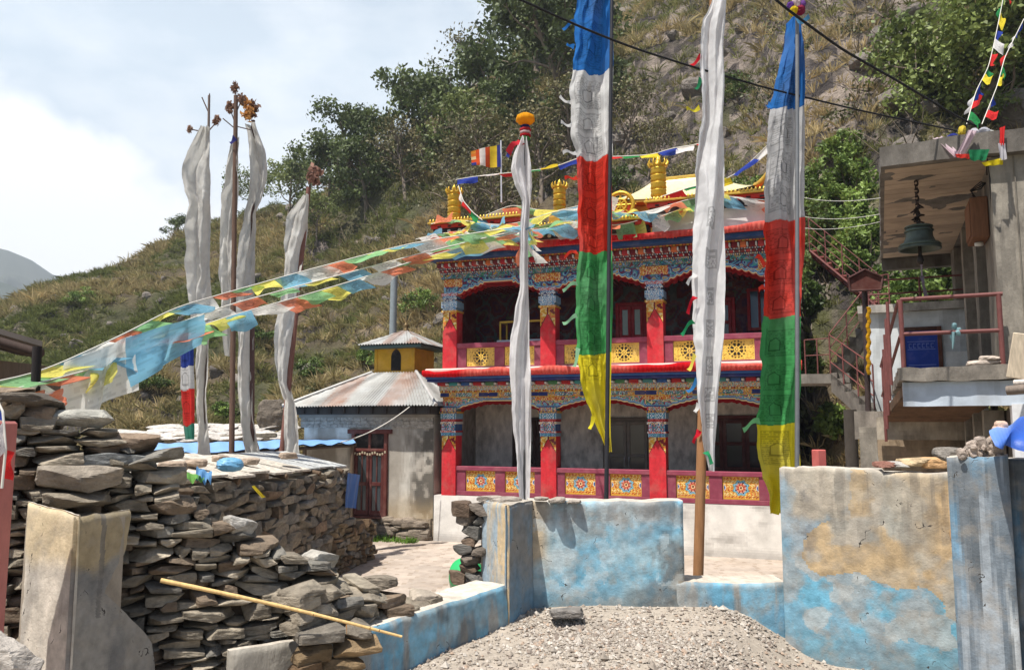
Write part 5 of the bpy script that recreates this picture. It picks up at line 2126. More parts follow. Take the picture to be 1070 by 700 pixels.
# crumbling ochre edge between panel and pillar
slab('broken_edge', P(991, 496, 6.08), P(1012, 500, 5.78), .16, lambda s: zr - .03, -.9,
     lambda s, z: mixc(lin(186, 144, 96), lin(142, 104, 68), sstep(.35, .65, n2d(s, z, 16, 4, 171))), 'crumbling ochre masonry edge beside the streaky pillar', 'wall edge', res=.01, disp=.05, seed=25)
rs = np.random.RandomState(9)
for i, (px_, py_, w_, h_, cl) in enumerate(((963, 486, .26, .07, lin(196, 172, 136)), (980, 487, .2, .09, lin(206, 164, 116)), (942, 489, .2, .05, lin(190, 186, 178)), (930, 489, .14, .05, lin(150, 106, 92)), (998, 478, .16, .1, lin(130, 124, 116)))):
    m = MB()
    D_ = 6.3 if i < 4 else 5.5
    m.rock(P(px_, py_ - 3, D_) + np.array([0, .1, 0]), (w_, .2, h_), rotz(rs.normal(0, .2)), 160 + i, cl, 6, 4, .07, 4)
    tag(m.build('coping_stone', M_STONE), ['flat cream stone on the ochre patched wall', 'rounded orange stone on the right end of the ochre patched wall', 'thin grey chip left of the cream stone on the wall', 'small reddish stone on the ochre patched wall', 'grey block between ochre wall and streaky pillar'][i], 'stone', 'loose stones on the ochre patched wall')
# rubble on the pillar
m = MB()
for i in range(120):
    u = rs.uniform(0, 1)
    px_ = 1004 + 44 * u
    base = 480 - 2 * u
    hgt = (8 + 12 * math.sin(min(1, u * 1.3) * 2.6))
    m.rock(P(px_, base - rs.uniform(0, hgt), 5.12 + rs.uniform(0, .3)), np.array([1.3, 1, .8]) * rs.uniform(.025, .06), roteul(*rs.uniform(0, 3, 3)), 200 + i, lin(170, 156, 144) * rs.uniform(.7, 1.1), 3, 4, .08, 3)
tag(m.build('rubble_heap', M_STONE), kind='stuff')
# blue tarpaulin on the right edge
m = MB()
s = np.linspace(0, 1, 30)
Sg, Tg = np.meshgrid(s, s, indexing='ij')
px_ = 1038 + 90 * Sg
lo = P(0, 0, 1)
G = np.zeros((30, 30, 3))
for i in range(30):
    for j in range(30):
        u, v = s[i], s[j]
        pxx = 1036 + 90 * u
        pyy = (452 - 34 * u ** .8) * (1 - v) + (466 + 8 * u) * v - 6 * math.sin(v * 3.14) * (1 - u)
        dd = 4.9 + .5 * (1 - v) - .18 * math.sin(v * 3.0)
        G[i, j] = P(pxx, pyy, dd)
G[..., 1] += .05 * np.sin(Sg * 17 + Tg * 4) * Tg
G[..., 2] += .015 * np.sin(Sg * 23 + 3 * Tg)
m.grid(G, mixc(lin(40, 84, 170), lin(120, 156, 214), sstep(.35, .0, Sg[1:, 1:] + .3 * Tg[1:, 1:] - .1)), 0, True)
tag(m.build('blue_tarpaulin', M_TARP), 'bright blue tarpaulin bulging over the wall at the right edge', 'tarpaulin')
m = MB()
for i in range(4):
    m.rock(P(1040 + i * 2, 452 - i * 5 + 8, 5.3), (.08, .07, .07), rotz(i), 230 + i, lin(210, 178, 156), 5, 3, .08, 2)
tag(m.build('pale_stones', M_STONE), 'pale pinkish stone block wedged behind the blue tarpaulin', 'stone')
# log end resting at the right edge
m = MB()
m.tube([P(1052, 408, 8.6), P(1100, 404, 8.3)], .05, 8, 0, lin(120, 108, 98))
m.tube([P(1060, 400, 8.7), P(1100, 398, 8.4)], .035, 8, 0, lin(196, 186, 176))
tag(m.build('log', M_WOOD), 'short grey log lying on the concrete ledge at the right edge', 'log')

# ---------------------------------------------------------------- near dry stone wall, left
tp = np.array([(0, 408), (14, 404), (52, 418), (60, 436), (112, 448), (120, 462), (150, 474), (185, 484), (192, 514), (215, 540), (240, 548), (270, 562), (300, 574), (340, 591), (365, 602), (388, 612), (420, 618), (446, 640)], float)
wa, wb = P(0, 500, 4.5), P(402, 600, 5.52)


def near_top(s):
    p = wa[:2] + (wb[:2] - wa[:2]) * s
    px_ = 535 + F * p[0] / (p[1] * CT)
    py_ = np.interp(px_, tp[:, 0], tp[:, 1])
    return float(P(px_, py_, p[1])[2])


m = dry_wall(wa, wb, .45, near_top, -.55, 61, (.08, .27), (.036, .08), lin(154, 144, 127), None, 8, .022, True, .15)
be = norm((P(533, 613, 6.33) - P(366, 668, 4.92)) * [1, 1, 0])
bn = np.array([be[1], -be[0], 0])
we0 = P(366, 668, 4.92) - bn * .2 - be * .25
we1 = P(366, 668, 4.92) - bn * .2 + be * 1.0
dry_wall(we0, we1, .26, lambda s: z1 + .30 - .28 * s, z1 - .02, 66, (.1, .26), (.05, .09), lin(150, 140, 124), m, 7, .015, False, .12)
dry_wall(P(312, 690, 4.74), P(368, 690, 4.9), .3, lambda s: z1 + .06, -.6, 67, (.1, .24), (.05, .1), lin(140, 118, 88), m, 7, .02, False, .2)
tag(m.build('dry_stone_wall', M_STONE), 'long dry stone wall of grey slabs stepping down from the left edge', 'stone wall')
m = MB()
e_ = (wb - wa)[:2]
e_ = e_ / np.linalg.norm(e_)
n_ = np.array([e_[1], -e_[0]])
nseg = 24
for i in range(nseg):
    s0, s1 = i / nseg, (i + 1) / nseg
    zt_ = min(near_top(s0), near_top(s1), near_top((s0 + s1) / 2)) - .14
    a_ = wa[:2] + (wb - wa)[:2] * s0
    L_ = np.linalg.norm((wb - wa)[:2]) / nseg
    m.box((0, -.1, -.6), (L_, .1, zt_), 0, lin(70, 60, 50), rotz(math.atan2(e_[1], e_[0])), (a_[0], a_[1], 0))
m.build('earth_core', M_STONE, bpy.data.objects['dry_stone_wall'])
LOOSE = [(86, 436, 4.62, .34, .3, .11, lin(168, 166, 156), 'long pale slab lying on top of the dry stone wall near the left edge', .1),
         (118, 482, 4.72, .46, .34, .13, lin(142, 144, 142), 'big smooth grey slab in the upper part of the dry stone wall', -.05),
         (84, 500, 4.45, .42, .3, .15, lin(150, 140, 126), 'bulging brown boulder above the concrete pillar', .05),
         (80, 522, 4.42, .36, .3, .08, lin(142, 132, 116), 'thin stone directly on the concrete pillar', .03),
         (140, 462, 4.8, .3, .3, .12, lin(140, 122, 104), 'pointed brown stone right of the pale top slab', .12),
         (250, 550, 5.02, .2, .26, .11, lin(186, 182, 174), 'bright angular stone on the slope of the dry stone wall', .35),
         (335, 583, 5.35, .18, .25, .1, lin(178, 174, 164), 'pale lump of stone above the blue rag', .2),
         (398, 607, 5.55, .24, .28, .08, lin(136, 126, 112), 'flat stone at the low end of the dry stone wall', .05),
         (318, 590, 5.28, .24, .26, .1, lin(150, 142, 130), 'grey stone near the blue rag on the wall', .1),
         (36, 420, 4.5, .3, .36, .1, lin(104, 96, 86), 'dark slab capping the wall at the left edge', .0),
         (440, 624, 5.78, .2, .2, .09, lin(176, 164, 148), 'pale stone where the dry wall meets the low blue wall', .2)]
for i, (px_, py_, D_, w_, d_, h_, cl, lab, tl) in enumerate(LOOSE):
    m = MB()
    m.rock(P(px_, py_, D_), (w_, d_, h_), roteul(0, tl, math.atan2(e_[1], e_[0]) + rs.normal(0, .1)), 250 + i, cl, 10, 14, .035, 9, 0, .3)
    tag(m.build('loose_stone', M_STONE), lab, 'stone', 'loose stones on the dry stone wall')


# concrete pillar, left
def col_cpl(s, z):
    a, d = n2d(s, z * .3, 8, 4, 151), n2d(s, z, 18, 3, 153)
    c = mixc(lin(196, 188, 174), lin(170, 164, 154), sstep(.4, .6, a))
    c = lerp(c, lin(200, 180, 140), sstep(.82, .95, z + .1 * (a - .5)) * .7)
    return c * (.9 + .2 * d)[..., None]


def col_cpr(s, z):  # darker copy of the front face colours, side shade painted in
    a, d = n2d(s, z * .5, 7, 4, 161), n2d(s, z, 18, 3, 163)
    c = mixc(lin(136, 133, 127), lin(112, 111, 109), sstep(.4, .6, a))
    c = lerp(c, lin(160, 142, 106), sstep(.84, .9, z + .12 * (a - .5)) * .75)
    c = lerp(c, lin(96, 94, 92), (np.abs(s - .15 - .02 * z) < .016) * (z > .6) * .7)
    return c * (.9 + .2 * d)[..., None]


PL = thing('concrete_pillar', 'cracked beige concrete pillar standing before the dry stone wall', 'pillar', P(80, 690, 4.1) * np.array([1, 1, 0]))
ztp = P(80, 540, 4.05)[2]
pA, pB, pD = P(26, 540, 4.3), P(80, 545, 4.05), P(175, 545, 4.62)
slab('front_face', pA, pB, .02, lambda s: ztp + .05 - .08 * s, -.3, col_cpl, '', seed=17, parent=PL, disp=.006)
jz = np.array([(-.3, .56), (.26, .56), (.38, .53), (.47, .46), (.56, .36), (.65, .27), (.72, .2), (.8, .24), (.9, .31), (1.08, .35), (1.2, .36)])
Lp = np.linalg.norm((pD - pB)[:2])
slab('side_face', pB, pD, .03, lambda s: ztp + .0, -.3, col_cpr, '', seed=19, parent=PL, disp=.006,
     edge=lambda Z: np.interp(Z, jz[:, 0], jz[:, 1]) * 1.0 + .02 * (fbm(np.stack([Z * 14, 0 * Z, 0 * Z], -1), 3, 5) - .5))
m = MB()
v = np.array([pA[:2] * .97 + pB[:2] * .03, pB[:2] + np.array([0, .07]), pB[:2] + (pD - pB)[:2] * .5, pA[:2] + np.array([.22, .25])])
lo = np.column_stack([v, np.full(4, -.3)])
hi = np.column_stack([v, np.full(4, ztp - .03)])
m.add(np.concatenate([lo, hi]), [(4, 5, 6, 7), (0, 1, 5, 4), (1, 2, 6, 5), (2, 3, 7, 6), (3, 0, 4, 7)], 0, lin(150, 140, 126))
m.build('core', M_CONC, PL)
# low plaster remnants at the bottom of the stone wall
m = MB()
slab('', P(240, 690, 4.72), P(316, 690, 4.95), .08, lambda s: P(280, 676, 4.8)[2], -.6, lambda s, z: mixc(lin(170, 164, 152), lin(140, 136, 128), n2d(s, z, 8, 4, 3)), '', seed=23, mb=m)
tag(m.build('plaster_remnant', M_CONC), 'low remnant of grey plaster at the foot of the dry stone wall', 'plaster')
# pinkish red gate post
m = MB()
R_ = rotz(.25)
pp_ = P(-6, 640, 3.75)
for k in range(1):
    m.bev((-.3, -.1, -.4), (.01, .12, 1.6), .012, 0, lin(178, 108, 102), R_, (pp_[0], pp_[1], 0))
o = tag(m.build('gate_post', M_PAINT), 'faded pink painted gate post cut by the left edge', 'gate post')
# white broken rock, bottom left corner
m = MB()
m.rock(P(4, 694, 3.1), (.24, .24, .18), roteul(.2, .35, .5), 301, lin(188, 180, 170), 12, 5, .08, 7, 0, .15)
tag(m.build('white_rock', M_STONE), 'bright white broken rock in the bottom left corner', 'rock')
m = MB()
m.rock(P(593, 639, 6.3), (.27, .2, .07), rotz(.1), 305, lin(136, 131, 125), 10, 8, .05, 4, 0, .2)
tag(m.build('flat_stone', M_STONE), 'single flat grey stone lying on the gravel before the blue wall', 'stone')
# bamboo stick
m = MB()
a, b = P(168, 606, 4.45), P(420, 665, 4.72)
t = np.linspace(0, 1, 40)
pts = a * (1 - t)[:, None] + b * t[:, None]
pts[:, 2] += .012 * np.sin(t * 3.1)
rr = .0125 - .005 * t
for k in (.12, .3, .47, .62, .76, .88):
    rr = rr + .0025 * np.exp(-((t - k) / .008) ** 2)
m.tube(pts, rr, 8, 0, lin(212, 178, 120))
for k in (.62, .76, .86, .9):
    p = a * (1 - k) + b * k
    m.tube([p, p + np.array([.01, -.03, .02 if k != .76 else -.05])], [.004, .001], 4, 0, lin(150, 110, 70))
tag(m.build('bamboo_stick', M_WOOD), 'yellow bamboo stick leaning across the dry stone wall', 'stick')
# blue rag on the wall
m = MB()
for i in range(26):
    p = P(334 + rs.uniform(-5, 5), 622, 5.12)
    q = p + np.array([rs.normal(0, .02), -.02 + rs.normal(0, .015), -rs.uniform(.05, .11)])
    m.tube([p, (p + q) / 2 + rs.normal(0, .012, 3), q], [.004, .006, .003], 4, 0, lin(40, 96, 196) * rs.uniform(.8, 1.2))
tag(m.build('blue_rag', M_CLOTH), 'frayed bright blue rag caught in the dry stone wall', 'rag')
# green basin behind the post
m = MB()
c = P(486, 600, 7.6)
ax = norm([-.25, -.75, .55])
prof = [(.0, -.09), (.11, -.09), (.15, 0), (.175, .09), (.185, .09), (.16, 0), (.12, -.1), (.0, -.1)]
mm = MB()
mm.lathe(prof, 24, (0, 0, 0), 0, lin(40, 168, 96))
V = mm.arrays()
zax = ax
xax = norm(np.cross([0, 0, 1], zax))
yax = np.cross(zax, xax)
Rb = np.stack([xax, yax, zax], 1) @ np.diag([1, 1, 1])
for (q, mt, cc, smo) in mm.ch:
    pass
m.add(V @ (Rb @ roteul(math.pi, 0, 0)).T + c, [tuple(x) for x in mm.ch[0][0]], 0, lin(40, 168, 96), True)
tag(m.build('green_basin', M_PLASTIC), 'bright green plastic basin tipped against the stone stack', 'basin')
m = MB()
c = P(498, 605, 6.75)
m.rock(c, (.2, .18, .07), rotz(.4), 311, lin(110, 104, 98), 6, 4, .06, 3)
tag(m.build('loose_stone', M_STONE), 'dark flat stone beside the green basin', 'stone')
# ---------------------------------------------------------------- prayer flags
FB, FW_, FR, FG, FY = lin(44, 112, 184), lin(214, 214, 212), lin(214, 62, 46), lin(74, 158, 92), lin(222, 208, 50)


def textblock(u, v, sd):
    """rows of illegible block print: u, v in metres"""
    row = np.floor(v / .022)
    a = ((v / .022) % 1 > .38)
    g = _hash(np.floor(u / .013).astype(np.int64), row.astype(np.int64), 0 * row.astype(np.int64), sd)
    return a & (g > .42)


def banner(parent, D, rows, colfn, amp=.04, fold=1.6, nu=26, nz=150, seed=0, name='flag', mat=None, tw=0.0, dr=0.0, tex=None):
    """long vertical cloth whose edges follow (y, left, right); hangs at distance D"""
    rows = np.array(rows, float)
    ys = np.linspace(rows[0, 0], rows[-1, 0], nz)
    l = np.interp(ys, rows[:, 0], rows[:, 1])
    r = np.interp(ys, rows[:, 0], rows[:, 2])
    k = np.ones(5) / 5
    l = np.convolve(np.pad(l, 2, mode='edge'), k, 'valid')
    r = np.convolve(np.pad(r, 2, mode='edge'), k, 'valid')
    rsn = np.random.RandomState(seed + 5)
    jit = (fbm(np.stack([ys / 16.0, 0 * ys + seed, 0 * ys], -1), 3, seed) - .5)
    wid = r - l
    l = l + jit * np.minimum(5, wid * .2)
    u = np.linspace(0, 1, nu)
    G = np.zeros((nu, nz, 3))
    for j in range(nz):
        a, b = P(l[j], ys[j], D), P(r[j], ys[j], D)
        G[:, j] = a * (1 - u)[:, None] + b * u[:, None]
    U = np.repeat(u[:, None], nz, 1)
    Yn = np.repeat((ys - ys[0])[None], nu, 0) / F * D
    ph = seed * 1.7 + 2.2 * fbm(np.stack([Yn * .6, 0 * Yn + seed, 0 * Yn], -1), 2, seed + 2) * 3 + tw * Yn
    w = np.sin(U * fold * 6.283 + ph) * amp + np.sin(U * fold * 2.3 * 6.283 + 1.7 * ph + 2 * Yn) * amp * .4
    w = w + (fbm(np.stack([U * 3, Yn * 2.2, 0 * U + seed], -1), 4, seed + 4) - .5) * amp * 2.4
    G[..., 1] += w * np.clip(U * (1 if dr == 0 else 1), 0, 1) if dr else w
    c0 = (U[1:, 1:] + U[:-1, :-1]) / 2
    Yc = np.repeat(((ys[1:] + ys[:-1]) / 2)[None], nu - 1, 0)
    Wm = (np.repeat(wid[None], nu, 0) / F * D)[1:, 1:]
    col = colfn(c0, Yc, Wm)
    m = MB()
    m.grid(G, col, 0, True, flip=True)
    return m.build(name, mat or M_CLOTH, parent)


def pole_thing(name, label, pts, r, col, mat, group, n=10):
    """pts: list of (px,py,D) from base to top; base is dropped to the courtyard"""
    q = [P(*p) for p in pts]
    d = q[0] - q[-1]
    base = q[0] + d * ((YARD - .3 - q[0][2]) / d[2])
    o = thing(name, label, 'prayer flag', (base[0], base[1], YARD), 0, group)
    m = MB()
    t = np.linspace(0, 1, 18)
    a, b = base, q[-1]
    line = a * (1 - t)[:, None] + b * t[:, None]
    m.tube(line, np.linspace(r, r * .72, 18), n, 0, col)
    p = m.build('pole', mat, o)
    return o


def streamer(parent, p, q, col, w=.045, name='streamer', seed=0, n=9):
    p, q = np.asarray(p, float), np.asarray(q, float)
    t = np.linspace(0, 1, n)
    mid = p * (1 - t)[:, None] + q * t[:, None]
    rs = np.random.RandomState(seed)
    L_ = np.linalg.norm(q - p)
    mid[:, 2] += .12 * L_ * np.sin(t * 5 + seed)
    mid[:, 1] += .1 * L_ * np.sin(t * 4 + seed * 2)
    d = norm(np.cross(q - p, [0, 1, .2]))
    ww = w * (1 - .45 * np.sin(t * 2.5)) * .5
    tw = np.sin(t * 4 + seed)[:, None] * .5
    dd = d * ww[:, None] + np.array([0, 1, 0]) * (ww[:, None] * tw)
    m = MB()
    m.grid(np.stack([mid - dd, mid, mid + dd], 0), col, 0, True)
    return m.build(name, M_CLOTH, parent)


def print_marks(c, U, Y, W, blocks, ul=.1, ur=.74, sd=1, ink=.45):
    """printed panels: blocks list of (y0,y1) in picture rows; frame, small text and a pentagon"""
    ui = (U - ul) / (ur - ul)
    dark = np.zeros(U.shape)
    for i, (a, b) in enumerate(blocks):
        v = (Y - a) / (b - a)
        inside = (ui > 0) & (ui < 1) & (v > 0) & (v < 1)
        hm = (b - a) / F * 8.0
        txt = textblock(ui * (ur - ul) * W, v * hm, sd + i)
        dark = np.where(inside, .12, dark)
        dark = np.where(inside & txt, .55, dark)
        bx, by = (ui - .5) * (ur - ul) * W, (v - .52) * hm
        pent = np.maximum(np.abs(bx) - .045, np.maximum(by - .065, -by - .06 + np.abs(bx) * .8))
        dark = np.where(inside & (np.abs(pent) < .0055), .9, dark)
        dark = np.where(inside & (pent < -.006) & (dark < .8), .1, dark)
        edge = np.minimum(np.minimum(ui, 1 - ui) * (ur - ul) * W, np.minimum(v, 1 - v) * hm)
        dark = np.where(inside & (edge < .007) & (edge > 0), .5, dark)
    return c * (1 - ink * dark * 1.4)[..., None]


def bandcol(U, Y, W, bands, blocks, sd):
    c = np.zeros(U.shape + (3,))
    for y0, y1, col in bands:
        yy = Y - 1.5 * np.sin(U * 5)
        c = np.where(((yy >= y0) & (yy < y1))[..., None], col, c)
        c = np.where((np.abs(yy - y1) < 1.2)[..., None], c * .8, c)
    c = c * (.82 + .36 * fbm(np.stack([U * 4, Y / 30, 0 * U], -1), 4, sd))[..., None]
    fd = sstep(.5, .8, fbm(np.stack([U * 2, Y / 60, 0 * U + 3], -1), 3, sd + 1))
    c = c * (1 - .15 * fd)[..., None] + .05 * fd[..., None]
    wv = (np.floor(Y * 2.2) % 2) * .05
    c = c * (1 - wv)[..., None]
    c = np.where((np.abs(U - .8) < .015)[..., None], np.minimum(c * 1.15, .85), c)
    return print_marks(c, U, Y, W, blocks, sd=sd)


GRP = 'tall prayer flags in the yard'
# A: long five coloured flag
A1 = pole_thing('flag_pole', 'longest five coloured flag, blue above yellow, on a dark pole in the centre', [(633.5, 527, 8.0), (640, -60, 8.0)], .025, lin(52, 52, 56), M_METAL, GRP)
bl = [(-60, -22), (-18, 18), (24, 70), (82, 112), (116, 138), (142, 162), (170, 200), (206, 236), (240, 262), (272, 296), (301, 332), (336, 366), (374, 398)]
banner(A1, 8.14, [(-70, 604, 641), (0, 602, 641), (40, 601, 640), (75, 598, 640), (90, 596, 640), (125, 595, 640), (160, 600, 640), (170, 601, 639), (200, 603, 639), (264, 604, 639), (300, 602, 639), (330, 601, 639), (370, 603, 638), (400, 608, 638), (430, 617, 638), (455, 628, 638), (472, 634, 639)],
       lambda U, Y, W: bandcol(U, Y, W, [(-99, 75, FB), (75, 166, FW_), (166, 264, FR), (264, 370, FG), (370, 520, FY)], bl, 3), .075, 1.3, 100, 900, 3)
for i, (p, q, c) in enumerate((((601, 22), (588, 30), FB), ((600, 50), (592, 46), FB), ((598, 109), (585, 101), FW_), ((598, 130), (586, 129), FW_), ((602, 158), (588, 161), FW_), ((603, 262), (590, 268), FR), ((603, 296), (588, 302), lin(150, 200, 160)), ((603, 331), (588, 337), lin(150, 200, 160)), ((604, 366), (600, 384), lin(150, 200, 160)), ((620, 436), (616, 450), FY), ((603, 184), (590, 188), FR))):
    streamer(A1, P(*p, 7.9), P(*q, 7.85), c, .05, seed=i)
# B: plain white flag on a wooden pole
B1 = pole_thing('flag_pole', 'plain white printed flag twisted round a bare wooden pole in the wall gap', [(729.5, 604, 7.35), (747, -60, 7.35)], .05, lin(150, 108, 72), M_WOOD, GRP)


def white_print(U, Y, W):
    c = np.ones(U.shape + (3,)) * lin(226, 226, 226)
    c = c * (.95 + .1 * fbm(np.stack([U * 4, Y / 30, 0 * U], -1), 3, 6))[..., None]
    for i, (a, b, ul, ur) in enumerate(((218, 238, .35, .72), (260, 280, .35, .82), (300, 319, .4, .72), (334, 352, .45, .75), (372, 392, .45, .75), (404, 420, .45, .8), (432, 448, .5, .8))):
        ui, v = (U - ul) / (ur - ul), (Y - a) / (b - a)
        ins = (ui > 0) & (ui < 1) & (v > 0) & (v < 1)
        n = _hash(np.floor(U * W / .012).astype(np.int64), np.floor(Y / 1.5).astype(np.int64), 0 * Y.astype(np.int64), i)
        rim = (np.minimum(ui, 1 - ui) < .12) | (np.minimum(v, 1 - v) < .12)
        c = np.where((ins & ((n > .5) | rim))[..., None], c * .66, c)
    return c


banner(B1, 7.22, [(-60, 748, 764), (0, 746, 761), (20, 734, 760), (45, 731, 758), (100, 733, 757), (200, 728, 757), (300, 724, 757), (380, 726, 752), (420, 728, 750), (455, 733, 748), (492, 741, 747)], white_print, .055, 1.25, 50, 360, 9, tw=1.1)
for i, (p, q, c) in enumerate((((733, 60), (722, 68), lin(210, 40, 50)), ((732, 84), (727, 94), lin(40, 120, 80)), ((731, 112), (717, 116), lin(220, 206, 60)), ((727, 284), (718, 298), FW_), ((726, 308), (719, 326), lin(190, 30, 46)), ((725, 336), (712, 348), lin(40, 140, 90)), ((727, 372), (719, 386), lin(226, 210, 90)), ((728, 398), (718, 410), lin(60, 130, 190)), ((730, 422), (726, 432), FW_), ((731, 448), (724, 464), lin(190, 30, 46)), ((737, 470), (744, 484), lin(50, 150, 100)))):
    streamer(B1, P(*p, 7.2), P(*q, 7.15), c, .05, seed=20 + i)
# C: right five coloured flag
C1 = pole_thing('flag_pole', 'five coloured flag with a cloth topknot on a grey steel pole', [(833, 492, 7.9), (833, 12, 7.9)], .026, lin(120, 122, 124), M_METAL, GRP)
bl = [(70, 110), (122, 152), (158, 188), (194, 222), (240, 266), (272, 298), (304, 328), (344, 372), (380, 408), (412, 440), (450, 486)]
banner(C1, 8.04, [(18, 826, 836), (40, 823, 838), (70, 816, 839), (110, 807, 839), (150, 803, 839), (230, 800, 839), (300, 798, 839), (330, 797, 839), (390, 791, 838), (440, 791, 838), (470, 793, 838), (500, 797, 837), (516, 803, 834), (537, 806, 818)],
       lambda U, Y, W: bandcol(U, Y, W, [(0, 113, FB), (113, 230, lin(196, 196, 196)), (230, 331, FR), (331, 443, FG), (443, 620, FY)], bl, 7), .07, 1.4, 95, 800, 13)
for i, (p, q, c) in enumerate((((832, 24), (846, 18), lin(90, 150, 190)), ((806, 108), (801, 114), FB), ((800, 276), (790, 268), FR), ((799, 300), (793, 302), FR), ((794, 440), (776, 447), lin(120, 190, 130)))):
    streamer(C1, P(*p, 7.75), P(*q, 7.7), c, .07, seed=40 + i)
m = MB()
rs = np.random.RandomState(6)
for i, (px_, py_, c, r_) in enumerate(((829, 12, lin(222, 196, 40), .05), (836, 11, lin(150, 50, 80), .05), (832, 4, lin(226, 206, 206), .055), (826, 6, lin(110, 70, 150), .04), (838, 5, lin(120, 80, 150), .04), (832, 0, lin(226, 210, 200), .04))):
    m.rock(P(px_, py_, 7.85), np.array([2, 2, 1.6]) * r_, roteul(*rs.uniform(0, 3, 3)), 400 + i, c, 8, 2.3, .14, 1)
m.build('topknot', M_CLOTH, C1)
# D: orange topped central flag
D1 = pole_thing('flag_pole', 'white scarf flag with an orange cloth ball at its top, behind the blue wall post', [(547, 522, 8.6), (548, 122, 8.6)], .04, lin(120, 118, 116), M_METAL, GRP)
dc = lambda U, Y, W: np.ones(U.shape + (3,)) * lin(228, 226, 226) * (.9 + .2 * fbm(np.stack([U * 4, Y / 20, 0 * U], -1), 3, 6))[..., None]
banner(D1, 8.5, [(144, 545, 550), (160, 537, 553), (175, 534, 555), (195, 540, 556), (212, 546, 554), (245, 543, 552), (300, 543, 552), (330, 537, 553), (360, 533, 553), (400, 533, 555), (450, 537, 555), (500, 541, 554), (526, 543, 553)], dc, .05, 1.3, 30, 260, 17, tw=.8)
m = MB()
m.lathe([(.0, .0), (.06, .01), (.1, .05), (.095, .1), (.05, .13), (.0, .135)], 28, P(549, 131, 8.55), 0, lin(232, 164, 34), True, lambda a: 1 + .1 * np.sin(a * 9))
m.build('cloth_ball', M_CLOTH, D1)
for i, (y, c, r_) in enumerate(((133, lin(50, 60, 110), .05), (136, lin(206, 60, 70), .06), (139, lin(220, 190, 190), .058), (142, lin(190, 40, 50), .056), (145, lin(90, 150, 90), .05))):
    m = MB()
    m.lathe([(.0, 0), (r_, .004), (r_ * 1.1, .02), (r_ * .9, .035), (0, .036)], 16, P(549, y + 1.5, 8.55), 0, c, True, lambda a: 1 + .08 * np.sin(a * 6))
    m.build('cloth_collar', M_CLOTH, D1)
streamer(D1, P(545, 145, 8.5), P(531, 160, 8.4), lin(196, 50, 60), .1, seed=61)
streamer(D1, P(534, 158, 8.45), P(530, 163, 8.4), lin(60, 70, 150), .06, seed=62)

# the four old white flags on the left
GW = lin(208, 206, 200)


def oldwhite(sd):
    return lambda U, Y, W: np.ones(U.shape + (3,)) * GW * (.86 + .3 * fbm(np.stack([U * 6, Y / 60, 0 * U], -1), 4, sd))[..., None]


def tuft(parent, px_, py_, D, c, s=.14, seed=0, up=1):
    rs = np.random.RandomState(seed)
    m = MB()
    p = P(px_, py_, D)
    cn = p + np.array([[0, 0, .45 * s], [0, 0, 0], [.1 * s, 0, -.45 * s], [-.25 * s, 0, -.15 * s], [.3 * s, 0, .15 * s]])
    V, f, cc = leaf_quads(cn, np.ones((5, 1)) * np.array([.5, .4, .6]) * s * .8, 34, s * .42, np.tile(c, (5, 1)), seed, .8, .5 + up)
    m.add(V, f, 0, cc)
    return m.build('dry_tuft', M_GRASS, parent)


BRN = lin(150, 118, 100)
POLE_BR = lin(100, 78, 66)
E1 = pole_thing('flag_pole', 'leftmost old white flag, billowing left from its thin pole', [(213, 478, 15), (218.5, 100, 15)], .032, lin(110, 96, 88), M_WOOD, 'old white flags behind the stone shed')
banner(E1, 14.9, [(133, 212, 220), (145, 206, 220), (160, 199, 220), (172, 194, 219), (185, 190, 219), (200, 193, 219), (212, 198, 219), (225, 197, 218), (240, 196, 218), (300, 197, 218), (380, 204, 218), (450, 205, 217), (470, 205, 218), (479, 203, 219)], oldwhite(2), .1, 1.2, 26, 220, 31, tw=.5)
tuft(E1, 226, 126, 15, BRN, .13, 1, .3)
tuft(E1, 198, 135, 15, lin(170, 140, 120), .1, 2, 0)
for p, q in (((218, 118), (211, 102)), ((218, 112), (219, 98)), ((213, 138), (198, 135)), ((219, 136), (226, 128))):
    m = MB()
    m.tube([P(*p, 15), P(*q, 15)], .012, 5, 0, lin(96, 74, 66))
    m.build('twig', M_BARK, E1)
E2 = pole_thing('flag_pole', 'old white flag on a dark red pole with three dry plumes, second from the left', [(242, 477, 16), (246.5, 100, 16)], .06, POLE_BR, M_WOOD, 'old white flags behind the stone shed')
banner(E2, 16.1, [(143, 244, 250), (160, 240, 250), (175, 237, 250), (205, 234, 249), (235, 231, 247), (290, 230, 244), (330, 233, 243), (372, 237, 242)], oldwhite(4), .09, 1.2, 22, 160, 37, tw=.5)
for i, (x, y) in enumerate(((245, 92), (240, 112), (252, 104))):
    tuft(E2, x, y, 16, BRN * .9, .15, 10 + i, 1)
for p, q in (((246, 130), (241, 116)), ((246, 135), (233, 124)), ((246, 132), (262, 136)), ((246, 120), (251, 108))):
    m = MB()
    m.tube([P(*p, 16), P(*q, 16)], .012, 5, 0, lin(80, 62, 60))
    m.build('twig', M_BARK, E2)
streamer(E2, P(246, 145, 15.9), P(240, 150, 15.9), lin(70, 70, 140), .12, seed=71)
E3 = pole_thing('flag_pole', 'old white flag topped by an orange brown plume, third from the left', [(263, 476, 16.6), (264.5, 126, 16.6)], .058, lin(92, 70, 66), M_WOOD, 'old white flags behind the stone shed')
banner(E3, 16.5, [(130, 256, 268), (140, 260, 271), (160, 263, 278), (185, 263, 279), (205, 261, 276), (225, 257, 268), (260, 250, 266), (290, 247, 265), (350, 247, 264), (400, 247, 263), (440, 251, 266), (478, 256, 273)], oldwhite(6), .1, 1.2, 26, 200, 41, tw=.5)
tuft(E3, 263, 114, 16.6, lin(146, 112, 90), .24, 21, .2)
tuft(E3, 259, 118, 16.5, lin(206, 156, 96), .22, 22, -.3)
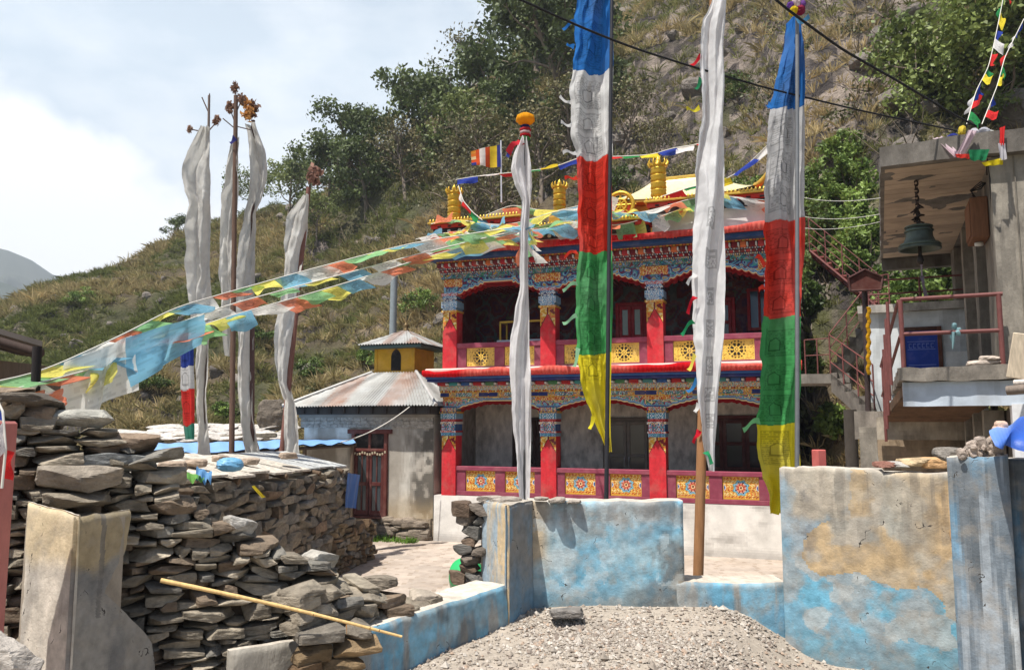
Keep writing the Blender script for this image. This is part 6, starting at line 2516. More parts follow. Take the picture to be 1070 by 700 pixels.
tuft(E3, 257, 108, 16.5, lin(206, 160, 100), .16, 23, -.6)
E4 = pole_thing('flag_pole', 'old white flag sagging from a leaning reddish pole, nearest the shrine', [(294, 478, 18), (322.5, 196, 18)], .07, lin(122, 84, 74), M_WOOD, 'old white flags behind the stone shed')
banner(E4, 17.9, [(204, 318, 323), (215, 309, 323), (225, 301, 322), (240, 299, 320), (270, 297, 316), (300, 295, 313), (330, 288, 309), (380, 286, 303), (400, 289, 301), (420, 296, 308), (440, 297, 311), (478, 297, 313)], oldwhite(8), .09, 1.1, 24, 190, 43, tw=.5)
tuft(E4, 328, 183, 18, lin(146, 112, 98), .3, 31, 0)
m = MB()
m.tube([P(322, 200, 18), P(325, 185, 18)], .012, 5, 0, lin(80, 62, 60))
m.build('twig', M_BARK, E4)

# strip of four colours hanging from the string on the left
F1 = thing('hanging_flag', 'narrow blue white red green strip beside the leftmost white flag', 'prayer flag', P(195, 460, 10.0))
banner(F1, 10.0, [(352, 186, 202), (385, 187, 202), (406, 188, 203), (445, 190, 203), (459, 192, 203)], lambda U, Y, W: bandcol(U, Y, W, [(0, 383, lin(52, 72, 150)), (383, 407, FW_), (407, 444, lin(214, 60, 54)), (444, 600, lin(70, 140, 120))], [(358, 380), (386, 404), (410, 440)], 5) * .95, .03, .8, 30, 90, 51)

# ---------------------------------------------------------------- strings of small flags
PB, PW, PR, PG, PY = lin(126, 182, 208), lin(228, 228, 222), lin(228, 136, 104), lin(140, 192, 138), lin(232, 224, 116)
PAST = [PB, PW, PR, PG, PY]
VIV = [lin(50, 70, 160), lin(226, 224, 222), lin(206, 50, 50), lin(50, 140, 80), lin(226, 206, 60)]


def string_flags(name, label, pts, cols, fw, fh, seed, wind=(.5, .1), gap=.02, group=None, curl=.35, n=7, mat=None, drop=0.9, start=0, printed=True, cord=.006, hscale=None):
    """a cord with a row of cloth flags; each flag is a part of its own"""
    pts = np.asarray(pts, float)
    L_ = poly_len(pts)[-1]
    o = thing(name, label, 'prayer flags', pts[0], 0, group)
    m = MB()
    m.tube(along(pts, np.linspace(0, L_, 60)), cord, 5, 0, lin(210, 206, 196))
    m.build('cord', M_CORD, o)
    rs = np.random.RandomState(seed)
    s = .05
    i = start
    while s + fw * .6 < L_:
        w = fw * rs.uniform(.85, 1.1)
        h = fh * rs.uniform(.75, 1.1)
        if hscale is not None:
            h *= hscale(s / L_)
            w *= hscale(s / L_) ** .6
        a, b = along(pts, s), along(pts, min(s + w, L_))
        e = norm(b - a)
        a0 = rs.normal(wind[0], .35)
        dn = norm(np.array([0, 0, -drop]) + e * a0 + np.array([0, 1, 0]) * rs.normal(wind[1], .55))
        u = np.linspace(0, 1, n + 2)
        v = np.linspace(0, 1, n + 2)
        U, V = np.meshgrid(u, v, indexing='ij')
        nn = norm(np.cross(e, dn))
        sw = curl * rs.uniform(-1, 1)
        G = a + (b - a) * U[..., None] + dn * (h * V)[..., None]
        w_ = np.sin(U * 5.5 + V * 3 + rs.uniform(0, 6)) * .16 * V + np.sin(V * 4 + rs.uniform(0, 6)) * .14 * V + sw * V * V + (fbm(np.stack([U * 2.5, V * 2.5, 0 * U + i], -1), 2, seed) - .5) * .3 * V
        G = G + nn * (w_ * h)[..., None] + e * (.14 * h * (fbm(np.stack([U * 2, V * 2, 0 * U + i + 9], -1), 2, seed + 1) - .5) * V)[..., None]
        G[..., 2] += .25 * h * (V ** 2) * rs.uniform(-.3, 1)
        c = cols[i % len(cols)] * rs.uniform(.9, 1.08)
        cc = np.ones((n + 1, n + 1, 3)) * c
        m = MB()
        if printed:
            k = 3
            uu = np.linspace(0, 1, k * (n + 1) + 1)
            from_ = G
            U2, V2 = np.meshgrid(uu, uu, indexing='ij')
            fi = U2 * (n + 1)
            fj = V2 * (n + 1)
            i0_, j0_ = np.minimum(fi.astype(int), n), np.minimum(fj.astype(int), n)
            du, dv = (fi - i0_)[..., None], (fj - j0_)[..., None]
            G = from_[i0_, j0_] * (1 - du) * (1 - dv) + from_[i0_ + 1, j0_] * du * (1 - dv) + from_[i0_, j0_ + 1] * (1 - du) * dv + from_[i0_ + 1, j0_ + 1] * du * dv
            cu, cv = (U2[1:, 1:] + U2[:-1, :-1]) / 2, (V2[1:, 1:] + V2[:-1, :-1]) / 2
            ink = ((np.floor(cv * 18) % 2) == 0) & (cu > .14) & (cu < .86) & (cv > .14) & (cv < .86) & (_hash(np.floor(cu * 30).astype(np.int64), np.floor(cv * 18).astype(np.int64), 0 * cu.astype(np.int64), i) > .4)
            mid = np.hypot(cu - .5, cv - .5)
            cc = np.ones(cu.shape + (3,)) * c
            cc = cc * np.where(ink, .78, 1)[..., None]
            cc = cc * np.where((mid < .16) & (mid > .12), .7, 1)[..., None]
        m.grid(G, cc, 0, True)
        m.build('flag', mat or M_GAUZE, o)
        s += w + gap * rs.uniform(.3, 1.5)
        i += 1
    return o


def pathpx(lst):
    q = np.array([P(*p) for p in lst])
    L_ = poly_len(q)
    t = np.linspace(0, L_[-1], 60)
    g = np.stack([np.interp(t, L_, q[:, k]) for k in range(3)], -1)
    for _ in range(6):
        g[1:-1] = (g[:-2] + g[1:-1] * 2 + g[2:]) / 4
    return g


SG = 'strings of prayer flags across the yard'
string_flags('prayer_flag_string', 'upper string of faded prayer flags from the left edge to the orange topped pole',
             pathpx([(-70, 408, 4.6), (0, 399, 5.0), (36, 391, 5.2), (80, 372, 5.7), (140, 344, 6.3), (180, 322, 6.8), (240, 305, 7.5), (300, 288, 8.0), (360, 272, 8.3), (430, 254, 8.6), (500, 243, 8.7), (548, 236, 8.6)]), PAST, .32, .21, 11, (1.1, .1), -.05, SG, .7, drop=.55, start=2, hscale=lambda t: 1.15 - .25 * t)
string_flags('prayer_flag_string', 'lower string of faded prayer flags from the stake to the orange topped pole',
             pathpx([(-50, 420, 4.5), (10, 408, 4.9), (60, 395, 5.3), (110, 382, 5.8), (180, 350, 6.6), (240, 330, 7.2), (320, 308, 7.8), (380, 290, 8.2), (440, 270, 8.6), (500, 254, 8.8), (547, 241, 8.65)]), PAST, .33, .21, 12, (1.1, .1), -.05, SG, .7, drop=.55, start=0, hscale=lambda t: 1.15 - .3 * t)
string_flags('prayer_flag_string', 'third string of crumpled flags between the two long ones near the white flags',
             pathpx([(120, 372, 6.1), (180, 340, 6.9), (240, 318, 7.4), (330, 294, 8.0), (420, 270, 8.5), (500, 250, 8.7), (546, 240, 8.62)]), PAST, .3, .15, 13, (1.2, .2), .12, SG, .6, drop=.5, start=3, hscale=lambda t: 1.0 - .2 * t)
# one big white mesh flag and blue one near the stake
big = thing('prayer_flag_sheet', 'large white and blue gauzy flags bellying over the left end of the stone wall', 'prayer flags', P(100, 400, 5.5))
for (q, c) in (([(70, 378, 5.45), (140, 350, 6.1), (140, 408, 5.95), (66, 446, 5.4)], PW), ([(134, 352, 6.0), (215, 328, 6.9), (205, 362, 6.7), (138, 404, 5.9)], PB), ([(34, 410, 5.1), (62, 408, 5.35), (64, 428, 5.3), (36, 425, 5.05)], PR), ([(0, 402, 4.8), (34, 408, 5.0), (33, 422, 5.0), (0, 414, 4.8)], PY)):
    rag('flag', [P(*p) for p in q], c * .45 + .45, '', '', M_GAUZE, .07, 22, big, None, 1.3,
        (lambda s, t, c=c: c * np.where(((np.floor(t * 26) % 2) == 0) & (_hash(np.floor(s * 30).astype(np.int64), np.floor(t * 26).astype(np.int64), 0 * s.astype(np.int64), 4) > .4) & (s > .1) & (s < .9), .84, 1)[..., None]))
# dark stake that carries the strings
m = MB()
a, b = P(34, 470, 5.15), P(39, 362, 5.15)
m.tube([a, b], .028, 6, 0, lin(34, 28, 28))
tag(m.build('wooden_stake', M_WOOD), 'short black stake standing behind the dry stone wall under the flags', 'stake')


# strings lying over the temple roof
def T2W(x, y, z):
    c, s = math.cos(math.radians(-20)), math.sin(math.radians(-20))
    return np.array([-1.707 + c * x - s * y, 21.2 + s * x + c * y, YARD + z])


RG = 'strings of prayer flags on the temple roof'
string_flags('prayer_flag_string', 'string of flags heaped along the lower edge of the temple roof', [T2W(x, -.8, 7.9 + .10 * math.sin(x * 2.3)) for x in np.linspace(-.4, 5.3, 40)], PAST, .5, .42, 21, (.6, -.5), -.12, RG, .6, drop=.55, cord=.01)
string_flags('prayer_flag_string', 'string of flags lying over the gilded coping of the temple roof', [T2W(x, -.72, 8.2 + .12 * math.sin(x * 1.9 + 1)) for x in np.linspace(-.2, 8.6, 40)], PAST, .5, .42, 22, (.5, -.6), -.1, RG, .6, drop=.5, cord=.01, start=2)
string_flags('prayer_flag_string', 'string of flags draped from the pole across the front fringe of the roof', [P(548, 238, 8.7), P(556, 240, 12), T2W(2.6, -1.0, 7.8), T2W(3.6, -.95, 7.85), T2W(5.0, -.9, 8.1)], PAST, .46, .4, 23, (.4, -.4), -.08, RG, .5, drop=.7, cord=.008, start=1)
string_flags('prayer_flag_string', 'string of flags falling over the left roof corner of the temple', pathpx([(455, 262, 19.8), (478, 244, 20.0), (505, 226, 20.2), (535, 214, 20.3), (575, 222, 20), (610, 214, 19.6)]), PAST, .6, .5, 24, (.4, -.5), -.15, RG, .6, drop=.6, cord=.01, start=3)
string_flags('prayer_flag_string', 'string of flags tumbled over the middle of the temple roof', [T2W(x, -.3 - .3 * math.sin(x * 1.3), 8.1 + .14 * math.sin(x * 2.7 + 2)) for x in np.linspace(1.2, 6.4, 40)], PAST, .42, .44, 28, (.5, -.6), -.16, RG, .8, drop=.4, cord=.01, start=4)
string_flags('prayer_flag_string', 'string of flags bunched at the left half of the roof fringe', [T2W(x, -1.0, 7.8 + .12 * math.sin(x * 1.7 + 1)) for x in np.linspace(-.5, 3.9, 40)], PAST, .42, .44, 29, (.8, -.5), -.14, RG, .8, drop=.5, cord=.01, start=1)
string_flags('bunting_string', 'thin line of bright little flags strung between the gilded roof banners', pathpx([(476, 188, 20.5), (500, 184, 20.6), (530, 181, 20.5), (560, 178, 20.5), (583, 174, 20.2), (606, 164, 20), (640, 164, 19.8), (684, 162, 19.4), (700, 155, 19.2), (726, 152, 18.8), (745, 146, 18.4)]), VIV, .52, .2, 25, (.3, 0), .03, RG, .3, drop=.8, cord=.012, start=0, printed=False, mat=M_CLOTH)
string_flags('bunting_string', 'slack line of bright little flags falling right of the white flag to the roof', pathpx([(690, 206, 18.6), (720, 196, 18.2), (757, 188, 18), (775, 178, 17.8), (796, 158, 17.4), (806, 148, 17.2)]), VIV, .55, .22, 26, (.3, 0), .05, RG, .3, drop=.8, cord=.012, start=2, printed=False, mat=M_CLOTH)
string_flags('bunting_string', 'short line of bright flags dropping from the left gilded roof banner', pathpx([(479, 194, 20), (484, 210, 19.8), (494, 222, 19.6), (504, 230, 19.4)]), VIV, .4, .2, 27, (.2, 0), .02, RG, .3, drop=.6, cord=.012, start=1, printed=False, mat=M_CLOTH)
# the striped flag on its staff behind the roof
m0 = thing('striped_flag', 'striped orange white yellow blue flag flying left from a thin staff above the roof', 'flag', P(523, 205, 21.6))
m = MB()
m.tube([P(524, 212, 21.6), P(523.5, 147, 21.6)], .025, 6, 0, lin(200, 200, 206))
m.build('staff', M_METAL, m0)


def bud(s, t):
    x = 1 - s
    pal = [lin(52, 60, 130), lin(226, 200, 60), lin(206, 84, 40), lin(226, 222, 214), lin(206, 84, 40)]
    c = np.zeros(s.shape + (3,))
    ed = [0, .14, .34, .52, .72, .86, 1.01]
    for i in range(5):
        c = np.where(((x >= ed[i]) & (x < ed[i + 1]))[..., None], pal[i], c)
    low = x >= ed[5]
    r5 = [lin(226, 150, 60), lin(214, 120, 50), lin(226, 200, 150), lin(206, 84, 40), lin(52, 60, 130)]
    return np.where(low[..., None], np.array(r5)[np.minimum((t * 5).astype(int), 4)], c)


rag('flag', [P(492, 158, 21.5), P(523, 151, 21.6), P(523, 175, 21.6), P(493, 173, 21.5)], FR, '', '', M_CLOTH, .07, 26, m0, None, 1.2, bud)
# strings on the right, from the tree to the concrete roof
TG = 'strings of prayer flags above the concrete roof'
string_flags('prayer_flag_string', 'bright string of flags hanging from the tree down to the concrete roof edge', pathpx([(1052, -20, 11.5), (1046, 10, 11.3), (1040, 40, 11.1), (1033, 70, 10.8), (1020, 95, 10.4), (1010, 130, 9.8)]), VIV, .26, .2, 31, (.1, .2), .08, TG, .4, drop=.5, start=2, mat=M_CLOTH)
string_flags('prayer_flag_string', 'faded string of flags near the picture edge ending at the concrete roof', pathpx([(1070, 20, 10.8), (1050, 60, 10.5), (1042, 90, 10.2), (1034, 110, 10), (1026, 130, 9.7)]), VIV, .22, .16, 32, (.1, .2), .12, TG, .4, drop=.5, start=0, mat=M_CLOTH)
# cloths hung on the roof edge
R0 = thing('scarf_garland', 'pale pink scarf garland with green and yellow cloths on the concrete roof edge', 'scarf', P(1000, 165, 9.2))
rag('scarf', [P(974, 145, 9.4), P(984, 143, 9.4), P(1004, 163, 9.2), P(998, 163, 9.2)], lin(226, 204, 212), '', '', M_CLOTH, .03, 10, R0)
rag('scarf', [P(999, 161, 9.2), P(1007, 162, 9.2), P(1021, 137, 9.1), P(1013, 136, 9.1)], lin(226, 204, 212), '', '', M_CLOTH, .03, 10, R0)
rag('scarf', [P(998, 161, 9.18), P(1013, 161, 9.15), P(1013, 166, 9.15), P(1000, 165, 9.18)], lin(206, 60, 50), '', '', M_CLOTH, .02, 8, R0)
rag('scarf', [P(1012, 157, 9.15), P(1034, 156, 9.05), P(1030, 168, 9.05), P(1014, 168, 9.15)], lin(40, 120, 80), '', '', M_CLOTH, .03, 10, R0)
rag('scarf', [P(1026, 170, 9.0), P(1048, 165, 8.95), P(1049, 172, 8.95), P(1030, 174, 9.0)], lin(220, 200, 40), '', '', M_CLOTH, .03, 10, R0)
rag('scarf', [P(1044, 134, 9.0), P(1050, 132, 9.0), P(1049, 152, 8.95), P(1045, 152, 8.95)], lin(206, 50, 50), '', '', M_CLOTH, .02, 8, R0)
rag('scarf', [P(1043, 150, 8.95), P(1050, 150, 8.95), P(1051, 167, 8.95), P(1044, 168, 8.95)], lin(206, 204, 210), '', '', M_CLOTH, .02, 8, R0)
m = MB()
for k, (q, c) in enumerate((((1000, 140), lin(60, 70, 150)), ((1010, 134), lin(220, 200, 80)), ((1022, 136), lin(206, 204, 210)), ((1034, 134), lin(190, 190, 196)), ((1040, 138), lin(206, 206, 200)))):
    m.rock(P(*q, 9.25) + np.array([0, .1, 0]), (.12, .1, .08), roteul(k, k * 2, k), 500 + k, c, 6, 2.5, .16, 2)
m.build('cloth_knot', M_CLOTH, R0)
# flags hung on the pink post at the left edge
string_flags('prayer_flag_string', 'short tangle of coloured flags hanging down the pink gate post', [P(-8, 408, 3.6), P(3, 430, 3.58), P(6, 470, 3.56), P(2, 510, 3.56)], VIV, .12, .1, 33, (.1, .0), .0, None, .3, drop=.3, start=0, mat=M_CLOTH)
# cables
for lab, lst in (('black power cable sagging from the top centre across to the concrete roof', [(515, -12, 6.0), (545, 0, 6.1), (600, 26, 6.4), (660, 50, 6.7), (730, 72, 7.2), (800, 92, 7.8), (900, 116, 8.6), (1000, 137, 9.5)]),
                 ('thicker black cable coming down from the top edge past the cloth topknot', [(780, -30, 6.5), (812, 2, 6.8), (836, 20, 7.0), (880, 52, 7.6), (940, 86, 8.3), (1000, 122, 9.2), (1020, 132, 9.4)])):
    m = MB()
    m.tube(pathpx(lst), .010 if lab.startswith('black') else .013, 6, 0, lin(26, 26, 28))
    tag(m.build('power_cable', M_CORD), lab, 'cable')

for lab, a, b in (('topmost thin pale wire between the right flag and the concrete roof', (838, 206, 15), (920, 207, 10.2)),
                  ('second thin pale wire strung under the topmost one beside the concrete roof', (838, 226, 15), (919, 224, 10.4)),
                  ('lowest thin pale wire strung toward the bell veranda', (838, 238, 15), (919, 232, 10.6))):
    m = MB()
    m.tube(cat(P(*a), P(*b), .06), .004, 5, 0, lin(206, 204, 196))
    tag(m.build('wire', M_CORD), lab, 'wire')
m = MB()
m.tube(cat(P(428, 425, 20.4), P(356, 462, 19.2), .12), .013, 5, 0, lin(206, 202, 192))
tag(m.build('rope', M_CORD), 'pale rope slanting from the shrine eave across its door', 'rope')
# ---------------------------------------------------------------- concrete house on the right
Q0 = P(920, 175, 9.6)
RZ = math.radians(-24.7)
H = thing('concrete_house', 'raw concrete house with a flat roof, open veranda and red railing at the right edge', 'house', (Q0[0], Q0[1], YARD), RZ)
zs_ = Q0[2] - YARD                      # soffit height above the yard
zp_ = P(930, 384, 9.5)[2] - YARD        # platform top
CG, CL = lin(120, 114, 106), lin(190, 184, 172)


def hp(mb, name, mats, parent=None):
    return mb.build(name, mats, parent or H, world=False)


def rough_box(m, lo, hi, seed, col, d=.015, res=.06, cvar=.25, streak=.4):
    """concrete block with uneven, stained faces"""
    lo, hi = np.asarray(lo, float), np.asarray(hi, float)
    dims = hi - lo
    cen = (lo + hi) / 2
    for a in range(3):
        o = [(a + 1) % 3, (a + 2) % 3]
        n0, n1 = [int(np.clip(dims[k] / res, 1, 90)) for k in o]
        for s in (0, 1):
            u, v = np.linspace(lo[o[0]], hi[o[0]], n0 + 1), np.linspace(lo[o[1]], hi[o[1]], n1 + 1)
            Ug, Vg = np.meshgrid(u, v, indexing='ij')
            G = np.zeros(Ug.shape + (3,))
            G[..., o[0]], G[..., o[1]] = Ug, Vg
            G[..., a] = hi[a] if s else lo[a]
            off = (np.stack([fbm(G * 2.6 + seed + k * 31, 4, seed + k) for k in range(3)], -1) - .5) * 2 * d
            G = G + off
            c = (G[1:, 1:] + G[:-1, :-1]) / 2
            n = fbm(c * np.array([3, 3, .8]) + seed, 4, seed + 9)
            n2 = fbm(c * 7 + seed, 3, seed + 11)
            cc = np.asarray(col) * (1 + cvar * (n2 - .5) * 2)[..., None]
            k = sstep(.52, .7, n) * streak
            cc = cc * (1 - k)[..., None] + lin(84, 80, 74) * k[..., None]
            m.grid(G, cc, 0, True, flip=not bool(s))
    return m


m = MB()
rough_box(m, (0, 0, zs_), (5.5, 6.4, zs_ + .27), 3, lin(112, 107, 100), .025)
rough_box(m, (.0, .02, zs_ - .0), (.1, 6.4, zs_ + .0), 4, CG) if False else None
hp(m, 'roof_slab', M_CONC)
m = MB()
rough_box(m, (0.02, 6.2, zs_ - .22), (1.3, 6.38, zs_ - .004), 5, lin(104, 98, 90))
hp(m, 'roof_beam', M_CONC)
# plank shuttering lines on the soffit
m = MB()
for i in range(24):
    m.box((.05, .12 + i * .25, zs_ - .006), (1.2, .12 + i * .25 + .235, zs_ - .001), 0, lin(176, 158, 138) * (0.86 + .24 * ((i * 37) % 7) / 7))
hp(m, 'soffit', M_WALL)
# walls
m = MB()
rough_box(m, (1.18, .14, zp_ + .005), (5.4, .36, zs_ - .006), 7, lin(146, 139, 127), .008, .05, .2, .5)
hp(m, 'front_wall', M_CONC)
for i, (y0, y1) in enumerate(((.365, 1.2), (2.25, 2.6), (4.0, 4.3), (5.6, 6.2))):
    m = MB()
    rough_box(m, (1.2, y0, zp_ + .005), (1.42, y1, zs_ - .006), 11 + i, lin(134, 127, 116), .008, .07)
    hp(m, 'pier', M_CONC)
m = MB()
m.box((1.5, 1.0, zp_ + .005), (1.6, 6.1, zs_ - .006), 0, lin(96, 90, 84))
hp(m, 'inner_wall', M_CONC)
m = MB()
m.bev((1.6, 1.25, zp_ + .01), (1.62, 2.2, zp_ + 1.9), .01, 0, lin(60, 52, 46))
hp(m, 'door', M_WOOD)
# raised vertical plaster seams on the lit wall
m = MB()
for x in (1.42, 1.75, 2.05):
    m.bev((x, .115, zp_ + .02), (x + .012, .139, zs_ - .02), .003, 0, lin(120, 114, 104))
hp(m, 'plaster_seam', M_CONC)
# cabinet
m = MB()
zc = zs_ - .86
m.bev((1.0, .62, zc), (1.195, 1.18, zc + .52), .012, 0, lin(118, 80, 54))
m.bev((.985, .66, zc + .04), (.999, 1.14, zc + .48), .008, 0, lin(126, 86, 58))
hp(m, 'meter_cabinet', M_WOOD)
m = MB()
for i in range(4):
    m.tube([(1.05 + .03 * i, .7 + .08 * i, zc + .52), (1.04, .72 + .06 * i, zc + .62 + .02 * i), (1.15, .8, zc + .66 + .03 * i), (1.19, .7, zc + .7)], .008, 5, 0, lin(30, 28, 28))
m.tube([(1.19, .5, zc + .75), (1.16, .16, zc + .9), (1.17, .12, zc + .6), (1.19, .3, zc + .2)], .009, 5, 0, lin(28, 28, 30))
m.lathe([(.0, 0), (.05, 0), (.05, .04), (.0, .05)], 10, (1.1, .9, zc - .05), 0, lin(220, 220, 214))
hp(m, 'wiring', M_CORD)
# platform
m = MB()
rough_box(m, (.08, -.12, zp_ - .17), (5.5, 6.3, zp_), 21, lin(134, 127, 117), .045, .04, .4, .5)
hp(m, 'platform_slab', M_CONC)
m = MB()
rough_box(m, (.12, -.02, zp_ - .46), (5.4, .14, zp_ - .175), 23, lin(190, 200, 210), .008, .05, .1, .2)
hp(m, 'platform_beam', M_WALL)
m = MB()
rough_box(m, (1.22, -.04, -.1), (5.4, .13, zp_ - .44), 24, lin(222, 222, 222), .008, .05, .08, .15)
hp(m, 'lower_wall', M_WALL)
# sloping underside, beams and posts of the lower storey
m = MB()
a0, a1 = zp_ - .30, zp_ - .62
v = np.array([(.14, .16, a0), (1.2, .16, a0), (1.0, 3.2, a1), (-.1, 3.2, a1)])
v2 = v + np.array([0, 0, .12])
m.add(np.concatenate([v, v2]), [(3, 2, 1, 0), (4, 5, 6, 7), (0, 1, 5, 4), (1, 2, 6, 5), (2, 3, 7, 6), (3, 0, 4, 7)], 0, lin(122, 96, 74))
for i in range(26):
    t0 = i / 26
    p = v[0] * (1 - t0) + v[3] * t0
    q = v[1] * (1 - t0) + v[2] * t0
    m.tube([p - np.array([0, 0, .012]), q - np.array([0, 0, .012])], .03, 5, 0, lin(116, 90, 70))
hp(m, 'sloping_soffit', M_CONC)
m = MB()
rough_box(m, (-.2, 3.21, a1 - .3), (1.15, 3.4, a1 + .05), 27, lin(170, 160, 144))
hp(m, 'beam', M_CONC)
m = MB()
rough_box(m, (-.2, 3.6, -.1), (1.3, 3.8, a1 - .0), 28, lin(150, 132, 110), .01, .08, .4, .6)
hp(m, 'back_wall', M_CONC)
for i, (x, y) in enumerate(((-.42, 1.6), (1.05, 1.1), (1.0, 3.0), (1.02, 2.0))):
    m = MB()
    rough_box(m, (x, y, -.1), (x + .22, y + .2, (zp_ - .5) if i else (zp_ - .72)), 31 + i, lin(150, 143, 131), .008, .07)
    hp(m, 'column', M_CONC)
m = MB()
m.box((1.3, .8, -.1), (1.4, 3.6, zp_ - .5), 0, lin(110, 102, 94))
hp(m, 'inner_wall', M_CONC)
# red railing on the platform
RED = lin(112, 66, 62)


def rail(name, segs, parent, r=.022, world=False, col=RED):
    for a, b in segs:
        m = MB()
        m.tube([a, b], r, 6, 0, col)
        m.build(name, M_RUST, parent, world=world)


RL = bpy.data.objects.new('railing', None)
COL.objects.link(RL)
RL.parent = H
WM[RL.name] = WM[H.name]
zt = zp_ + .82
rail('railing_post', [((.14, -.04, zp_), (.14, -.04, zt)), ((1.16, -.04, zp_), (1.16, -.04, zt))], RL, .03)
rail('handrail', [((.14, -.04, zt), (1.2, -.04, zt)), ((.14, -.04, zp_ + .4), (1.16, -.04, zp_ + .4))], RL, .026)
# stair rail going down on the left of the platform
for i in range(5):
    y = .1 + i * .42
    rail('railing_post', [((-.0 - .02 * i, y, zp_ - .18 * i - .2), (-.0 - .02 * i, y, zt - .16 * i))], RL, .022)
rail('handrail', [((.12, 0, zt - .01), (-.1, 1.9, zt - .68)), ((.12, 0, zp_ + .38), (-.1, 1.9, zp_ - .28))], RL, .02)
m = MB()
for i in range(6):
    p = np.array([.68, -.04, zp_ + .4]) + np.random.RandomState(i).normal(0, .03, 3)
    m.rock(p, (.07, .05, .05), roteul(i, i, i), 600 + i, lin(150, 186, 190), 4, 3, .1, 2)
m.tube([(.68, -.07, zp_ + .4), (.67, -.08, zp_ + .28), (.66, -.08, zp_ + .2)], [.02, .014, .006], 5, 0, lin(150, 186, 190))
tag(m.build('cloth_knot', M_CLOTH, RL, world=False))
# flat stones on the platform edge
for i, (x, w_, h_, lab) in enumerate(((1.0, .4, .07, 'thin flat pale stone lying on the edge of the concrete platform'), (1.05, .26, .06, 'smaller flat stone on top of the thin one by the railing foot'))):
    m = MB()
    m.rock(np.array([x, .02, zp_ + .03 + .055 * i]), (w_, .22, h_), rotz(.2 + i), 620 + i, lin(196, 182, 168), 7, 4, .06, 4)
    V = m.arrays()
    c, s = math.cos(RZ), math.sin(RZ)
    m.v = [V @ rotz(RZ).T + np.array([Q0[0], Q0[1], YARD])]
    tag(m.build('flat_stone', M_STONE), lab, 'stone')
m = MB()
a = P(1066, 372, 8.75)
m.bev((-.1, -.02, -.25), (.1, .02, .25), .008, 0, lin(200, 184, 160), roteul(.1, .18, RZ), a)
tag(m.build('wooden_board', M_WOOD), 'pale board leaning on the concrete wall at the right edge', 'board')

# bell
bx, by = .42, .75
Bp = np.array([Q0[0], Q0[1], YARD]) + rotz(RZ) @ np.array([bx, by, 0])
BL = thing('temple_bell', 'green bronze bell hanging on a chain under the concrete roof', 'bell', (Bp[0], Bp[1], YARD + zs_ - 1.0))
pb = P(952, 261, Bp[1])
zb = pb[2] - YARD
pt_ = P(952, 235, Bp[1])[2] - YARD
sc = (pt_ - zb)
m = MB()
prof = [(.0, 1.02), (.10, 1.0), (.16, .9), (.17, .72), (.175, .5), (.2, .32), (.245, .18), (.275, .06), (.275, .0), (.25, .0), (.18, .3), (.15, .6), (.14, .85), (.0, .9)]
prof = [(r * sc / .34 * .96, zb + z * sc) for r, z in prof]
for q in range(len(prof)):
    pass
m.lathe(prof, 32, (Bp[0], Bp[1], YARD), 0, lin(74, 82, 74))
for zz, rr in ((.16, .262), (.2, .248), (.74, .18), (.9, .172)):
    an = np.linspace(0, 2 * math.pi, 33)
    k = sc / .34 * .96
    m.tube(np.stack([Bp[0] + rr * k * np.cos(an), Bp[1] + rr * k * np.sin(an), 0 * an + YARD + zb + zz * sc], -1), .012, 5, 0, lin(84, 96, 86), cap=False)
m.build('bell_body', M_BRONZE, BL)
m = MB()
m.tube([(Bp[0], Bp[1], YARD + zb + .5 * sc), (Bp[0], Bp[1], YARD + zb - .08)], .022, 6, 0, lin(50, 44, 40))
m.lathe([(.0, -.2), (.03, -.19), (.045, -.14), (.03, -.08), (.015, -.06)], 10, (Bp[0], Bp[1], YARD + zb), 0, lin(50, 44, 40))
cl = m.build('clapper', M_BRONZE, BL)
m = MB()
z = zb + sc
z_end = zs_ - .01
k = 0
while z < z_end:
    an = np.linspace(0, 2 * math.pi, 13)
    r1, r2 = .022, .036
    if k % 2:
        pts = np.stack([Bp[0] + r1 * np.cos(an), Bp[1] + 0 * an, YARD + z + r2 * np.sin(an)], -1)
    else:
        pts = np.stack([Bp[0] + 0 * an, Bp[1] + r1 * np.cos(an), YARD + z + r2 * np.sin(an)], -1)
    m.tube(pts, .011, 5, 0, lin(56, 46, 40), cap=False)
    z += .05
    k += 1
for i in range(14):
    a = i * .9
    m.tube([(Bp[0] + .02 * math.cos(a), Bp[1] + .02 * math.sin(a), YARD + zb + sc + .02 * i), (Bp[0] + .075 * math.cos(a), Bp[1] + .075 * math.sin(a), YARD + zb + sc + .03 + .014 * i), (Bp[0] + .03 * math.cos(a + 1), Bp[1] + .03 * math.sin(a + 1), YARD + zb + sc + .05 + .014 * i)], .012, 5, 0, lin(50, 42, 38))
m.build('chain', M_BRONZE, BL)
p0 = np.array([Bp[0], Bp[1], YARD + zb - .2])
streamer(BL, p0 + [0, 0, .05], p0 + np.array([.03, 0, -.2]), lin(150, 140, 150), .05, 'bell_cloth', 81)
streamer(BL, p0 + np.array([.02, 0, -.15]), p0 + np.array([.04, 0, -.42]), lin(110, 104, 112), .08, 'bell_cloth', 82)


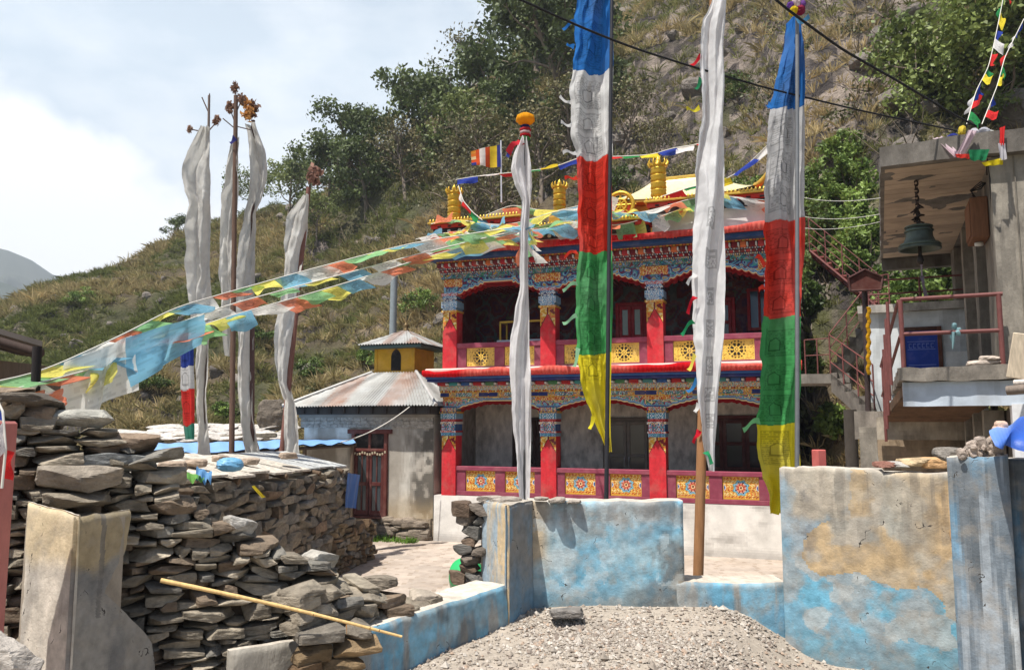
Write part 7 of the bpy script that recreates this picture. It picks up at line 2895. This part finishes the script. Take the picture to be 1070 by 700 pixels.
# ---------------------------------------------------------------- outbuilding with the blue door
Dp = P(905, 383, 14.6)
O_ = thing('outbuilding', 'small flat roofed outbuilding with a bright blue door behind the concrete house', 'building', (Dp[0], Dp[1], YARD), RZ)
zd = Dp[2] - YARD - .3
hh = P(905, 328, 14.6)[2] - YARD
wd = 1.9
m = MB()
rough_box(m, (0, 0, -.1), (wd, .2, hh), 41, lin(206, 212, 214), .01, .06, .12, .25)
rough_box(m, (0, .21, -.1), (.2, 3, hh), 42, lin(176, 178, 176), .01, .08)
rough_box(m, (wd - .2, .21, -.1), (wd, 3, hh), 43, lin(176, 178, 176), .01, .08)
m.build('wall', M_WALL, O_, world=False)
m = MB()
rough_box(m, (-.1, -.12, hh), (wd + .5, 3.2, hh + .14), 44, lin(176, 172, 164), .015, .06)
m.build('flat_roof', M_CONC, O_, world=False)
m = MB()
dx0, dx1, dz1 = .66, 1.18, hh - .36
fr = lin(92, 56, 44)
m.bev((dx0 - .07, -.05, zd), (dx0, .01, dz1 + .07), .006, 0, fr)
m.bev((dx1, -.05, zd), (dx1 + .07, .01, dz1 + .07), .006, 0, fr)
m.bev((dx0, -.05, dz1), (dx1, .01, dz1 + .07), .006, 0, fr * .6)
m.box((dx0, -.03, zd), (dx1, -.003, dz1), 0, lin(36, 66, 158))
d_ = m.build('door', M_PAINT, O_, world=False)
m = MB()
for z in (dz1 - .2, dz1 - .34, dz1 - .62):
    m.box((dx0 + .04, -.036, z), (dx1 - .04, -.031, z + .012), 0, lin(110, 130, 200))
for i in range(6):
    x = dx0 + .06 + i * .07
    m.box((x, -.036, dz1 - .31), (x + .045, -.031, dz1 - .298), 0, lin(110, 130, 200))
    m.box((x, -.036, dz1 - .31), (x + .01, -.031, dz1 - .23), 0, lin(110, 130, 200))
    m.box((x, -.036, dz1 - .24), (x + .045, -.031, dz1 - .228), 0, lin(110, 130, 200))
m.build('door_leaf_trim', M_PAINT, d_, world=False)
m = MB()
m.box((1.3, -.012, zd), (1.84, .0, hh - .75), 0, lin(226, 226, 222))
m.build('white_patch', M_WALL, O_, world=False)
m = MB()
m.bev((1.93, -.1, -.1), (2.03, .05, hh + .6), .01, 0, lin(52, 48, 46))
m.build('drain_pipe', M_METAL, O_, world=False)
RR = bpy.data.objects.new('roof_railing', None)
COL.objects.link(RR)
RR.parent = O_
WM[RR.name] = WM[O_.name]
rail('railing_post', [((x, .1, hh + .14), (x, .1, hh + .62)) for x in (.05, .95, 1.85)], RR, .022)
rail('handrail', [((.0, .1, hh + .62), (1.9, .1, hh + .62)), ((.0, .1, hh + .36), (1.9, .1, hh + .36))], RR, .018)


# ---------------------------------------------------------------- stairs
def flight(name, lab, p0, p1, wv, n, thick, mat, col, cat_='stairs', open_=False):
    """p0 bottom front corner, p1 top front corner, wv width vector"""
    p0, p1, wv = np.asarray(p0, float), np.asarray(p1, float), np.asarray(wv, float)
    o = thing(name, lab, cat_, p0 * [1, 1, 0] + [0, 0, p0[2] - .1])
    d = p1 - p0
    run = d * np.array([1, 1, 0])
    m = MB()
    for i in range(n):
        a = p0 + run * (i / n)
        b = p0 + run * ((i + 1) / n)
        zt = p0[2] + d[2] * (i + 1) / n
        zb_ = (zt - d[2] / n - (0 if open_ else .02)) if not open_ else zt - .04
        q = [a, b, b + wv, a + wv]
        lo = [np.array([x[0], x[1], zb_]) for x in q]
        hi = [np.array([x[0], x[1], zt]) for x in q]
        m.add(lo + hi, [(3, 2, 1, 0), (4, 5, 6, 7), (0, 1, 5, 4), (1, 2, 6, 5), (2, 3, 7, 6), (3, 0, 4, 7)], 0, col * (1 - .06 * (i % 2)))
    m.build('steps', mat, o)
    m = MB()
    q = [p0, p1, p1 + wv, p0 + wv]
    if open_:
        for w0 in (0, 1):
            a, b = p0 + wv * w0, p1 + wv * w0
            m.tube([a, b], .035, 4, 0, RED)
        m.build('stringer', M_RUST, o)
    else:
        lo = [x - np.array([0, 0, thick + .12]) for x in q]
        hi = [x - np.array([0, 0, .0]) for x in q]
        m.add(lo + hi, [(3, 2, 1, 0), (4, 5, 6, 7), (0, 1, 5, 4), (1, 2, 6, 5), (2, 3, 7, 6), (3, 0, 4, 7)], 0, col * .8)
        m.build('stair_slab', mat, o)
    return o


def stair_rail(o, p0, p1, n, h=.85, rails=(1.0, .62, .3), world=True):
    p0, p1 = np.asarray(p0, float), np.asarray(p1, float)
    for i in range(n + 1):
        b = p0 + (p1 - p0) * i / n
        rail('railing_post', [(b, b + np.array([0, 0, h]))], o, .015, True)
    for k in rails:
        rail('handrail', [(p0 + np.array([0, 0, h * k]), p1 + np.array([0, 0, h * k]))], o, .012, True)


SC_ = lin(132, 126, 117)
yv = rotz(RZ) @ np.array([0, 1.0, 0])
# lower flight: from the landing by the column up left to the temple gallery
b0, t0 = P(914, 428, 14.2), P(868, 390, 16.4)
o = flight('concrete_stairs', 'lower concrete stair flight with red rails right of the temple eave', b0, t0, yv * .9, 6, .26, M_CONC, SC_, 'stairs')
stair_rail(o, b0, t0, 3, .8)
# landing
m = MB()
l0 = t0 + np.array([-.75, .25, 0])
L_ = rotz(RZ)
rough_box(m, (-.8, 0, -.2), (.35, 1.4, -.005), 55, SC_, .01, .08)
V = m.arrays()
for i_ in range(len(m.v)):
    m.v[i_] = m.v[i_] @ L_.T + t0
tag(m.build('stair_landing', M_CONC), 'concrete landing between the two stair flights beside the temple eave', 'landing')
# upper flight
b1, t1 = P(868, 388, 16.9), P(918, 320, 18.4)
o2 = flight('concrete_stairs', 'upper concrete stair flight climbing to the right below the brown signboard', b1, t1, yv * .9, 8, .3, M_CONC, SC_, 'stairs')
stair_rail(o2, b1, t1, 3, .8)
# steel flight back up to the left
b2, t2 = P(918, 322, 18.9), P(846, 262, 20.0)
o3 = flight('steel_stairs', 'red steel stair climbing left up the bank beside the temple roof', b2, t2, yv * .8, 9, .1, M_RUST, lin(140, 80, 74), 'stairs', True)
stair_rail(o3, b2, t2, 4, .85, (1.0, .75, .5, .25))
# rails at the landing and on the bank
m0 = thing('landing_railing', 'dark red railing along the gallery landing beside the temple', 'railing', P(850, 392, 16.6))
stair_rail(m0, P(842, 392, 16.9), P(868, 391, 16.5), 2, .75, (1.0, .55))
m0 = thing('bank_railing', 'short red railing behind the brown signboard at the top of the stairs', 'railing', P(930, 322, 17.6))
stair_rail(m0, P(908, 326, 17.9), P(930, 324, 17.4), 2, .8, (1.0, .66, .33))
# landing block and column at the foot
m = MB()
pf = P(893, 446, 13.4)
rough_box(m, (0, 0, -.2), (.55, .9, .26), 61, lin(146, 138, 128), .012, .06)
for i_ in range(len(m.v)):
    m.v[i_] = m.v[i_] @ L_.T + pf
fo = tag(m.build('stair_footing', M_CONC), 'square concrete block under the foot of the lower stair flight', 'concrete block')
m = MB()
m.tube([P(888, 432, 14.4) * [1, 1, 0] + [0, 0, YARD - .1], P(888, 428, 14.4)], .12, 8, 0, lin(70, 64, 58))
tag(m.build('stair_post', M_CONC), 'dark round post carrying the lower concrete flight', 'post')
# signboard
SG_ = thing('signboard', 'brown peaked signboard without visible writing on a dark post by the stairs', 'signboard', P(903, 440, 13.6) * [1, 1, 0] + [0, 0, YARD])
m = MB()
a = P(903, 416, 13.6)
a[2] = YARD
m.tube([a, P(903, 286, 13.6)], .05, 8, 0, lin(58, 46, 44))
m.build('post', M_RUST, SG_)
m = MB()
pts = [P(886, 291, 13.5), P(903, 282, 13.5), P(922, 290, 13.5), P(920, 303, 13.5), P(888, 304, 13.5)]
back = [p + np.array([.02, .06, 0]) for p in pts]
m.add(pts + back, [(4, 3, 2, 1, 0), (5, 6, 7, 8, 9)] + [(i, (i + 1) % 5, (i + 1) % 5 + 5, i + 5) for i in range(5)], 0, lin(96, 54, 48))
m.build('board', M_PAINT, SG_)
m = MB()
for i in range(5):
    p, q = pts[i] + np.array([0, -.015, 0]), pts[(i + 1) % 5] + np.array([0, -.015, 0])
    m.tube([p, q], .022, 5, 0, lin(72, 40, 38))
m.build('board_frame', M_PAINT, SG_)
m = MB()
for i in range(40):
    p = P(907.5 + .8 * math.sin(i), 322 + i * 1.75, 13.5)
    m.rock(p, (.07, .05, .05), None, 640 + i, lin(226, 176, 40) * (1 if i % 3 else .7), 3, 2.5, .1, 1)
tag(m.build('marigold_garland', M_CLOTH), 'yellow marigold garland hanging beside the signboard post', 'garland')
# red stub post behind the ochre wall
m = MB()
m.bev((-.06, -.06, -1.9), (.06, .06, .16), .01, 0, lin(190, 96, 90), rotz(.3), P(856, 484, 9.5))
tag(m.build('stub_post', M_PAINT), 'pink stub of a post showing over the ochre patched wall', 'post')
HAZE = 0.0005
# ---------------------------------------------------------------- light, sky, camera
AZS = math.atan2(-0.28, -0.30)
EL = math.atan2(0.91, math.hypot(.28, .30))
sun = bpy.data.lights.new('sun', 'SUN')
sun.energy = 5.0
sun.angle = math.radians(0.53)
sun.color = (1.0, 0.95, 0.88)
so = bpy.data.objects.new('sun', sun)
COL.objects.link(so)
d = Vector((0.28, 0.30, -0.91))
so.rotation_euler = d.to_track_quat('-Z', 'Y').to_euler()
so.location = (-10, -10, 40)

w = bpy.data.worlds.new('World')
SC.world = w
w.use_nodes = True
nt = w.node_tree
nt.nodes.clear()
N, L = nt.nodes, nt.links
out = N.new('ShaderNodeOutputWorld')
bg = N.new('ShaderNodeBackground')
sky = N.new('ShaderNodeTexSky')
sky.sky_type = 'NISHITA'
sky.sun_disc = False
sky.sun_elevation = EL
sky.sun_rotation = AZS % (2 * math.pi)
sky.air_density = 1.0
sky.dust_density = 4.0
sky.ozone_density = 1.0
sky.altitude = 1800
bg.inputs['Strength'].default_value = 0.086
tc = N.new('ShaderNodeTexCoord')
sep = N.new('ShaderNodeSeparateXYZ')
L.new(tc.outputs['Generated'], sep.inputs[0])
mp = N.new('ShaderNodeMapping')
mp.inputs['Scale'].default_value = (1.6, 1.6, 3.0)
mp.inputs['Location'].default_value = (0.35, 0.0, 0.1)
L.new(tc.outputs['Generated'], mp.inputs[0])
nz = N.new('ShaderNodeTexNoise')
nz.inputs['Scale'].default_value = 1.7
nz.inputs['Detail'].default_value = 8
nz.inputs['Roughness'].default_value = 0.55
L.new(mp.outputs[0], nz.inputs['Vector'])
rr = N.new('ShaderNodeMapRange')
rr.inputs['From Min'].default_value = 0.46
rr.inputs['From Max'].default_value = 0.60
L.new(nz.outputs['Fac'], rr.inputs['Value'])
def mth(op, a, b):
    k = N.new('ShaderNodeMath')
    k.operation = op
    for i, q in enumerate((a, b)):
        if isinstance(q, (int, float)):
            k.inputs[i].default_value = q
        else:
            L.new(q, k.inputs[i])
    return k.outputs[0]


# a cumulus bank low in the north west, thin wisps elsewhere
yc = mth('MAXIMUM', sep.outputs['Y'], 0.05)
tx = mth('DIVIDE', sep.outputs['X'], yc)
tz = mth('DIVIDE', sep.outputs['Z'], yc)
n3 = N.new('ShaderNodeTexNoise')
n3.inputs['Scale'].default_value = 6.0
n3.inputs['Detail'].default_value = 9
n3.inputs['Roughness'].default_value = 0.52
L.new(tc.outputs['Generated'], n3.inputs['Vector'])
bank = mth('SUBTRACT', mth('ADD', mth('MULTIPLY', tx, -0.72), 0.02), tz)
bank = mth('ADD', bank, mth('MULTIPLY', mth('SUBTRACT', n3.outputs['Fac'], 0.5), 0.34))
bm = N.new('ShaderNodeMapRange')
bm.interpolation_type = 'SMOOTHSTEP'
bm.inputs['From Min'].default_value = -0.02
bm.inputs['From Max'].default_value = 0.06
L.new(bank, bm.inputs['Value'])
cloud = mth('MAXIMUM', bm.outputs[0], mth('MULTIPLY', rr.outputs[0], 0.5))
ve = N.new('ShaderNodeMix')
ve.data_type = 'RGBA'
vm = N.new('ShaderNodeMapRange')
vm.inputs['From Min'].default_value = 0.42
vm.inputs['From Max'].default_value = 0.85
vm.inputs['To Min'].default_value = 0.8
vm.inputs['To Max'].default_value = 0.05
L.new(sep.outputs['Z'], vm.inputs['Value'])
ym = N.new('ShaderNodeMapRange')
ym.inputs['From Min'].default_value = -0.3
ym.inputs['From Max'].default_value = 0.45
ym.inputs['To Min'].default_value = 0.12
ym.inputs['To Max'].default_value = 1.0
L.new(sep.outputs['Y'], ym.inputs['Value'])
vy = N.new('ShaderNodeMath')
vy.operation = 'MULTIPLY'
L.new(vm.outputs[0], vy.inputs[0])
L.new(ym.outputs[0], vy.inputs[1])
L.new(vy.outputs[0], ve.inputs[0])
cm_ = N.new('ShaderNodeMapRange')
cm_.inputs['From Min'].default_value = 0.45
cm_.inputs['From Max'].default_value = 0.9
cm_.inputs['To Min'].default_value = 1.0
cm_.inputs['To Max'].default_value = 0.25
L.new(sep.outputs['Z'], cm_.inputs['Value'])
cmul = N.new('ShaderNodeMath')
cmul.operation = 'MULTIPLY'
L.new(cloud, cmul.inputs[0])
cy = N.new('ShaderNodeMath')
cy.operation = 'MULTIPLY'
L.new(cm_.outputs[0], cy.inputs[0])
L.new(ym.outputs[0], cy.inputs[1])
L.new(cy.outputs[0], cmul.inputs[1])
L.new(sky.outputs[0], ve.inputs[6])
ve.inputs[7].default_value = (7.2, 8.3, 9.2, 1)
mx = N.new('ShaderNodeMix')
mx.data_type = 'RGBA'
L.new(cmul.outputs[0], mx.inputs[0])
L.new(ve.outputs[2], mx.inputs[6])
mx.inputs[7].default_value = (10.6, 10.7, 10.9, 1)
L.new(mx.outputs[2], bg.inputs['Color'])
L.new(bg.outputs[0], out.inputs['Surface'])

# the air: one even volume round the place, hills and far mountains
mb = MB()
mb.box((-1500, -60, -3), (900, 1320, 340), 0, (1, 1, 1))
hm, hn, ho = new_mat('haze')
pv = hn.nodes.new('ShaderNodeVolumePrincipled')
pv.inputs['Color'].default_value = (.82, .9, 1.0, 1)
pv.inputs['Density'].default_value = HAZE
pv.inputs['Anisotropy'].default_value = .2
hn.links.new(pv.outputs[0], ho.inputs['Volume'])
if HAZE > 0:
    tag(mb.build('haze', hm, origin=(0, 0, -3)), kind='stuff')

cam = bpy.data.cameras.new('camera')
cam.sensor_width = 36
cam.lens = F / 1070 * 36
cam.clip_start = 0.05
cam.clip_end = 6000
co = bpy.data.objects.new('camera', cam)
COL.objects.link(co)
co.location = (0, 0, CAMZ)
co.rotation_euler = (math.pi / 2 + TH, 0, 0)
SC.camera = co
vs = SC.view_settings
vs.view_transform = 'Standard'
vs.look = 'None'
vs.gamma = 1.0
vs.exposure = 0.55
vs.use_curve_mapping = False
SC.cycles.max_bounces = 6
SC.cycles.diffuse_bounces = 3
SC.cycles.transparent_max_bounces = 12
SC.cycles.use_denoising = True
SC.cycles.use_adaptive_sampling = True
